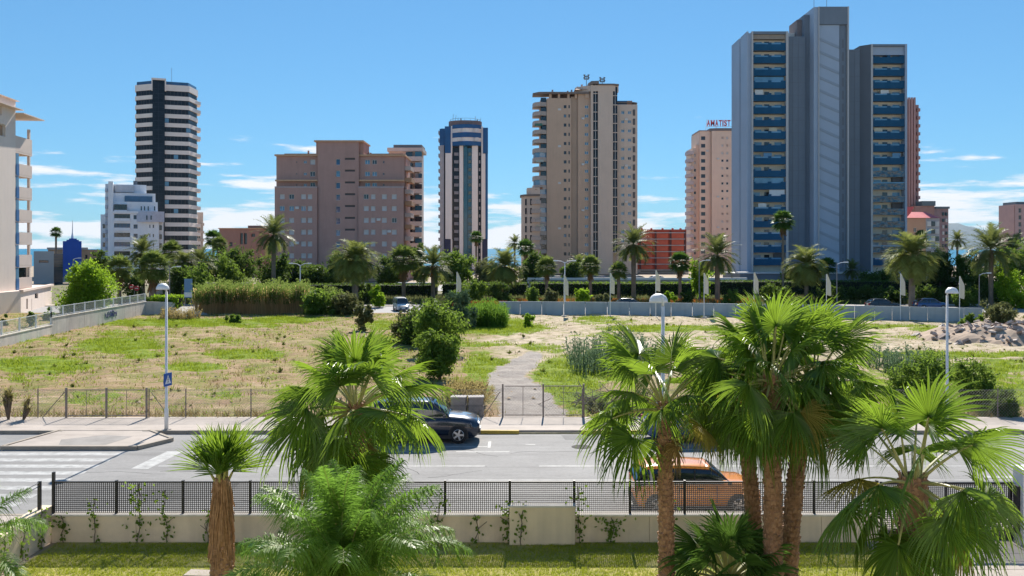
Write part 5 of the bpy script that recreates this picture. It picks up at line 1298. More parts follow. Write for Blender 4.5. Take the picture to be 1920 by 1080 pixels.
def far_skirt(seed, h=1.1, r=.34):
    rg = random.Random(seed); mb = MB()
    for i in range(170):
        a = rg.uniform(0,6.28); z = rg.uniform(-h*.75,.05); u = Vector((math.cos(a),math.sin(a),0)); r_ = r*rg.uniform(.35,.8); p0 = u*r_*.5+Vector((0,0,z)); ln = rg.uniform(.25,.5); tn = Vector((-math.sin(a),math.cos(a),0))*rg.uniform(.03,.06)
        q = p0+u*r_*.7+Vector((0,0,-ln)); mb.add([p0-tn*.3, p0+tn*.3, q+tn, q-tn], [(0,1,2,3)])
    return mb.mesh('dead_skirt', skirt_m)
DATE = [far_date_crown(900+i) for i in range(3)]; DATE_B = [far_date_crown(950+i, 70, 1.1, leafM('drooping_palm_leaf', (.13,.17,.04), (.22,.25,.07), .35, (.34,.38,.1)), 2.3, 28, 85, -40, .018, .36) for i in range(2)]
FANC = [far_fan_crown(700+i) for i in range(2)]; FANL = [far_fan_crown(720+i, mat=leafM('light_fan_leaf', (.07,.12,.025), (.15,.20,.045), .35, (.25,.32,.07))) for i in range(2)]
SKIRT = [far_skirt(i) for i in range(2)]
def fruit_mesh(seed):
    rg = random.Random(seed); mb = MB()
    for i in range(60):
        a = rg.uniform(0,6.28); r_ = rg.uniform(.08,.34); z = -rg.uniform(.02,.5); c = Vector((math.cos(a)*r_, math.sin(a)*r_, z)); s_ = .035*rg.uniform(.7,1.3)
        mb.add([c+Vector(v)*s_ for v in ((1,0,0),(-1,0,0),(0,1,0),(0,-1,0),(0,0,1.6),(0,0,-1.6))], [(0,2,4),(2,1,4),(1,3,4),(3,0,4),(2,0,5),(1,2,5),(3,1,5),(0,3,5)])
    return mb.mesh('fruit_cluster', fruit_m)
FRUIT = fruit_mesh(4)
def far_palm(kind, label, px, pyc, Y, rpx, seed, skirt=False, fruit=False, tw=.22, zb=0.0, px_b=None, group='palms along the avenue'):
    c = at(px, pyc, Y); r = rpx*Y/F*1.15; base = Vector(((px_b or px)-CX, 0, 0))*(Y/F); base.y = Y; base.z = zb
    T = empty({'date':'date_palm','droop':'date_palm'}.get(kind,'fan_palm'), label, 'palm tree', base, 0, group)
    tp = c-base; mb = MB(); n_ = 9; pts = [Vector((tp.x*(i/(n_-1))**1.5, 0, tp.z*i/(n_-1)-.05)) for i in range(n_)]
    mb.tube(pts, [tw*(1.25 if i == 0 else 1.0)*(1+.08*(i%2)) for i in range(n_)], 8); mb.build('trunk', grey_trunk, T)
    me = {'date':DATE,'droop':DATE_B,'fan':FANC,'fanl':FANL}[kind]; me = me[seed % len(me)]
    link('crown', me, T, (tp.x,0,tp.z), (0,0,seed*1.3), r)
    if skirt: link('dead_skirt', SKIRT[seed % 2], T, (tp.x,0,tp.z), (0,0,seed), r*.95)
    if fruit: link('fruit_cluster', FRUIT, T, (tp.x,0,tp.z-.05*r), (0,0,seed), r*.95)
    return T
FP = [
 ('date','tall date palm before the left wing of brown block',513,440,150,34,1,0,0,.34),
 ('droop','bushy pale date palm with thick trunk before brown block centre',666,488,130,42,2,0,0,.42),
 ('date','tall date palm before the right end of beige tower',1188,458,140,34,3,0,0,.34),
 ('date','upright date palm in front of cream lettered tower',1345,478,135,37,4,0,0,.36),
 ('droop','drooping yellow green palm with orange dates before the stair column',1512,497,135,36,5,0,1,.3),
 ('fan','slender fan palm with orange skirt against left blue balconies',1468,415,150,22,6,1,1,.2),
 ('droop','large shaggy pale date palm below right blue balconies',1710,478,125,46,7,0,0,.42),
 ('date','spreading date palm near the right edge, thin bare trunk',1858,468,125,44,8,0,0,.3),
 ('droop','tangled palm with brown skirt right of the striped tower',947,500,140,34,9,1,0,.3),
 ('date','date palm with orange dates left of the striped tower',812,498,140,34,10,0,1,.32),
 ('fanl','fan palm pair neighbour below cream block behind brown block',757,487,140,30,11,1,0,.28),
 ('fanl','shorter fan palm left of the flag in front of beige tower',1025,500,138,21,12,1,0,.24),
 ('fanl','fan palm before beige tower\'s left window shaft',1107,498,138,21,13,1,0,.24),
 ('fanl','small green fan palm left of date palm at beige tower',1160,508,136,19,14,0,0,.24),
 ('fan','dark round fan palm in front of the red banded block',1275,492,136,22,15,1,0,.24),
 ('fan','tall fan palm silhouetted against the striped tower',893,445,230,13,16,1,0,.25),
 ('fan','lone fan palm against the sky left of cobalt building',105,436,230,11,17,0,0,.25),
 ('date','small far palm against the sea left of beige tower annex',965,455,200,14,18,0,0,.2),
 ('fan','dark fan palm touching beige tower annex',986,465,190,18,19,1,0,.25),
 ('fan','fan palm standing left of the low brown block',400,448,190,18,20,0,0,.25),
 ('fanl','second fan palm left of low brown block, with brown skirt',412,458,185,16,21,1,0,.25),
 ('fanl','fan palm with drooping skirt right of the lime tree',224,503,135,26,22,1,0,.3),
 ('fanl','stout fan palm with big brown skirt below white block',287,502,130,34,23,1,0,.4),
 ('date','grey green date palm in front of white block',268,474,150,30,24,0,0,.34),
 ('fanl','fan palm below the white block\'s right wing',322,472,150,22,25,0,0,.3),
 ('droop','palm with glowing orange dates below banded tower',345,492,140,24,26,0,1,.3),
 ('date','date palm below banded tower\'s right side',375,490,145,28,27,0,0,.34),
 ('fan','small far fan palm above the pale date palm at right',1727,443,190,13,28,0,0,.22),
 ('date','far palm right of the pink roofed block',1795,450,190,17,29,0,0,.22),
 ('date','dark small palm at the foot of stair column',1598,506,165,18,30,0,0,.25),
 ('date','dark palm right of flag before beige tower',1085,500,170,22,31,0,0,.25),
 ('droop','palm at left end of brown block, half hidden in shrubs',640,492,170,22,32,0,0,.25),
 ('fan','dark fan palm behind slender palm at grey tower foot',1552,500,165,18,33,0,0,.25),
 ('date','dusky palm at far right behind spreading date palm',1900,470,150,30,34,0,0,.3)]
for (k, lb_, px, pyc, Y, r, sd_, sk, fr, tw) in FP: far_palm(k, lb_, px, pyc, Y, r, sd_, bool(sk), bool(fr), tw)
# ---- trees along the avenue ----------------------------------------------------------------------------
TR = [ # name,label,px,top,Y,r,mat,n,z0
 ('lime_tree','bright lime green rounded tree beside the pink block wing',162,498,112,52,L_lime,8000,.18),
 ('broadleaf_tree','dark tree left of the white stepped block',186,466,200,28,L_dark,1800,.3),
 ('broadleaf_tree','dark round tree left of low brown block',398,476,160,36,L_dark,2400,.3),
 ('broadleaf_tree','dark dense tree below the low brown block',448,462,165,42,L_dark,3000,.25),
 ('broadleaf_tree','mid green tree peeking above the reeds under low block',430,480,150,34,L_mid,2200,.25),
 ('broadleaf_tree','dark tree around the tall date palm trunk',515,478,155,42,L_dark,3000,.25),
 ('broadleaf_tree','dark tree under brown block left wing, right side',560,490,160,34,L_dark,2400,.25),
 ('broadleaf_tree','dark low tree at brown block stair column foot',600,500,158,36,L_dark,2400,.2),
 ('broadleaf_tree','dark tree left of the pale date palm',632,478,162,26,L_dark,2000,.3),
 ('broadleaf_tree','dark tree right of the pale date palm',728,486,160,32,L_dark,2400,.25),
 ('conifer','small dark conifer at the right end of brown block',786,458,170,16,L_dark,1400,.2),
 ('broadleaf_tree','domed green tree hiding the striped tower base',855,476,160,38,L_mid,3400,.25),
 ('broadleaf_tree','olive tree right of the striped tower base',908,492,155,30,L_olive,2000,.25),
 ('broadleaf_tree','dark tree between annex and skirted fan palm',1000,478,165,26,L_dark,2000,.3),
 ('broadleaf_tree','dark shrubby tree under beige tower\'s middle',1072,488,165,24,L_dark,1800,.3),
 ('broadleaf_tree','yellow green tree left of upright date palm',1312,490,140,26,L_lime,1600,.3),
 ('broadleaf_tree','dark tree at the foot of grey tower\'s left balconies',1478,500,170,24,L_dark,1600,.3),
 ('broadleaf_tree','dark spreading tree under the right blue balconies',1650,512,160,44,L_dark,2600,.2),
 ('broadleaf_tree','dark conifer like tree right of pale shaggy date palm',1762,466,150,30,L_dark,2600,.25),
 ('broadleaf_tree','green tree left of spreading date palm',1812,478,150,34,L_mid,2600,.25),
 ('broadleaf_tree','tall mixed green tree at right edge',1905,446,140,40,L_mid,3000,.25),
 ('broadleaf_tree','yellow green shrub tree at right edge under taller tree',1893,496,125,32,L_lime,1800,.15),
 ('broadleaf_tree','dark tree behind spreading date palm trunk',1840,500,140,44,L_dark,2800,.15),
 ('broadleaf_tree','dark tree below banded tower among palms',335,505,135,34,L_dark,2000,.2),
 ('broadleaf_tree','green low tree right of dark banded tower palms',372,500,132,28,L_mid,1600,.2),
 ('broadleaf_tree','dark tree left of stout skirted fan palm',250,500,140,24,L_dark,1600,.25)]
for i, (nm, lb_, px, top, Y, r, m_, nl, z0) in enumerate(TR): tree(nm, lb_, px, top, Y, r, m_, 40+i, n_=nl, z0=z0, group='trees along the avenue')
SH = [ # shrubs: label,px,top,Y,r,mat,n
 ('dark clipped shrub below brown block left part',585,545,128,40,L_mid,1500),
 ('dark shrub left of the pale date palm trunk',640,545,128,26,L_mid,1200),
 ('bright green rounded shrub left of the white van',712,533,124,17,L_lime,1200),
 ('dark shrub behind the bright rounded shrub',690,530,132,30,L_dark,1200),
 ('green shrub left of the flag at striped tower',880,525,130,34,L_mid,1400),
 ('dark shrub under the tangled palm',940,528,130,30,L_dark,1400),
 ('bright green rounded shrub behind the hoarding',1090,540,128,18,L_lime,1200),
 ('olive shrub on the verge left of bright rounded shrub',1035,545,128,22,L_olive,1000),
 ('olive shrub on the verge right of bright rounded shrub',1130,548,128,20,L_olive,1000),
 ('green shrub on the verge before beige tower',1000,540,130,18,L_mid,1000),
 ('yellow shrub near the cropped lamp head',1255,548,128,14,L_lime,700),
 ('dark rounded shrub before red block',1292,540,130,15,L_dark,900),
 ('green shrub at the foot of upright date palm',1368,545,128,18,L_mid,900),
 ('dark shrub behind hoarding under slender palm',1450,535,135,40,L_dark,1500),
 ('dark shrub under drooping orange date palm',1560,538,135,40,L_dark,1500),
 ('dark shrub under stair column to its right',1620,540,135,36,L_dark,1400),
 ('dark shrub left of shaggy pale date palm',1670,540,132,34,L_dark,1400),
 ('dark shrub right of shaggy pale date palm',1745,535,130,34,L_dark,1400),
 ('green shrub at right, left of thin trunked date palm',1810,535,125,30,L_mid,1300),
 ('yellow green hedge shrub at far right edge',1912,532,122,26,L_lime,1300),
 ('dark shrub right of thin trunked date palm',1880,528,128,26,L_dark,1200),
 ('green shrub in front of pink wing, rounded',58,585,92,9,L_mid,500),
 ('small green shrub near left edge by pink wall',8,590,92,9,L_mid,400),
 ('green shrub by the wing\'s dark doorway',92,578,100,14,L_mid,700)]
for i, (lb_, px, top, Y, r, m_, nl) in enumerate(SH): tree('shrub', lb_, px, top, Y, r, m_, 200+i, n_=nl, cat='shrub', z0=.12, group='shrubs along the avenue')
# clipped hedges (leaf-faced boxes)
def hedge(label, x0, x1, y0, y1, h, m, n_, seed):
    rg = np.random.default_rng(seed); T = empty('hedge', label, 'hedge', ((x0+x1)/2, (y0+y1)/2, 0)); w, d = (x1-x0)/2, (y1-y0)/2
    MB().box(-w+.15, w-.15, -d+.15, d-.15, 0, h-.15).build('stems', M('hedge_core', (.015,.02,.01), .95), T)
    c = np.stack([rg.uniform(-w,w,n_), rg.uniform(-d,d,n_), rg.uniform(0,h,n_)], -1); f = rg.integers(0,3,n_)
    c[f==0,1] = -d+rg.normal(0,.08,(f==0).sum()); c[f==1,2] = h+rg.normal(0,.08,(f==1).sum())
    a = rg.normal(size=(n_,3)); a /= np.linalg.norm(a,axis=1)[:,None]; b = np.cross(a, rg.normal(size=(n_,3))); b /= np.linalg.norm(b,axis=1)[:,None]; L = rg.uniform(.1,.22,n_)[:,None]
    V = np.stack([c-a*L, c-b*L*.5, c+a*L, c+b*L*.5],1).reshape(-1,3); link('foliage', np_mesh('foliage', V, np.arange(len(V)).reshape(-1,4), m), T)
hedge('long dark clipped hedge behind the hoarding, centre', 3.0, 34, 150, 153, 2.3, L_mid, 5000, 1)
hedge('long dark clipped hedge below the grey tower', 34.5, 74, 150, 153, 2.6, L_dark, 5000, 2)
hedge('dark hedge at the roadside right of the lime tree', -49.5, -44.2, 113.5, 115.2, 1.7, L_dark, 1600, 3)
hedge('bright green clipped hedge end beside the walled corner', -44.0, -40.6, 110.3, 112.6, 2.1, L_lime, 1800, 4)
hedge('dark hedge before brown block, behind the avenue', -40, -12, 146, 149, 2.2, L_dark, 3600, 5)
hedge('dark hedge left of the flags before striped tower', -11.5, 2.5, 148, 151, 2.3, L_dark, 2200, 6)
# ---- plants on the vacant plot -------------------------------------------------------------------------
PT = [ # label,name,px,top,base py,r,mat,n,z0
 ('dark leafy shrub, topmost of the central clump','shrub',795,552,648,56,L_dark,5000,.05),
 ('glossy green round bush in middle of central clump','shrub',828,578,668,50,L_mid,5600,.05),
 ('light green round bush at front of central clump on thin stem','shrub',824,624,712,46,L_mid,5200,.3),
 ('olive bush at the left back of central clump','shrub',768,580,645,36,L_olive,2800,.05),
 ('grey green bush behind the central clump','shrub',852,548,618,38,L_silver,2600,.05),
 ('small olive sapling standing alone before the avenue','sapling',678,572,622,20,L_olive,1100,.3),
 ('small bright bush alone in front of hoarding','shrub',991,590,614,13,L_lime,700,.05),
 ('dark green shrub right end of reeds, leafy','shrub',600,545,592,45,L_mid,2600,.05),
 ('dark leafy shrub between reeds and sapling','shrub',650,552,592,36,L_olive,1800,.05),
 ('castor bush right of the far lamp post','shrub',1835,676,765,60,L_mid,4200,.05),
 ('large leafed bush behind broad fan palm','shrub',1730,668,762,62,L_mid,4200,.05),
 ('dark glossy bush at the right fence end','shrub',1885,728,782,36,L_mid,2200,.05),
 ('grey green scrub mound on top of the rubble','shrub',1880,570,618,40,L_olive,2200,.05),
 ('low scrub at the foot of hoarding near its right end','shrub',1822,590,618,30,L_mid,1200,.05),
 ('dry twiggy bush inside the wire gate at right','shrub',1125,735,775,40,L_olive,1000,.05),
 ('dry brown shrub tangle behind lone fan palm','shrub',1210,730,780,45,L_olive,1400,.05),
 ('low weedy bush under the reed bed','shrub',440,590,607,18,L_mid,700,.05)]
for i, (lb_, nm, px, top, pb, r, m_, nl, z0) in enumerate(PT):
    g = gp(px, pb); tree(nm, lb_, px, top, g.y, r, m_, 300+i, n_=nl, cat='bush' if nm == 'shrub' else 'sapling', z0=z0, leaf=max(.07, g.y*.0016))
def reeds(name, label, px0, px1, Y, depth, h, N, m, seed, dry=True):
    rg = np.random.default_rng(seed); x = rg.uniform((px0-CX)/F*Y, (px1-CX)/F*Y, N); y = Y+rg.uniform(0,depth,N); H_ = h*rg.uniform(.45,1.08,N)*(.92+.08*np.sin(x*1.9)); y = y+.8*np.sin(x*.9); lx_ = rg.normal(0,.25,N); ly_ = rg.normal(0,.25,N)
    o_ = np.array([(px0+px1)/2/F*Y-CX/F*Y, Y, 0]); V = []; Fs = []; mi = []
    for i in range(N):
        b = len(V); w = .045 if dry else .03
        V += [(x[i]-w,y[i],0),(x[i]+w,y[i],0),(x[i]+lx_[i]+w*.5,y[i]+ly_[i],H_[i]*.85),(x[i]+lx_[i]-w*.5,y[i]+ly_[i],H_[i]*.85)]; Fs.append((b,b+1,b+2,b+3)); mi.append(1 if dry else 0)
        for k in range(8):
            t = rg.uniform(.58 if dry else .1,1.0); a = rg.uniform(0,6.28); L = rg.uniform(.4,.8)*h/4; c = np.array((x[i]+lx_[i]*t, y[i]+ly_[i]*t, H_[i]*t)); d = np.array((math.cos(a),math.sin(a),0)); b = len(V); tn = np.array((-math.sin(a),math.cos(a),0))*.045
            m1 = c+d*L*.5+np.array((0,0,L*.5)); V += [tuple(c), tuple(m1-tn), tuple(c+d*L+np.array((0,0,L*.15))), tuple(m1+tn)]; Fs.append((b,b+1,b+2,b+3)); mi.append(0)
    return tag(link(name, np_mesh(name, np.array(V)-o_, Fs, [m, L_dryreed], False, mi), None, tuple(o_)), label, 'reeds', kind='stuff')
reeds('reed_bed', 'tall reed bed with dry stalks and green tops behind the plot', 362, 565, 109, 4, 4.0, 1500, L_reed, 1)
reeds('reed_bed', 'greener reeds continuing right of the tall dry reed bed', 555, 640, 110, 3, 3.2, 500, L_reed, 2, False)
reeds('reed_bed', 'bright green reed clump right of the central bushes', 868, 950, 91, 5, 2.7, 800, leafM('bright_reed', (.07,.16,.02), (.14,.25,.04), .4, (.24,.4,.05), .8, 0), 3, False)
reeds('cane_stand', 'blue green upright canes beside the track, behind lone palm', 1075, 1245, 57, 9, 2.3, 330, L_silver, 4, False)
reeds('cane_stand', 'blue green canes behind the broad fan palm', 1690, 1800, 55, 8, 1.8, 200, L_silver, 5, False)
reeds('dry_grass_stand', 'tall yellow dry grass behind the concrete blocks', 838, 905, 45.5, 4, 1.1, 500, dry_grass, 6, False)
reeds('dry_grass_stand', 'dry grass clumps at the walled corner by the road', 290, 362, 101, 3, 1.4, 220, dry_grass, 7, False)
L_yucca = leafM('yucca_leaf', (.16,.15,.05), (.30,.26,.09), .35, (.42,.36,.12))
g = gp(30, 792)
for i, (px, top, r) in enumerate(((22,738,16),(50,752,10))):
    T = empty('yucca', ('taller' if i == 0 else 'shorter')+' brownish yucca at the fence near left edge', 'plant', (gp(px,790).x, 41.7, .13)); rg = random.Random(i)
    for k in range(6 if i == 0 else 4):
        a = rg.uniform(0,6.28); h = (1.35 if i == 0 else 1.0)*rg.uniform(.5,1); q = Vector((math.cos(a)*.4*rg.random(), math.sin(a)*.3*rg.random(), h)); st = MB().tube([(0,0,0),q*.6,q], .06, 6); o_ = st.build('stem', bark, T)
        lf = MB()
        for j in range(26):
            aa = j*2.4; e = R(rg.uniform(-50,65)); d = Vector((math.cos(aa)*math.cos(e), math.sin(aa)*math.cos(e), math.sin(e))); tn = d.cross(Vector((0,0,1))).normalized()*.03; lf.add([q-tn, q+tn, q+d*.42], [(0,1,2)])
        lf.build('leaf_rosette', L_yucca, o_)
# ------------------------------------------------------------------ front garden wall and mesh fence
YF = 25.22; WT = 0.62
FW = empty('garden_wall', 'low cream rendered garden wall under the black mesh fence', 'wall', (-1.3, YF, GZ))
x = -12.75; k = 0
while x < 10.15:
    x1 = min(10.15, x+2.35+.25*math.sin(k*1.7))
    MB().box(x+1.3+.006, x1+1.3-.006, -.13, .13, -.05, WT-GZ-.03+.004*(k%2)).build('wall_section', wallcream, FW)
    x = x1; k += 1
MB().box(-12.8+1.3, 10.18+1.3, -.16, .16, WT-GZ-.03, WT-GZ+.015).build('coping', M('pale_coping', (.66,.60,.52), .8, .08, 2, stain=.3), FW)
NF = empty('mesh_fence', 'black square mesh fence with flat posts on the garden wall', 'fence', (-12.8, YF, WT+.015))
def mesh_panel(w, h, nm='mesh_panel', pitch=.056, bw=.0165):
    mb = MB(); n_ = max(2, int(round(w/pitch))); p_ = w/n_
    for i in range(n_+1): mb.box(i*p_-bw/2, i*p_+bw/2, -.012, .012, .02, h)
    m_ = int(h/pitch)
    for j in range(m_+1): mb.box(0, w, -.008, .008, .02+j*(h-.02)/m_-bw/2, .02+j*(h-.02)/m_+bw/2)
    mb.box(0, w, -.02, .02, h-.02, h+.02)
    return mb.mesh(nm, black_m)
posts = [-12.75, -11.0, -9.15, -7.28, -5.45, -3.65, -1.86, -.06, 1.73, 3.28, 4.8, 6.6, 8.4, 10.15]
pcache = {}
for a, b_ in zip(posts[:-1], posts[1:]):
    w = round(b_-a-.06, 2)
    if w not in pcache: pcache[w] = mesh_panel(w, .87)
    link('mesh_panel', pcache[w], NF, (a+12.8+.03, 0, 0))
for i, a in enumerate(posts): MB().box(a+12.8-.03, a+12.8+.03, -.05, .05, -.1, .92 if i else 1.15).build('post', black_m, NF)
# meter cabinet in the wall
CB = empty('meter_cabinet', 'pale rendered cabinet box projecting from the garden wall', 'cabinet', (.83, 24.98, GZ))
MB().box(-.9, .9, -.12, .10, -.05, 1.02).build('body', M('cabinet_render', (.74,.62,.46), .8, .08, 1.2, stain=.4), CB); MB().box(-.93, .93, -.14, .2, 1.02, 1.07).build('top_slab', M('pale_coping', (.6,.57,.53), .8), CB)
# side wall coming towards the building at left, with its own rail
SW = empty('side_wall', 'stepped pale side wall with creepers at the lower left', 'wall', (-12.95, 25.0, GZ))
for i in range(5):
    MB().box(-.17, .17, -.2-1.6*(i+1)+.005, -.2-1.6*i if i else .25, -.05, .98-.08*i).build('wall_section', wallcream, SW)
SR = empty('side_rail', 'thin dark rail with posts on the left side wall', 'railing', (-12.95, 25.0, GZ))
for i in range(3):
    y = -.15-2.4*i; MB().box(-.04, .04, y-.04, y+.04, .8, 1.75-.05*i).build('post', black_m, SR)
MB().tube([(0,-.15,1.72),(0,-7,1.62)], .014, 6).build('wire', grey_m, SR); MB().tube([(0,-.15,1.62),(0,-7,1.48)], .012, 6).build('wire', grey_m, SR)
# sliding gate and pillar
SGt = empty('sliding_gate', 'black mesh sliding gate at the drive on the right', 'gate', (10.25, 25.25, GZ))
for a in (.03, 1.85, 3.62): link('mesh_panel', mesh_panel(1.72, 1.5), SGt, (a, 0, .08))
b = MB(); b.box(0, 5.4, -.035, .035, .03, .1); b.box(0, 5.4, -.035, .035, 1.56, 1.63)
for a in (0, 1.8, 3.6, 5.36): b.box(a, a+.06, -.04, .04, .03, 1.63)
b.build('gate_frame', black_m, SGt)
GP = empty('gate_pillar', 'white rendered gate pillar wall at the right edge', 'pillar', (14.4, 25.0, GZ))
MB().box(-.45, 2.6, -.25, .25, -.05, 2.02).build('pillar', white_r, GP); MB().box(-.5, 2.65, -.3, .3, 2.02, 2.1).build('cap', white_m, GP)
MB().box(-.52, -.45, -.12, .12, .3, 1.6).build('gate_stop', black_m, GP)
# valve box on the lawn
p = gp(493, 1016, GZ)
VB = tag(MB().box(-.28, .28, -.11, .11, -.02, .06).box(-.22,.22,-.08,.08,.06,.075).build('valve_box', M('turquoise_plastic', (.05,.32,.33), .5, .1), loc=(p.x, 24.75, GZ)), 'small turquoise valve box at the foot of garden wall', 'valve box')
# stepping stone near the shaggy palm
p = gp(375, 1076, GZ); tag(MB().prism([(-.35,-.2),(.3,-.25),(.38,.15),(-.3,.22)], -.02, .04).build('stepping_stone', pavement_m, loc=(p.x, p.y, GZ)), 'flat pale stepping stone beside the shaggy palm trunk', 'stone')
# creepers on the garden wall
vine_leaf = leafM('creeper_leaf', (.06,.12,.02), (.15,.22,.04), .4, (.26,.38,.06))
def vine(label, X, y, h, seed, n_=46, wid=.16, zb=GZ):
    rg = random.Random(seed); T = empty('creeper', label, 'creeper', (X, y, zb), 0, 'creepers on the garden wall')
    pts = [Vector((0,0,0))]
    for i in range(8): pts.append(pts[-1]+Vector((rg.uniform(-.05,.05), rg.uniform(-.012,.012), h/8)))
    s_ = MB(); s_.tube(pts, .012, 5)
    for i in range(3):
        c = pts[rg.randrange(3,8)]; s_.tube([c, c+Vector((rg.uniform(-.25,.25), -.02, rg.uniform(.05,.2)))], .008, 4)
    s_.build('stem', bark, T); lf = MB()
    for i in range(n_):
        t = rg.random()**.8*7.99; k_ = int(t); c = pts[k_].lerp(pts[k_+1], t-k_)+Vector((rg.gauss(0,wid*(.5+t/10)), rg.uniform(-.08,-.01), rg.gauss(0,.05))); a = Vector((rg.gauss(0,1), rg.gauss(0,.5), rg.gauss(0,1))).normalized(); b_ = a.cross(Vector((rg.gauss(0,.3),1,rg.gauss(0,.3)))).normalized(); L = rg.uniform(.035,.075)
        lf.add([c-a*L, c-b_*L*.6, c+a*L, c+b_*L*.6], [(0,1,2,3)])
    lf.build('leaves', vine_leaf, T)
order = ['first','second','third','fourth','fifth','sixth','seventh','eighth','ninth','tenth','eleventh','twelfth','thirteenth','fourteenth']
for i, px in enumerate((118, 176, 256, 312, 390, 532, 826, 893, 954, 1086, 1143, 1262)):
    vine('%s leafy creeper from the left, climbing garden wall and mesh' % order[i], (px-CX)/F*25.0, YF-.2, (.75, 1.25, 1.65, 1.45, .95, .6, 1.35, .8, 1.1, 1.55, .7, 1.2)[i], 60+i, (30, 36, 80, 54, 24, 20, 44, 22, 90, 60, 70, 28)[i], (.1, .12, .2, .16, .1, .1, .14, .1, .2, .15, .17, .1)[i])
vine('creeper drooping across the pale cabinet box', .25, 24.82, .95, 90, 26)
for i in range(4): vine('%s creeper along the side wall, counted from its corner' % order[i], -12.72, 24.5-.9*i, 1.1, 120+i, 60, .14)

# ------------------------------------------------------------------ wire fence and gates at the far pavement
chain_m = M('chain_wire', (.30,.28,.26), .6, .2, 3, metal=.3)
def chain_panel(w, h, pitch=.14, r=.0028):
    mb = MB(); n_ = int((w+h)/pitch)
    for i in range(n_+1):
        for sg in (1,-1):
            a = i*pitch-(h if sg > 0 else 0); x0, z0, x1, z1 = (a,0,a+h,h) if sg > 0 else (a,0,a-h,h)
            if sg > 0:
                if x0 < 0: z0 -= x0; x0 = 0
                if x1 > w: z1 -= x1-w; x1 = w
            else:
                if x0 > w: z0 += x0-w; x0 = w
                if x1 < 0: z1 += x1; x1 = 0
            if z1-z0 > .02 and x0 >= 0 and x0 <= w: mb.bar((x0,0,z0),(x1,0,z1), r*2)
    return mb
WF = empty('wire_fence', 'sparse wire mesh fence on thin posts along the far pavement', 'fence', (-30, 42.2, .135))
chcache = {}
def bay(T, xa, xb, y, h):
    w = round(xb-xa, 2)
    if (w, h) not in chcache: chcache[(w, h)] = chain_panel(w, h).mesh('wire_mesh', chain_m)
    link('wire_mesh', chcache[(w, h)], T, (xa, y, .03))
    tw = MB().tube([(xa,y,h),(xb,y,h)], .008, 4); tw.tube([(xa,y,h*.5),(xb,y,h*.5)], .005, 4); tw.build('strand_wire', chain_m, T)
fx = [gp(p_, 788).x for p_ in (-60, 0, 72)]+[gp(p_, 788).x for p_ in (127,)]
fr_ = [gp(p_, 788).x for p_ in (280, 349, 471, 560, 650, 740, 830, 943)]; fr2 = [gp(p_, 788).x for p_ in (1092, 1180, 1270, 1370, 1470, 1570, 1670, 1770, 1870, 1960)]
for run in (fx, fr_, fr2):
    for a, b_ in zip(run[:-1], run[1:]):
        bay(WF, a+30, b_+30, 0, 1.28); MB().tube([(a+30,0,-.05),(a+30,0,1.35)], .028, 8).build('post', rust_m, WF)
for a, b_ in ((gp(122,788).x, gp(80,788).x), (gp(283,788).x, gp(318,788).x), (gp(938,788).x, gp(905,788).x)): MB().tube([(a+30,.02,1.2),(b_+30,.02,.0)], .018, 6).build('brace', rust_m, WF)
def wire_gate(label, xa, xb, y, h, leaves):
    T = empty('wire_gate', label, 'gate', (xa, y, .135)); w = (xb-xa)/leaves
    for a in [i*w for i in range(leaves+1)]: MB().box(a-.04, a+.04, -.04, .04, -.05, h+.1).build('post', rust_m, T)
    for i in range(leaves):
        lf = MB().tube([(i*w+.07,0,h),((i+1)*w-.07,0,h)], .022, 8); lf.tube([(i*w+.07,0,.1),((i+1)*w-.07,0,.1)], .022, 8); lf.tube([(i*w+w/2,0,.1),(i*w+w/2,0,h)], .012, 6)
        g_ = lf.build('gate_leaf', rust_m, T); chain_panel(w-.14, h-.1).build('wire_mesh', chain_m, g_, loc=(i*w+.07,0,.1))
wire_gate('double wire gate with stout posts left of street lamp', gp(127,788).x, gp(277,788).x, 42.1, 1.3, 2)
wire_gate('double wire gate across the worn track to the plot', gp(943,782).x, gp(1092,782).x, 42.3, 1.45, 2)
# concrete blocks
for i, px in enumerate((861, 893)):
    g = gp(px, 781); T = empty('concrete_block', ('left' if i == 0 else 'right')+' of two grey concrete blocks behind the dark parked car', 'concrete block', (g.x, 42.9, .05), .08*(i*2-1), 'concrete blocks closing the plot')
    b = MB(); b.prism([(-.36,-.3),(.36,-.3),(.36,.3),(-.36,.3)], 0, .55); b.build('body', M('rough_concrete', (.27,.245,.23), .9, .25, 2.5, .5, 12), T)
    MB().prism([(-.34,-.28),(.34,-.28),(.34,.28),(-.34,.28)], .56, .92).build('upper_course', M('rough_concrete', (.27,.245,.23)), T)
    MB().prism([(-.37,-.31),(.37,-.31),(.37,.31),(-.37,.31)], .92, .97).build('cap', M('cap_concrete', (.38,.35,.33), .9), T)

# ------------------------------------------------------------------ boundary wall of the pink block
bw1 = M('boundary_wall', (.56,.52,.47), .9, .15, .6, .3, 6, stain=.45)
pA, pB, pC = Vector((-40.2,66.0)), Vector((-42.3,83.2)), Vector((-43.9,108.5))
BW = empty('boundary_wall', 'long grey rendered boundary wall running back along the plot', 'wall', (-42.3,83.2,0)); o2 = Vector((-42.3,83.2))
def wseg(a, b_, h, name='wall_section', m=bw1, t=.24, z0=-.1):
    a, b_ = a-o2, b_-o2; return MB().bar((a.x,a.y,(z0+h)/2),(b_.x,b_.y,(z0+h)/2), t, h-z0).build(name, m, BW)
n_ = 5
for i in range(n_): wseg(pA.lerp(pB, i/n_+.001), pA.lerp(pB, (i+1)/n_-.001), .95)
n_ = 7
for i in range(n_): wseg(pB.lerp(pC, i/n_+.001), pB.lerp(pC, (i+1)/n_-.001), 1.62-.03*(i%2))
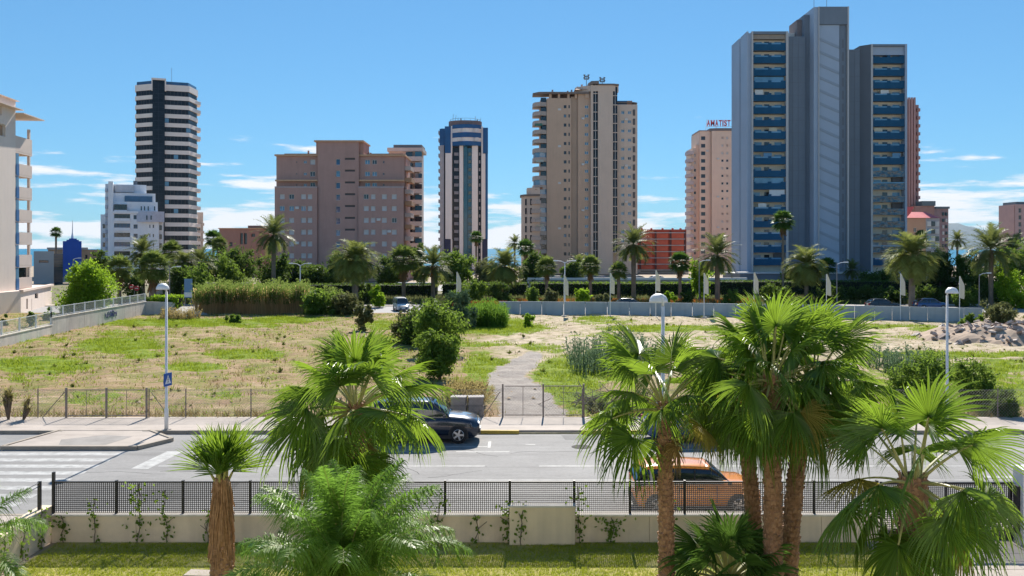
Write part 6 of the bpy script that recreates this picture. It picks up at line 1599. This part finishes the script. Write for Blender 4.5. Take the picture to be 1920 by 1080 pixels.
wseg(pA, pB, 1.03, 'coping', M('pale_coping', (.6,.57,.53), .8), .32, .955); wseg(pB, pC, 1.69, 'coping', M('pale_coping', (.6,.57,.53), .8), .32, 1.63)
gr = MB(); rg = random.Random(3)      # spray-painted scribble
d_ = (pC-pB).normalized(); nn = Vector((d_.y,-d_.x))
base = pB.lerp(pC, .50)-o2
for s_ in range(9):
    pts = []; u0 = s_*.36
    for q in range(7): c = base+d_*(u0+rg.uniform(-.15,.45))+nn*.135; pts.append((c.x, c.y, rg.uniform(.6,1.35)))
    gr.tube(pts, .028, 4)
gr.build('graffiti', M('violet_spray', (.16,.13,.32), .7), BW)
WR = empty('white_railing', 'white post railing with mesh on top of boundary wall', 'railing', (-42.3,83.2,0))
for (a, b_, n_, z0, z1) in ((pA, pB, 5, 1.03, 2.2), (pB, pC, 10, 1.69, 2.65)):
    for i in range(n_+1):
        q = a.lerp(b_, i/n_)-o2; MB().box(q.x-.055, q.x+.055, q.y-.055, q.y+.055, z0, z1).build('post', white_m, WR)
    a_, c_ = a-o2, b_-o2
    r_ = MB().bar((a_.x,a_.y,z1-.06),(c_.x,c_.y,z1-.06), .05); r_.bar((a_.x,a_.y,z0+.1),(c_.x,c_.y,z0+.1), .04)
    L_ = (c_-a_).length; kk = int(L_/.16)
    for i in range(kk): q = a_.lerp(c_, (i+.5)/kk); r_.bar((q.x,q.y,z0+.1),(q.x,q.y,z1-.06), .012)
    r_.build('rail', white_m, WR)
tag(MB().bar((-43.9,108.5,.8),(-41.0,110.5,.6), .25, 1.7).build('corner_wall', bw1), 'short wall turning the corner by the bright clipped hedge', 'wall')
tag(MB().add([(-40.8,111.5,-.05),(-35,111.5,-.05),(-37,104,0.05),(-41.5,107,0.05),(-40.8,111.5,.9),(-37.5,111.5,.8)],[(0,1,2,3),(0,3,4),(3,2,5,4),(2,1,5)]).build('concrete_ramp', concrete), 'pale concrete ramp slab at the walled road corner', 'ramp')

# ------------------------------------------------------------------ hoarding along the avenue
hb = M('hoarding_blocks', (.36,.41,.44), .85, .10, .4, .2, 5, stain=.3)
hp = [gp(935,590), gp(1180,592), gp(1420,596), gp(1640,601), gp(1842,606)]
HO = empty('site_wall', 'long pale grey site wall between plot and avenue', 'wall', (hp[0].x, hp[0].y, 0))
for a, b_ in zip(hp[:-1], hp[1:]):
    n_ = 6
    for i in range(n_):
        p0 = a.lerp(b_, i/n_+.0015)-hp[0]; p1 = a.lerp(b_, (i+1)/n_-.0015)-hp[0]
        MB().bar((p0.x,p0.y,.8),(p1.x,p1.y,.8), .2, 1.62+.03*(i%2)).build('wall_panel', hb, HO)
flag_m = M('banner_cloth', (.60,.56,.47), .8, .08, 1)
for i, (px, pyt, pyb) in enumerate(((857,508,590),(1057,513,592),(1143,510,593),(1228,505,594),(1318,510,595),(1411,509,597),(1546,512,598),(1684,511,600),(1794,516,603))):
    g = gp(px, pyb+1.5); h = (pyb-pyt)/F*g.y
    T = empty('banner_flag', '%s narrow cream banner flag on its pole, counted from the left' % order[i], 'flag', (g.x, g.y-.6, 0), 0, 'banner flags along the site wall')
    MB().tube([(0,0,0),(0,0,h)], [.05,.035], 8).build('pole', white_m, T); MB().box(-.3,.3,-.25,.25,0,.18).build('footing', concrete, T)
    fl = MB(); hh = 2.35; n_ = 10
    for k in range(n_):
        t0, t1 = k/n_, (k+1)/n_; w = lambda t: .06+.42*min(1, t*2.6); yy = lambda t: .05*math.sin(t*5+i)
        fl.add([(.04,0,h-t0*hh),(w(t0)+.04,yy(t0),h-t0*hh-.12*t0),(w(t1)+.04,yy(t1),h-t1*hh-.12*t1),(.04,0,h-t1*hh)], [(0,1,2,3)])
    fo = fl.build('banner', flag_m, T); md = fo.modifiers.new('thick', 'SOLIDIFY'); md.thickness = .01
# low white-topped wall in front of the towers
lw = empty('low_wall', 'long low wall with white coping in front of beige tower', 'wall', (6, 163, 0))
MB().box(-3, 36, -.2, .2, 0, 2.35).build('wall', M('verge_wall', (.36,.34,.31), .85), lw); MB().box(-3.2, 36.2, -.35, .35, 2.35, 2.75).build('coping', white_r, lw)
lw2 = empty('low_wall', 'low cream wall with coping behind the reeds, before low block', 'wall', (-55, 150, 0))
MB().box(-5, 12, -.2, .2, 0, 2.1).build('wall', M('verge_wall', (.36,.34,.31)), lw2); MB().box(-5.1, 12.1, -.3, .3, 2.1, 2.4).build('coping', M('cream_coping', (.6,.54,.46), .8), lw2)
lw3 = empty('low_wall', 'low cream wall behind the white van and palms', 'wall', (-17, 152, 0))
MB().box(-2, 4, -.2, .2, 0, 2.0).build('wall', M('cream_render', (.6,.52,.42)), lw3); MB().box(-2.1, 4.1, -.3, .3, 2.0, 2.3).build('coping', white_r, lw3)
# flower bed
fb = leafM('orange_flowers', (.42,.12,.03), (.60,.30,.05), .2, (.5,.2,.05))
V, Ft = blades(2600, (0, 36), (131, 136), lambda X, Y: .3+.6*(np.sin(X*.6) > -.2), .25, .7, .12, z=.03, per=3, spread=.25)
tag(link('flower_bed', np_mesh('flower_bed', V, Ft, fb)), 'orange flowering ground cover along the avenue verge', 'flowers', kind='stuff')
V, Ft = blades(900, (-8, -1), (123.8, 126), lambda X, Y: .8+0*X, .3, .9, .15, z=.0, per=3, spread=.25)
tag(link('hedge_flowers', np_mesh('hedge_flowers', V, Ft, leafM('rust_flowers', (.30,.08,.03), (.45,.17,.05), .2, (.4,.12,.04)))), 'rusty red low planting at the site wall left end', 'flowers', kind='stuff')
V, Ft = blades(5200, (-60, 75), (129.6, 146), lambda X, Y: .6+0*X, .25, .8, .14, z=.02, per=3, spread=.3)
tag(link('verge_plants', np_mesh('verge_plants', V, Ft, L_olive)), 'mixed low ground cover on the avenue verge', 'ground cover', kind='stuff')

# ------------------------------------------------------------------ street lamps
def dome_lamp(label, base, h, ang):
    T = empty('street_lamp', label, 'street lamp', base, ang, 'dome street lamps')
    MB().tube([(0,0,0),(0,0,.9),(0,0,.95),(0,0,h-.35)], [.085,.085,.06,.05], 12).build('pole', white_m, T, True)
    MB().box(-.14,.14,-.14,.14,0,.03).build('base_plate', grey_m, T)
    MB().tube([(0,0,h-.36),(0,0,h-.12),(.06,0,h-.04),(.25,0,h-.02)], .04, 10).build('arm', white_m, T, True)
    d = MB(); n_ = 20; prof = [(.275,0),(.27,.05),(.25,.12),(.205,.19),(.13,.24),(.05,.265),(0.0,.27)]
    d.lathe(prof, n_, (.26,0,h-.25)); o_ = d.build('hood', white_m, T, True); md = o_.modifiers.new('thick','SOLIDIFY'); md.thickness = .02
    MB().lathe([(0,0),(.25,0),(.25,.03),(0,.05)], 20, (.26,0,h-.245)).build('diffuser', M('lamp_diffuser', (.5,.5,.48), .3), T, True)
    return T
L1 = gp(312, 806, .135); dome_lamp('white dome street lamp carrying the blue crossing sign', (L1.x, L1.y, .135), 6.35, R(-105))
L2 = at(1243, 566, 26.2); dome_lamp('white dome street lamp whose head shows above lone fan palm', (L2.x, 26.2, .125), 6.55, R(110))
L3 = gp(1776, 800, .135); dome_lamp('white dome street lamp at right, beyond the broad fan palm', (L3.x, L3.y, .135), 6.15, R(-70))
# crossing sign on the left lamp
PS = empty('crossing_sign', 'blue square pedestrian crossing sign on the left lamp post', 'sign', (L1.x+.09, L1.y-.08, 2.33), R(76))
MB().box(-.28,.28,-.012,.012,-.28,.28).build('plate', M('sign_blue', (.012,.09,.36), .4, .05), PS)
tri = MB().add([(-.21,-.014,-.18),(.21,-.014,-.18),(0,-.014,.2)], [(0,1,2)]); tri.build('white_triangle', M('sign_white', (.75,.75,.75), .4, .03), PS)
fg = MB(); y_ = -.016
for a, b_, w in (((0,.06),(0,-.04),.04),((0,-.04),(.06,-.15),.022),((0,-.04),(-.05,-.15),.022),((0,.04),(.06,-.01),.018),((0,.04),(-.055,-.02),.018)):
    fg.bar((a[0],y_,a[1]),(b_[0],y_,b_[1]), .004, w) if False else fg.add([(a[0]-w/2,y_,a[1]),(a[0]+w/2,y_,a[1]),(b_[0]+w/2,y_,b_[1]),(b_[0]-w/2,y_,b_[1])],[(0,3,2,1)])
fg.add([(.025*math.cos(t),y_,.085+.025*math.sin(t)) for t in [i*math.pi/4 for i in range(8)]], [tuple(range(8))])
fg.build('walking_figure', black_m, PS); MB().box(-.03,.03,.012,.06,-.2,.2).build('bracket', grey_m, PS)
def ave_lamp(label, px, pyt, Y, arms):
    c = at(px, pyt, Y); T = empty('avenue_lamp', label, 'street lamp', (c.x, Y, 0), 0, 'avenue lamps')
    MB().tube([(0,0,0),(0,0,c.z-.5),(0,0,c.z-.2)], [.11,.07,.06], 8).build('pole', grey_m if arms == 1 else white_m, T)
    for sg in ((1,) if arms == 1 else (-1,1)):
        MB().tube([(0,0,c.z-.3),(sg*.5,0,c.z-.05),(sg*1.0,0,c.z)], .045, 6).build('arm', white_m, T)
        MB().prism([(sg*1.0,-.12),(sg*1.6,-.1),(sg*1.6,.1),(sg*1.0,.12)][::sg], c.z-.06, c.z+.1).build('lamp_head', white_m, T)
ave_lamp('double armed avenue lamp in front of the brown block', 563, 494, 128, 2)
ave_lamp('double armed avenue lamp before the beige tower', 1059, 489, 128, 2)
ave_lamp('single armed avenue lamp at the grey tower\'s foot', 1569, 492, 128, 1)
ave_lamp('single armed lamp right of bright lime tree', 318, 500, 128, 1)
ave_lamp('single armed lamp before cobalt building', 137, 484, 180, 1)
ave_lamp('thin lamp post at right beside spreading date palm', 1836, 512, 122, 1)
ave_lamp('thin lamp post left of the upright date palm', 1311, 488, 132, 1)
# info totem and signs by the left corner
T = empty('bus_shelter_panel', 'blue and white notice panel behind the reed bed\'s left end', 'sign', (at(353,540,118).x, 118, 0)); zt_ = at(353,523,118).z
MB().box(-.5,.5,-.08,.08,1.6,zt_).build('panel', M('panel_blue', (.14,.26,.42), .4, .1), T); MB().box(-.5,.5,-.1,-.081,1.7,2.3).build('white_field', white_m, T)
for sx in (-.4,.4): MB().tube([(sx,0,0),(sx,0,1.6)], .05, 6).build('leg', grey_m, T)
T = empty('road_sign', 'red and white no entry road sign at left corner', 'sign', (at(252,542,116).x, 116, 0))
MB().tube([(0,0,0),(0,0,2.6)], .04, 6).build('pole', grey_m, T)
for sx in (-.35,.3):
    MB().tube([(sx,-.05,2.9+.2*(sx<0)),(sx,0.0,2.9+.2*(sx<0))], .32, 16).build('disc', M('sign_red_disc', (.5,.03,.05), .4), T); MB().box(sx-.2,sx+.2,-.07,-.051,2.85+.2*(sx<0),2.95+.2*(sx<0)).build('bar', white_m, T)

# ------------------------------------------------------------------ vehicles
tyre_m = M('tyre_rubber', (.018,.018,.02), .8, .1, 5); rim_m = M('alloy', (.55,.55,.56), .3, .1, 3, metal=.7); glass_c = glassM('car_glass', (.015,.02,.025), .04, 1.0)
trim_b = M('black_plastic', (.02,.02,.022), .6, .1); lamp_w = M('headlamp', (.62,.64,.66), .15, .05); lamp_r = M('tail_lamp', (.4,.012,.012), .2, .05)
def loft(st, closed_ends=True):
    mb = MB(); n_ = len(st[0][1])
    for x_, cs in st:
        for (y, z) in cs: mb.v.append((x_, y, z))
        for (y, z) in cs[-2:0:-1]: mb.v.append((x_, -y, z))
    m_ = 2*n_-2
    for i in range(len(st)-1):
        for k in range(m_):
            k2 = (k+1) % m_; mb.f.append((i*m_+k, i*m_+k2, (i+1)*m_+k2, (i+1)*m_+k)); mb.m.append(0)
    mb.f.append(tuple(range(m_))); mb.m.append(0); e = (len(st)-1)*m_; mb.f.append(tuple(range(e+m_-1, e-1, -1))); mb.m.append(0)
    return mb
def body_cs(w, zb, zs, zt_): return [(0,zb),(w*.86,zb),(w*.97,zb+.1),(w,zb+(zs-zb)*.5),(w*.985,zs-.06),(w*.93,zs),(w*.8,zt_-.01),(w*.4,zt_+.008),(0,zt_+.012)]
def spline(pts, x_):
    for (a, b) in zip(pts[:-1], pts[1:]):
        if a[0] <= x_ <= b[0]:
            t = (x_-a[0])/(b[0]-a[0]); t = t*t*(3-2*t)*.35+t*.65; return a[1]+(b[1]-a[1])*t
    return pts[0][1] if x_ < pts[0][0] else pts[-1][1]
def car(name, label, loc, rz, paint, Lr, Lf, W, topline, shoulder, cabin, belt, roofz, wheels, wr, roof_mat=None, spokes=5, cat='car', bottom=.22, group=None, pillars=(0.33,0.62), low=False):
    T = empty(name, label, cat, loc, rz, group); w = W/2; st = []
    xs_ = [Lr+(Lf-Lr)*i/34 for i in range(35)]
    for x_ in xs_:
        q = min((x_-Lr), (Lf-x_)); tp = 1-.20*max(0, 1-q/.42)**2; zb = bottom+.16*max(0, 1-q/.35)**2
        st.append((x_, body_cs(w*tp, zb, spline(shoulder, x_)-.0, spline(topline, x_))))
    bd = loft(st).build('body', paint, T, True)
    # cabin: glass loft with roof skin and pillars
    (xr0, xr1, xf1, xf0) = cabin; zt_ = roofz; wb, wt = w*.92, w*.73
    def cs(x_):
        if x_ < xr1: t = (x_-xr0)/(xr1-xr0)
        elif x_ > xf1: t = (xf0-x_)/(xf0-xf1)
        else: t = 1
        t = max(0.02, min(1, t)); z = belt+(zt_-belt)*math.sin(t*math.pi/2)**.9 if t < 1 else zt_+.035*math.sin(math.pi*(x_-xr1)/(xf1-xr1)); return t, z
    gs = []; rs_ = []
    N = 26
    for i in range(N+1):
        x_ = xr0+(xf0-xr0)*i/N; t, z = cs(x_); wz = wb+(wt-wb)*((z-belt)/(zt_-belt))
        gs.append((x_, [(0,belt-.06),(wb,belt-.06),(wb*.995,belt),(wb+(wz-wb)*.5+.015,belt+(z-belt)*.5),(wz+.01,z-.05*t),(wz*.9,z-.012),(wz*.5,z),(0,z+.004)]))
    gl = loft(gs).build('glasshouse', glass_c, T, True)
    rf = [(x_, [(0,cs(x_)[1]-.02),(wt*.98,cs(x_)[1]-.07),(wt+.03,cs(x_)[1]-.055),(wt*.93,cs(x_)[1]+.004),(wt*.5,cs(x_)[1]+.02),(0,cs(x_)[1]+.026)]) for x_ in [xr1-.12+(xf1-xr1+.2)*i/12 for i in range(13)]]
    loft(rf).build('roof', roof_mat or paint, T, True)
    for sg in (-1,1):
        pl_ = MB(); pl_.bar((xf0+.02, sg*wb*.985, belt-.01), (xf1+.03, sg*(wt+.005), zt_-.02), .055, .06)
        pl_.bar((xr0-.0, sg*wb*.985, belt-.01), (xr1-.05, sg*(wt+.005), zt_-.03), .075, .09)
        for f in pillars:
            x_ = xr1+(xf1-xr1)*f; pl_.bar((x_-.04, sg*(wb*.998), belt), (x_, sg*(wt+.02), zt_-.05), .035, .07)
        pl_.build('pillar', roof_mat and trim_b or paint, T)
        MB().box(-.06,.06,-.05,.05,-.05,.07).build('mirror', paint, T, loc=(xf0-.2, sg*(w+.07), belt+.06))
        MB().bar((Lr+.5, sg*(w*.985), bottom+.06), (Lf-.5, sg*(w*.985), bottom+.06), .05, .13).build('sill', trim_b, T)
        dl = MB()
        for f in (pillars[0], pillars[1]+.33):
            x_ = xr1+(xf1-xr1)*f; dl.box(x_-.006, x_+.006, sg*w*.995-.012, sg*w*.995+.012, bottom+.2, belt-.05)
        dl.build('door_gap', trim_b, T)
        for f in (pillars[0]+.06, pillars[1]+.06): MB().box(-.09,.09,-.015,.015,-.015,.015).build('door_handle', trim_b if roof_mat else paint, T, loc=(xr1+(xf1-xr1)*f, sg*(w*.99), belt-.13))
        MB().add([(Lf-.36,sg*w*.86,spline(shoulder,Lf-.3)-.16),(Lf-.02,sg*w*.66,spline(shoulder,Lf)-.2),(Lf-.03,sg*w*.66,spline(shoulder,Lf)-.02),(Lf-.38,sg*w*.88,spline(shoulder,Lf-.3)-.0),
                  (Lf-.3,sg*w*.97,spline(shoulder,Lf-.3)-.15),(Lf-.36,sg*w*.98,spline(shoulder,Lf-.3)-.02),(Lf-.06,sg*w*.8,spline(shoulder,Lf)-.2),(Lf-.07,sg*w*.79,spline(shoulder,Lf)-.03)],
                 [(4,6,7,5),(6,1,2,7),(5,7,2,3)]).build('headlight', lamp_w, T)
        MB().box(Lr-.005, Lr+.14, min(sg*w*.62, sg*w*.86), max(sg*w*.62, sg*w*.86), belt-.28, belt-.02).build('tail_light', lamp_r, T)
        for x_ in wheels:
            ar = MB(); n_ = 16
            ar.add([(x_+ (wr*1.16)*math.cos(math.pi*k/n_), sg*(w+.004), wr*.98+(wr*1.16)*math.sin(math.pi*k/n_)) for k in range(n_+1)]+[(x_-wr*1.16, sg*(w+.004), bottom),(x_+wr*1.16, sg*(w+.004), bottom)], [tuple(range(n_+3))])
            ar.build('wheel_arch', trim_b, T)
            wh_ = MB().lathe([(wr*.62,-.1),(wr*.93,-.11),(wr,-.06),(wr,.06),(wr*.93,.11),(wr*.62,.1)], 24).mesh('tyre', tyre_m, True)
            wo = link('wheel', wh_, T, (x_, sg*(w-.085), wr), (math.pi/2, 0, 0))
            rm_ = MB(); zo = -.105*sg if False else (.1 if sg < 0 else -.1)
            rm_.lathe([(wr*.66,0),(wr*.6,zo*.15)], 24, (0,0,zo*.95)); rm_.lathe([(0,0),(wr*.16,0)], 10, (0,0,zo))
            for k in range(spokes):
                a = 2*math.pi*k/spokes; rm_.bar((wr*.1*math.cos(a), wr*.1*math.sin(a), zo), (wr*.62*math.cos(a), wr*.62*math.sin(a), zo*.95), wr*.2, .03) if True else 0
            rm_.build('rim', rim_m, wo)
            MB().lathe([(0,0),(wr*.6,0)], 16, (0,0,zo*.6)).build('brake_disc', trim_b, wo)
    MB().box(Lf-.06, Lf+.012, -w*.55, w*.55, bottom+.18, bottom+.34).build('grille', trim_b, T); MB().box(Lf-.03, Lf+.03, -.26,.26,bottom+.2,bottom+.31).build('number_plate', white_m, T)
    MB().box(Lr-.03, Lr+.05, -w*.8, w*.8, bottom+.08, bottom+.3).build('rear_bumper', trim_b, T)
    return T
navy_p = M('navy_car_paint', (.012,.02,.04), .25, .1, 2, coat=1.0, metal=.3); orange_p = M('orange_car_paint', (.78,.26,.01), .25, .04, 2, coat=1.0); white_p = M('white_car_paint', (.68,.69,.7), .3, .03, coat=.6)
dk_p = M('black_car_paint', (.012,.013,.016), .25, .1, coat=1.0); blue_p = M('blue_car_paint', (.02,.07,.20), .25, .1, coat=1.0); grey_p = M('grey_car_paint', (.25,.26,.28), .3, .1, coat=.8)
car('parked_car', 'dark navy off road car parked at the far kerb', (-3.62, 38.05, 0), 0, navy_p, -2.25, 2.28, 1.84,
    [(-2.25,.95),(-2.1,1.08),(.9,1.12),(1.6,1.07),(2.1,.96),(2.28,.78)], [(-2.25,.9),(-2.0,1.0),(.9,1.03),(1.8,.96),(2.28,.72)], (-2.2,-1.95,.28,1.06), 1.06, 1.66, (-1.32,1.42), .36)
car('parked_car', 'orange hatchback parked behind the mesh fence', (5.55, 28.0, 0), 0, orange_p, -1.85, 1.95, 1.74,
    [(-1.85,.9),(-1.7,.96),(.85,.98),(1.5,.94),(1.85,.84),(1.95,.7)], [(-1.85,.84),(-1.6,.9),(.8,.92),(1.6,.86),(1.95,.64)], (-1.82,-1.5,.38,1.02), .94, 1.40, (-1.2,1.25), .31, orange_p, pillars=(.5,.78), bottom=.18)
p = gp(1260, 826)
car('parked_car', 'blue car mostly hidden behind the palms at far kerb', (at(1300,800,38.1).x, 38.05, 0), 0, blue_p, -2.1, 2.1, 1.76,
    [(-2.1,.9),(-1.9,.98),(.9,.98),(1.7,.9),(2.1,.7)], [(-2.1,.84),(-1.8,.92),(.8,.92),(1.7,.84),(2.1,.64)], (-2.0,-1.5,.2,.95), .94, 1.45, (-1.3,1.3), .32)
VN = car('van', 'white passenger van driving on the far avenue', (at(752,575,117.5).x, 117.5, -.06), R(-74), white_p, -2.5, 2.35, 1.9,
    [(-2.5,1.15),(-2.3,1.2),(1.2,1.2),(1.9,1.1),(2.35,.85)], [(-2.5,1.0),(-2.2,1.1),(1.3,1.1),(2.0,1.0),(2.35,.75)], (-2.5,-2.4,.85,1.6), 1.12, 1.98, (-1.5,1.45), .33, cat='van', pillars=(.36,.72))
VN.scale = (.85,)*3
flat = dict(topline=[(-2.1,.9),(-1.9,.98),(.9,.98),(1.7,.9),(2.1,.7)], shoulder=[(-2.1,.84),(-1.8,.92),(.8,.92),(1.7,.84),(2.1,.64)], cabin=(-2.0,-1.3,.2,.95), belt=.94, roofz=1.45, wheels=(-1.3,1.3), wr=.32)
for nm, px, Y, pt, rz in (('dark car on the avenue behind the site wall before date palm',1183,120,dk_p,0),('dark car on the avenue behind wall at right of stair column',1655,119,dk_p,0),
    ('blue car on the avenue behind wall below shaggy date palm',1745,120,blue_p,0),('grey car parked behind low white wall, left of beige tower middle',1045,172,grey_p,R(90)),
    ('blue parked car behind low wall under beige tower',1128,172,blue_p,R(80)),('grey car parked before red block behind low wall',1200,172,grey_p,R(5)),('white car behind low wall before red block, right one',1236,172,white_p,R(10))):
    car('car', nm, ((px-CX)/F*Y, Y, -.06 if Y < 150 else 1.35), rz, pt, -2.1, 2.1, 1.76, group='distant cars', **flat)
# raised parking deck the distant cars stand on
tag(MB().box(3.5, 42, 163.4, 196, -.1, 1.35).build('parking_terrace', avenue_m), kind='structure')

# ------------------------------------------------------------------ rubble heap at the right
rub = M('rubble_stone', (.36,.275,.235), .9, .25, 1.5, .4, 10); rub2 = M('rubble_pale', (.46,.40,.36), .9, .2, 1.5, .4, 10)
RU = empty('rubble_heap', 'heap of broken pale rubble near right edge of plot', 'rubble', (gp(1905,650).x, 80, 0))
rocks = []
for i in range(6):
    mb = MB(); rg = random.Random(i); vv = [Vector((rg.uniform(-1,1), rg.uniform(-1,1), rg.uniform(-.5,.6))) for _ in range(3)]
    w_, d_, h_ = rg.uniform(.6,1), rg.uniform(.4,.8), rg.uniform(.15,.4); q = [Vector((sx*w_*rg.uniform(.7,1), sy*d_*rg.uniform(.7,1), sz*h_*rg.uniform(.7,1))) for sz in (-1,1) for sx, sy in ((-1,-1),(1,-1),(1,1),(-1,1))]
    mb.add(q, [(0,3,2,1),(4,5,6,7),(0,1,5,4),(1,2,6,5),(2,3,7,6),(3,0,4,7)]); rocks.append(mb.mesh('rubble_piece', rub if i % 2 else rub2))
rg = random.Random(9)
def rub_h(x_, y_): return 1.35*max(0, 1-((x_-2)/7.5)**2-((y_)/6.5)**2)**.8 + .25*math.sin(x_*1.7)*math.sin(y_*1.3)*max(0, 1-(x_/8)**2)
mnd = MB(); n_ = 26
for i in range(n_):
    for j in range(n_):
        x_, y_ = -7+18*i/(n_-1), -7+14*j/(n_-1); mnd.v.append((x_, y_, rub_h(x_, y_)-.05))
for i in range(n_-1):
    for j in range(n_-1): mnd.f.append((i*n_+j, (i+1)*n_+j, (i+1)*n_+j+1, i*n_+j+1)); mnd.m.append(0)
mnd.build('mound', M('rubble_earth', (.36,.27,.2), .95, .2, .8, .5, 5), RU)
for i in range(230):
    x_, y_ = rg.uniform(-6,10), rg.uniform(-6.3,2); z = rub_h(x_, y_)
    if z < .05: continue
    link('rubble_piece', rocks[rg.randrange(6)], RU, (x_, y_, z+rg.uniform(-.05,.12)), (rg.uniform(-.7,.7), rg.uniform(-.7,.7), rg.uniform(0,6.28)), rg.uniform(.12,.5))
# brushwood pile right of the track
BP = empty('brushwood', 'grey heap of cut brushwood beside the wire gate', 'brushwood', (gp(1130,770).x, 45.6, .1))
mb = MB(); rg = random.Random(2)
for i in range(130):
    c = Vector((rg.gauss(0,.8), rg.gauss(0,.35), abs(rg.gauss(.25,.2)))); d_ = Vector((rg.gauss(0,1), rg.gauss(0,.5), rg.gauss(0,.35))).normalized()*rg.uniform(.3,.7); mb.tube([c-d_, c+d_], rg.uniform(.008,.02), 4, 0, False)
mb.build('sticks', M('dead_wood', (.26,.21,.18), .9, .3, 3), BP)

# ------------------------------------------------------------------ sea air
HZ = MB().box(-14000, 14000, -120, 11500, -2.6, 420).build('haze', [], None)
hm = bpy.data.materials.new('sea_haze'); hm.use_nodes = True; hn = hm.node_tree.nodes; hn.clear()
ho = hn.new('ShaderNodeOutputMaterial'); hv = hn.new('ShaderNodeVolumePrincipled')
hv.inputs['Color'].default_value = (0.55, 0.78, 1.0, 1); hv.inputs['Density'].default_value = 0.00002; hv.inputs['Anisotropy'].default_value = 0.0
hm.node_tree.links.new(hv.outputs[0], ho.inputs['Volume'])
HZ.data.materials.clear(); HZ.data.materials.append(hm); tag(HZ, 'thin bluish sea haze over the whole scene', 'haze', kind='stuff')
scene.cycles.volume_bounces = 0
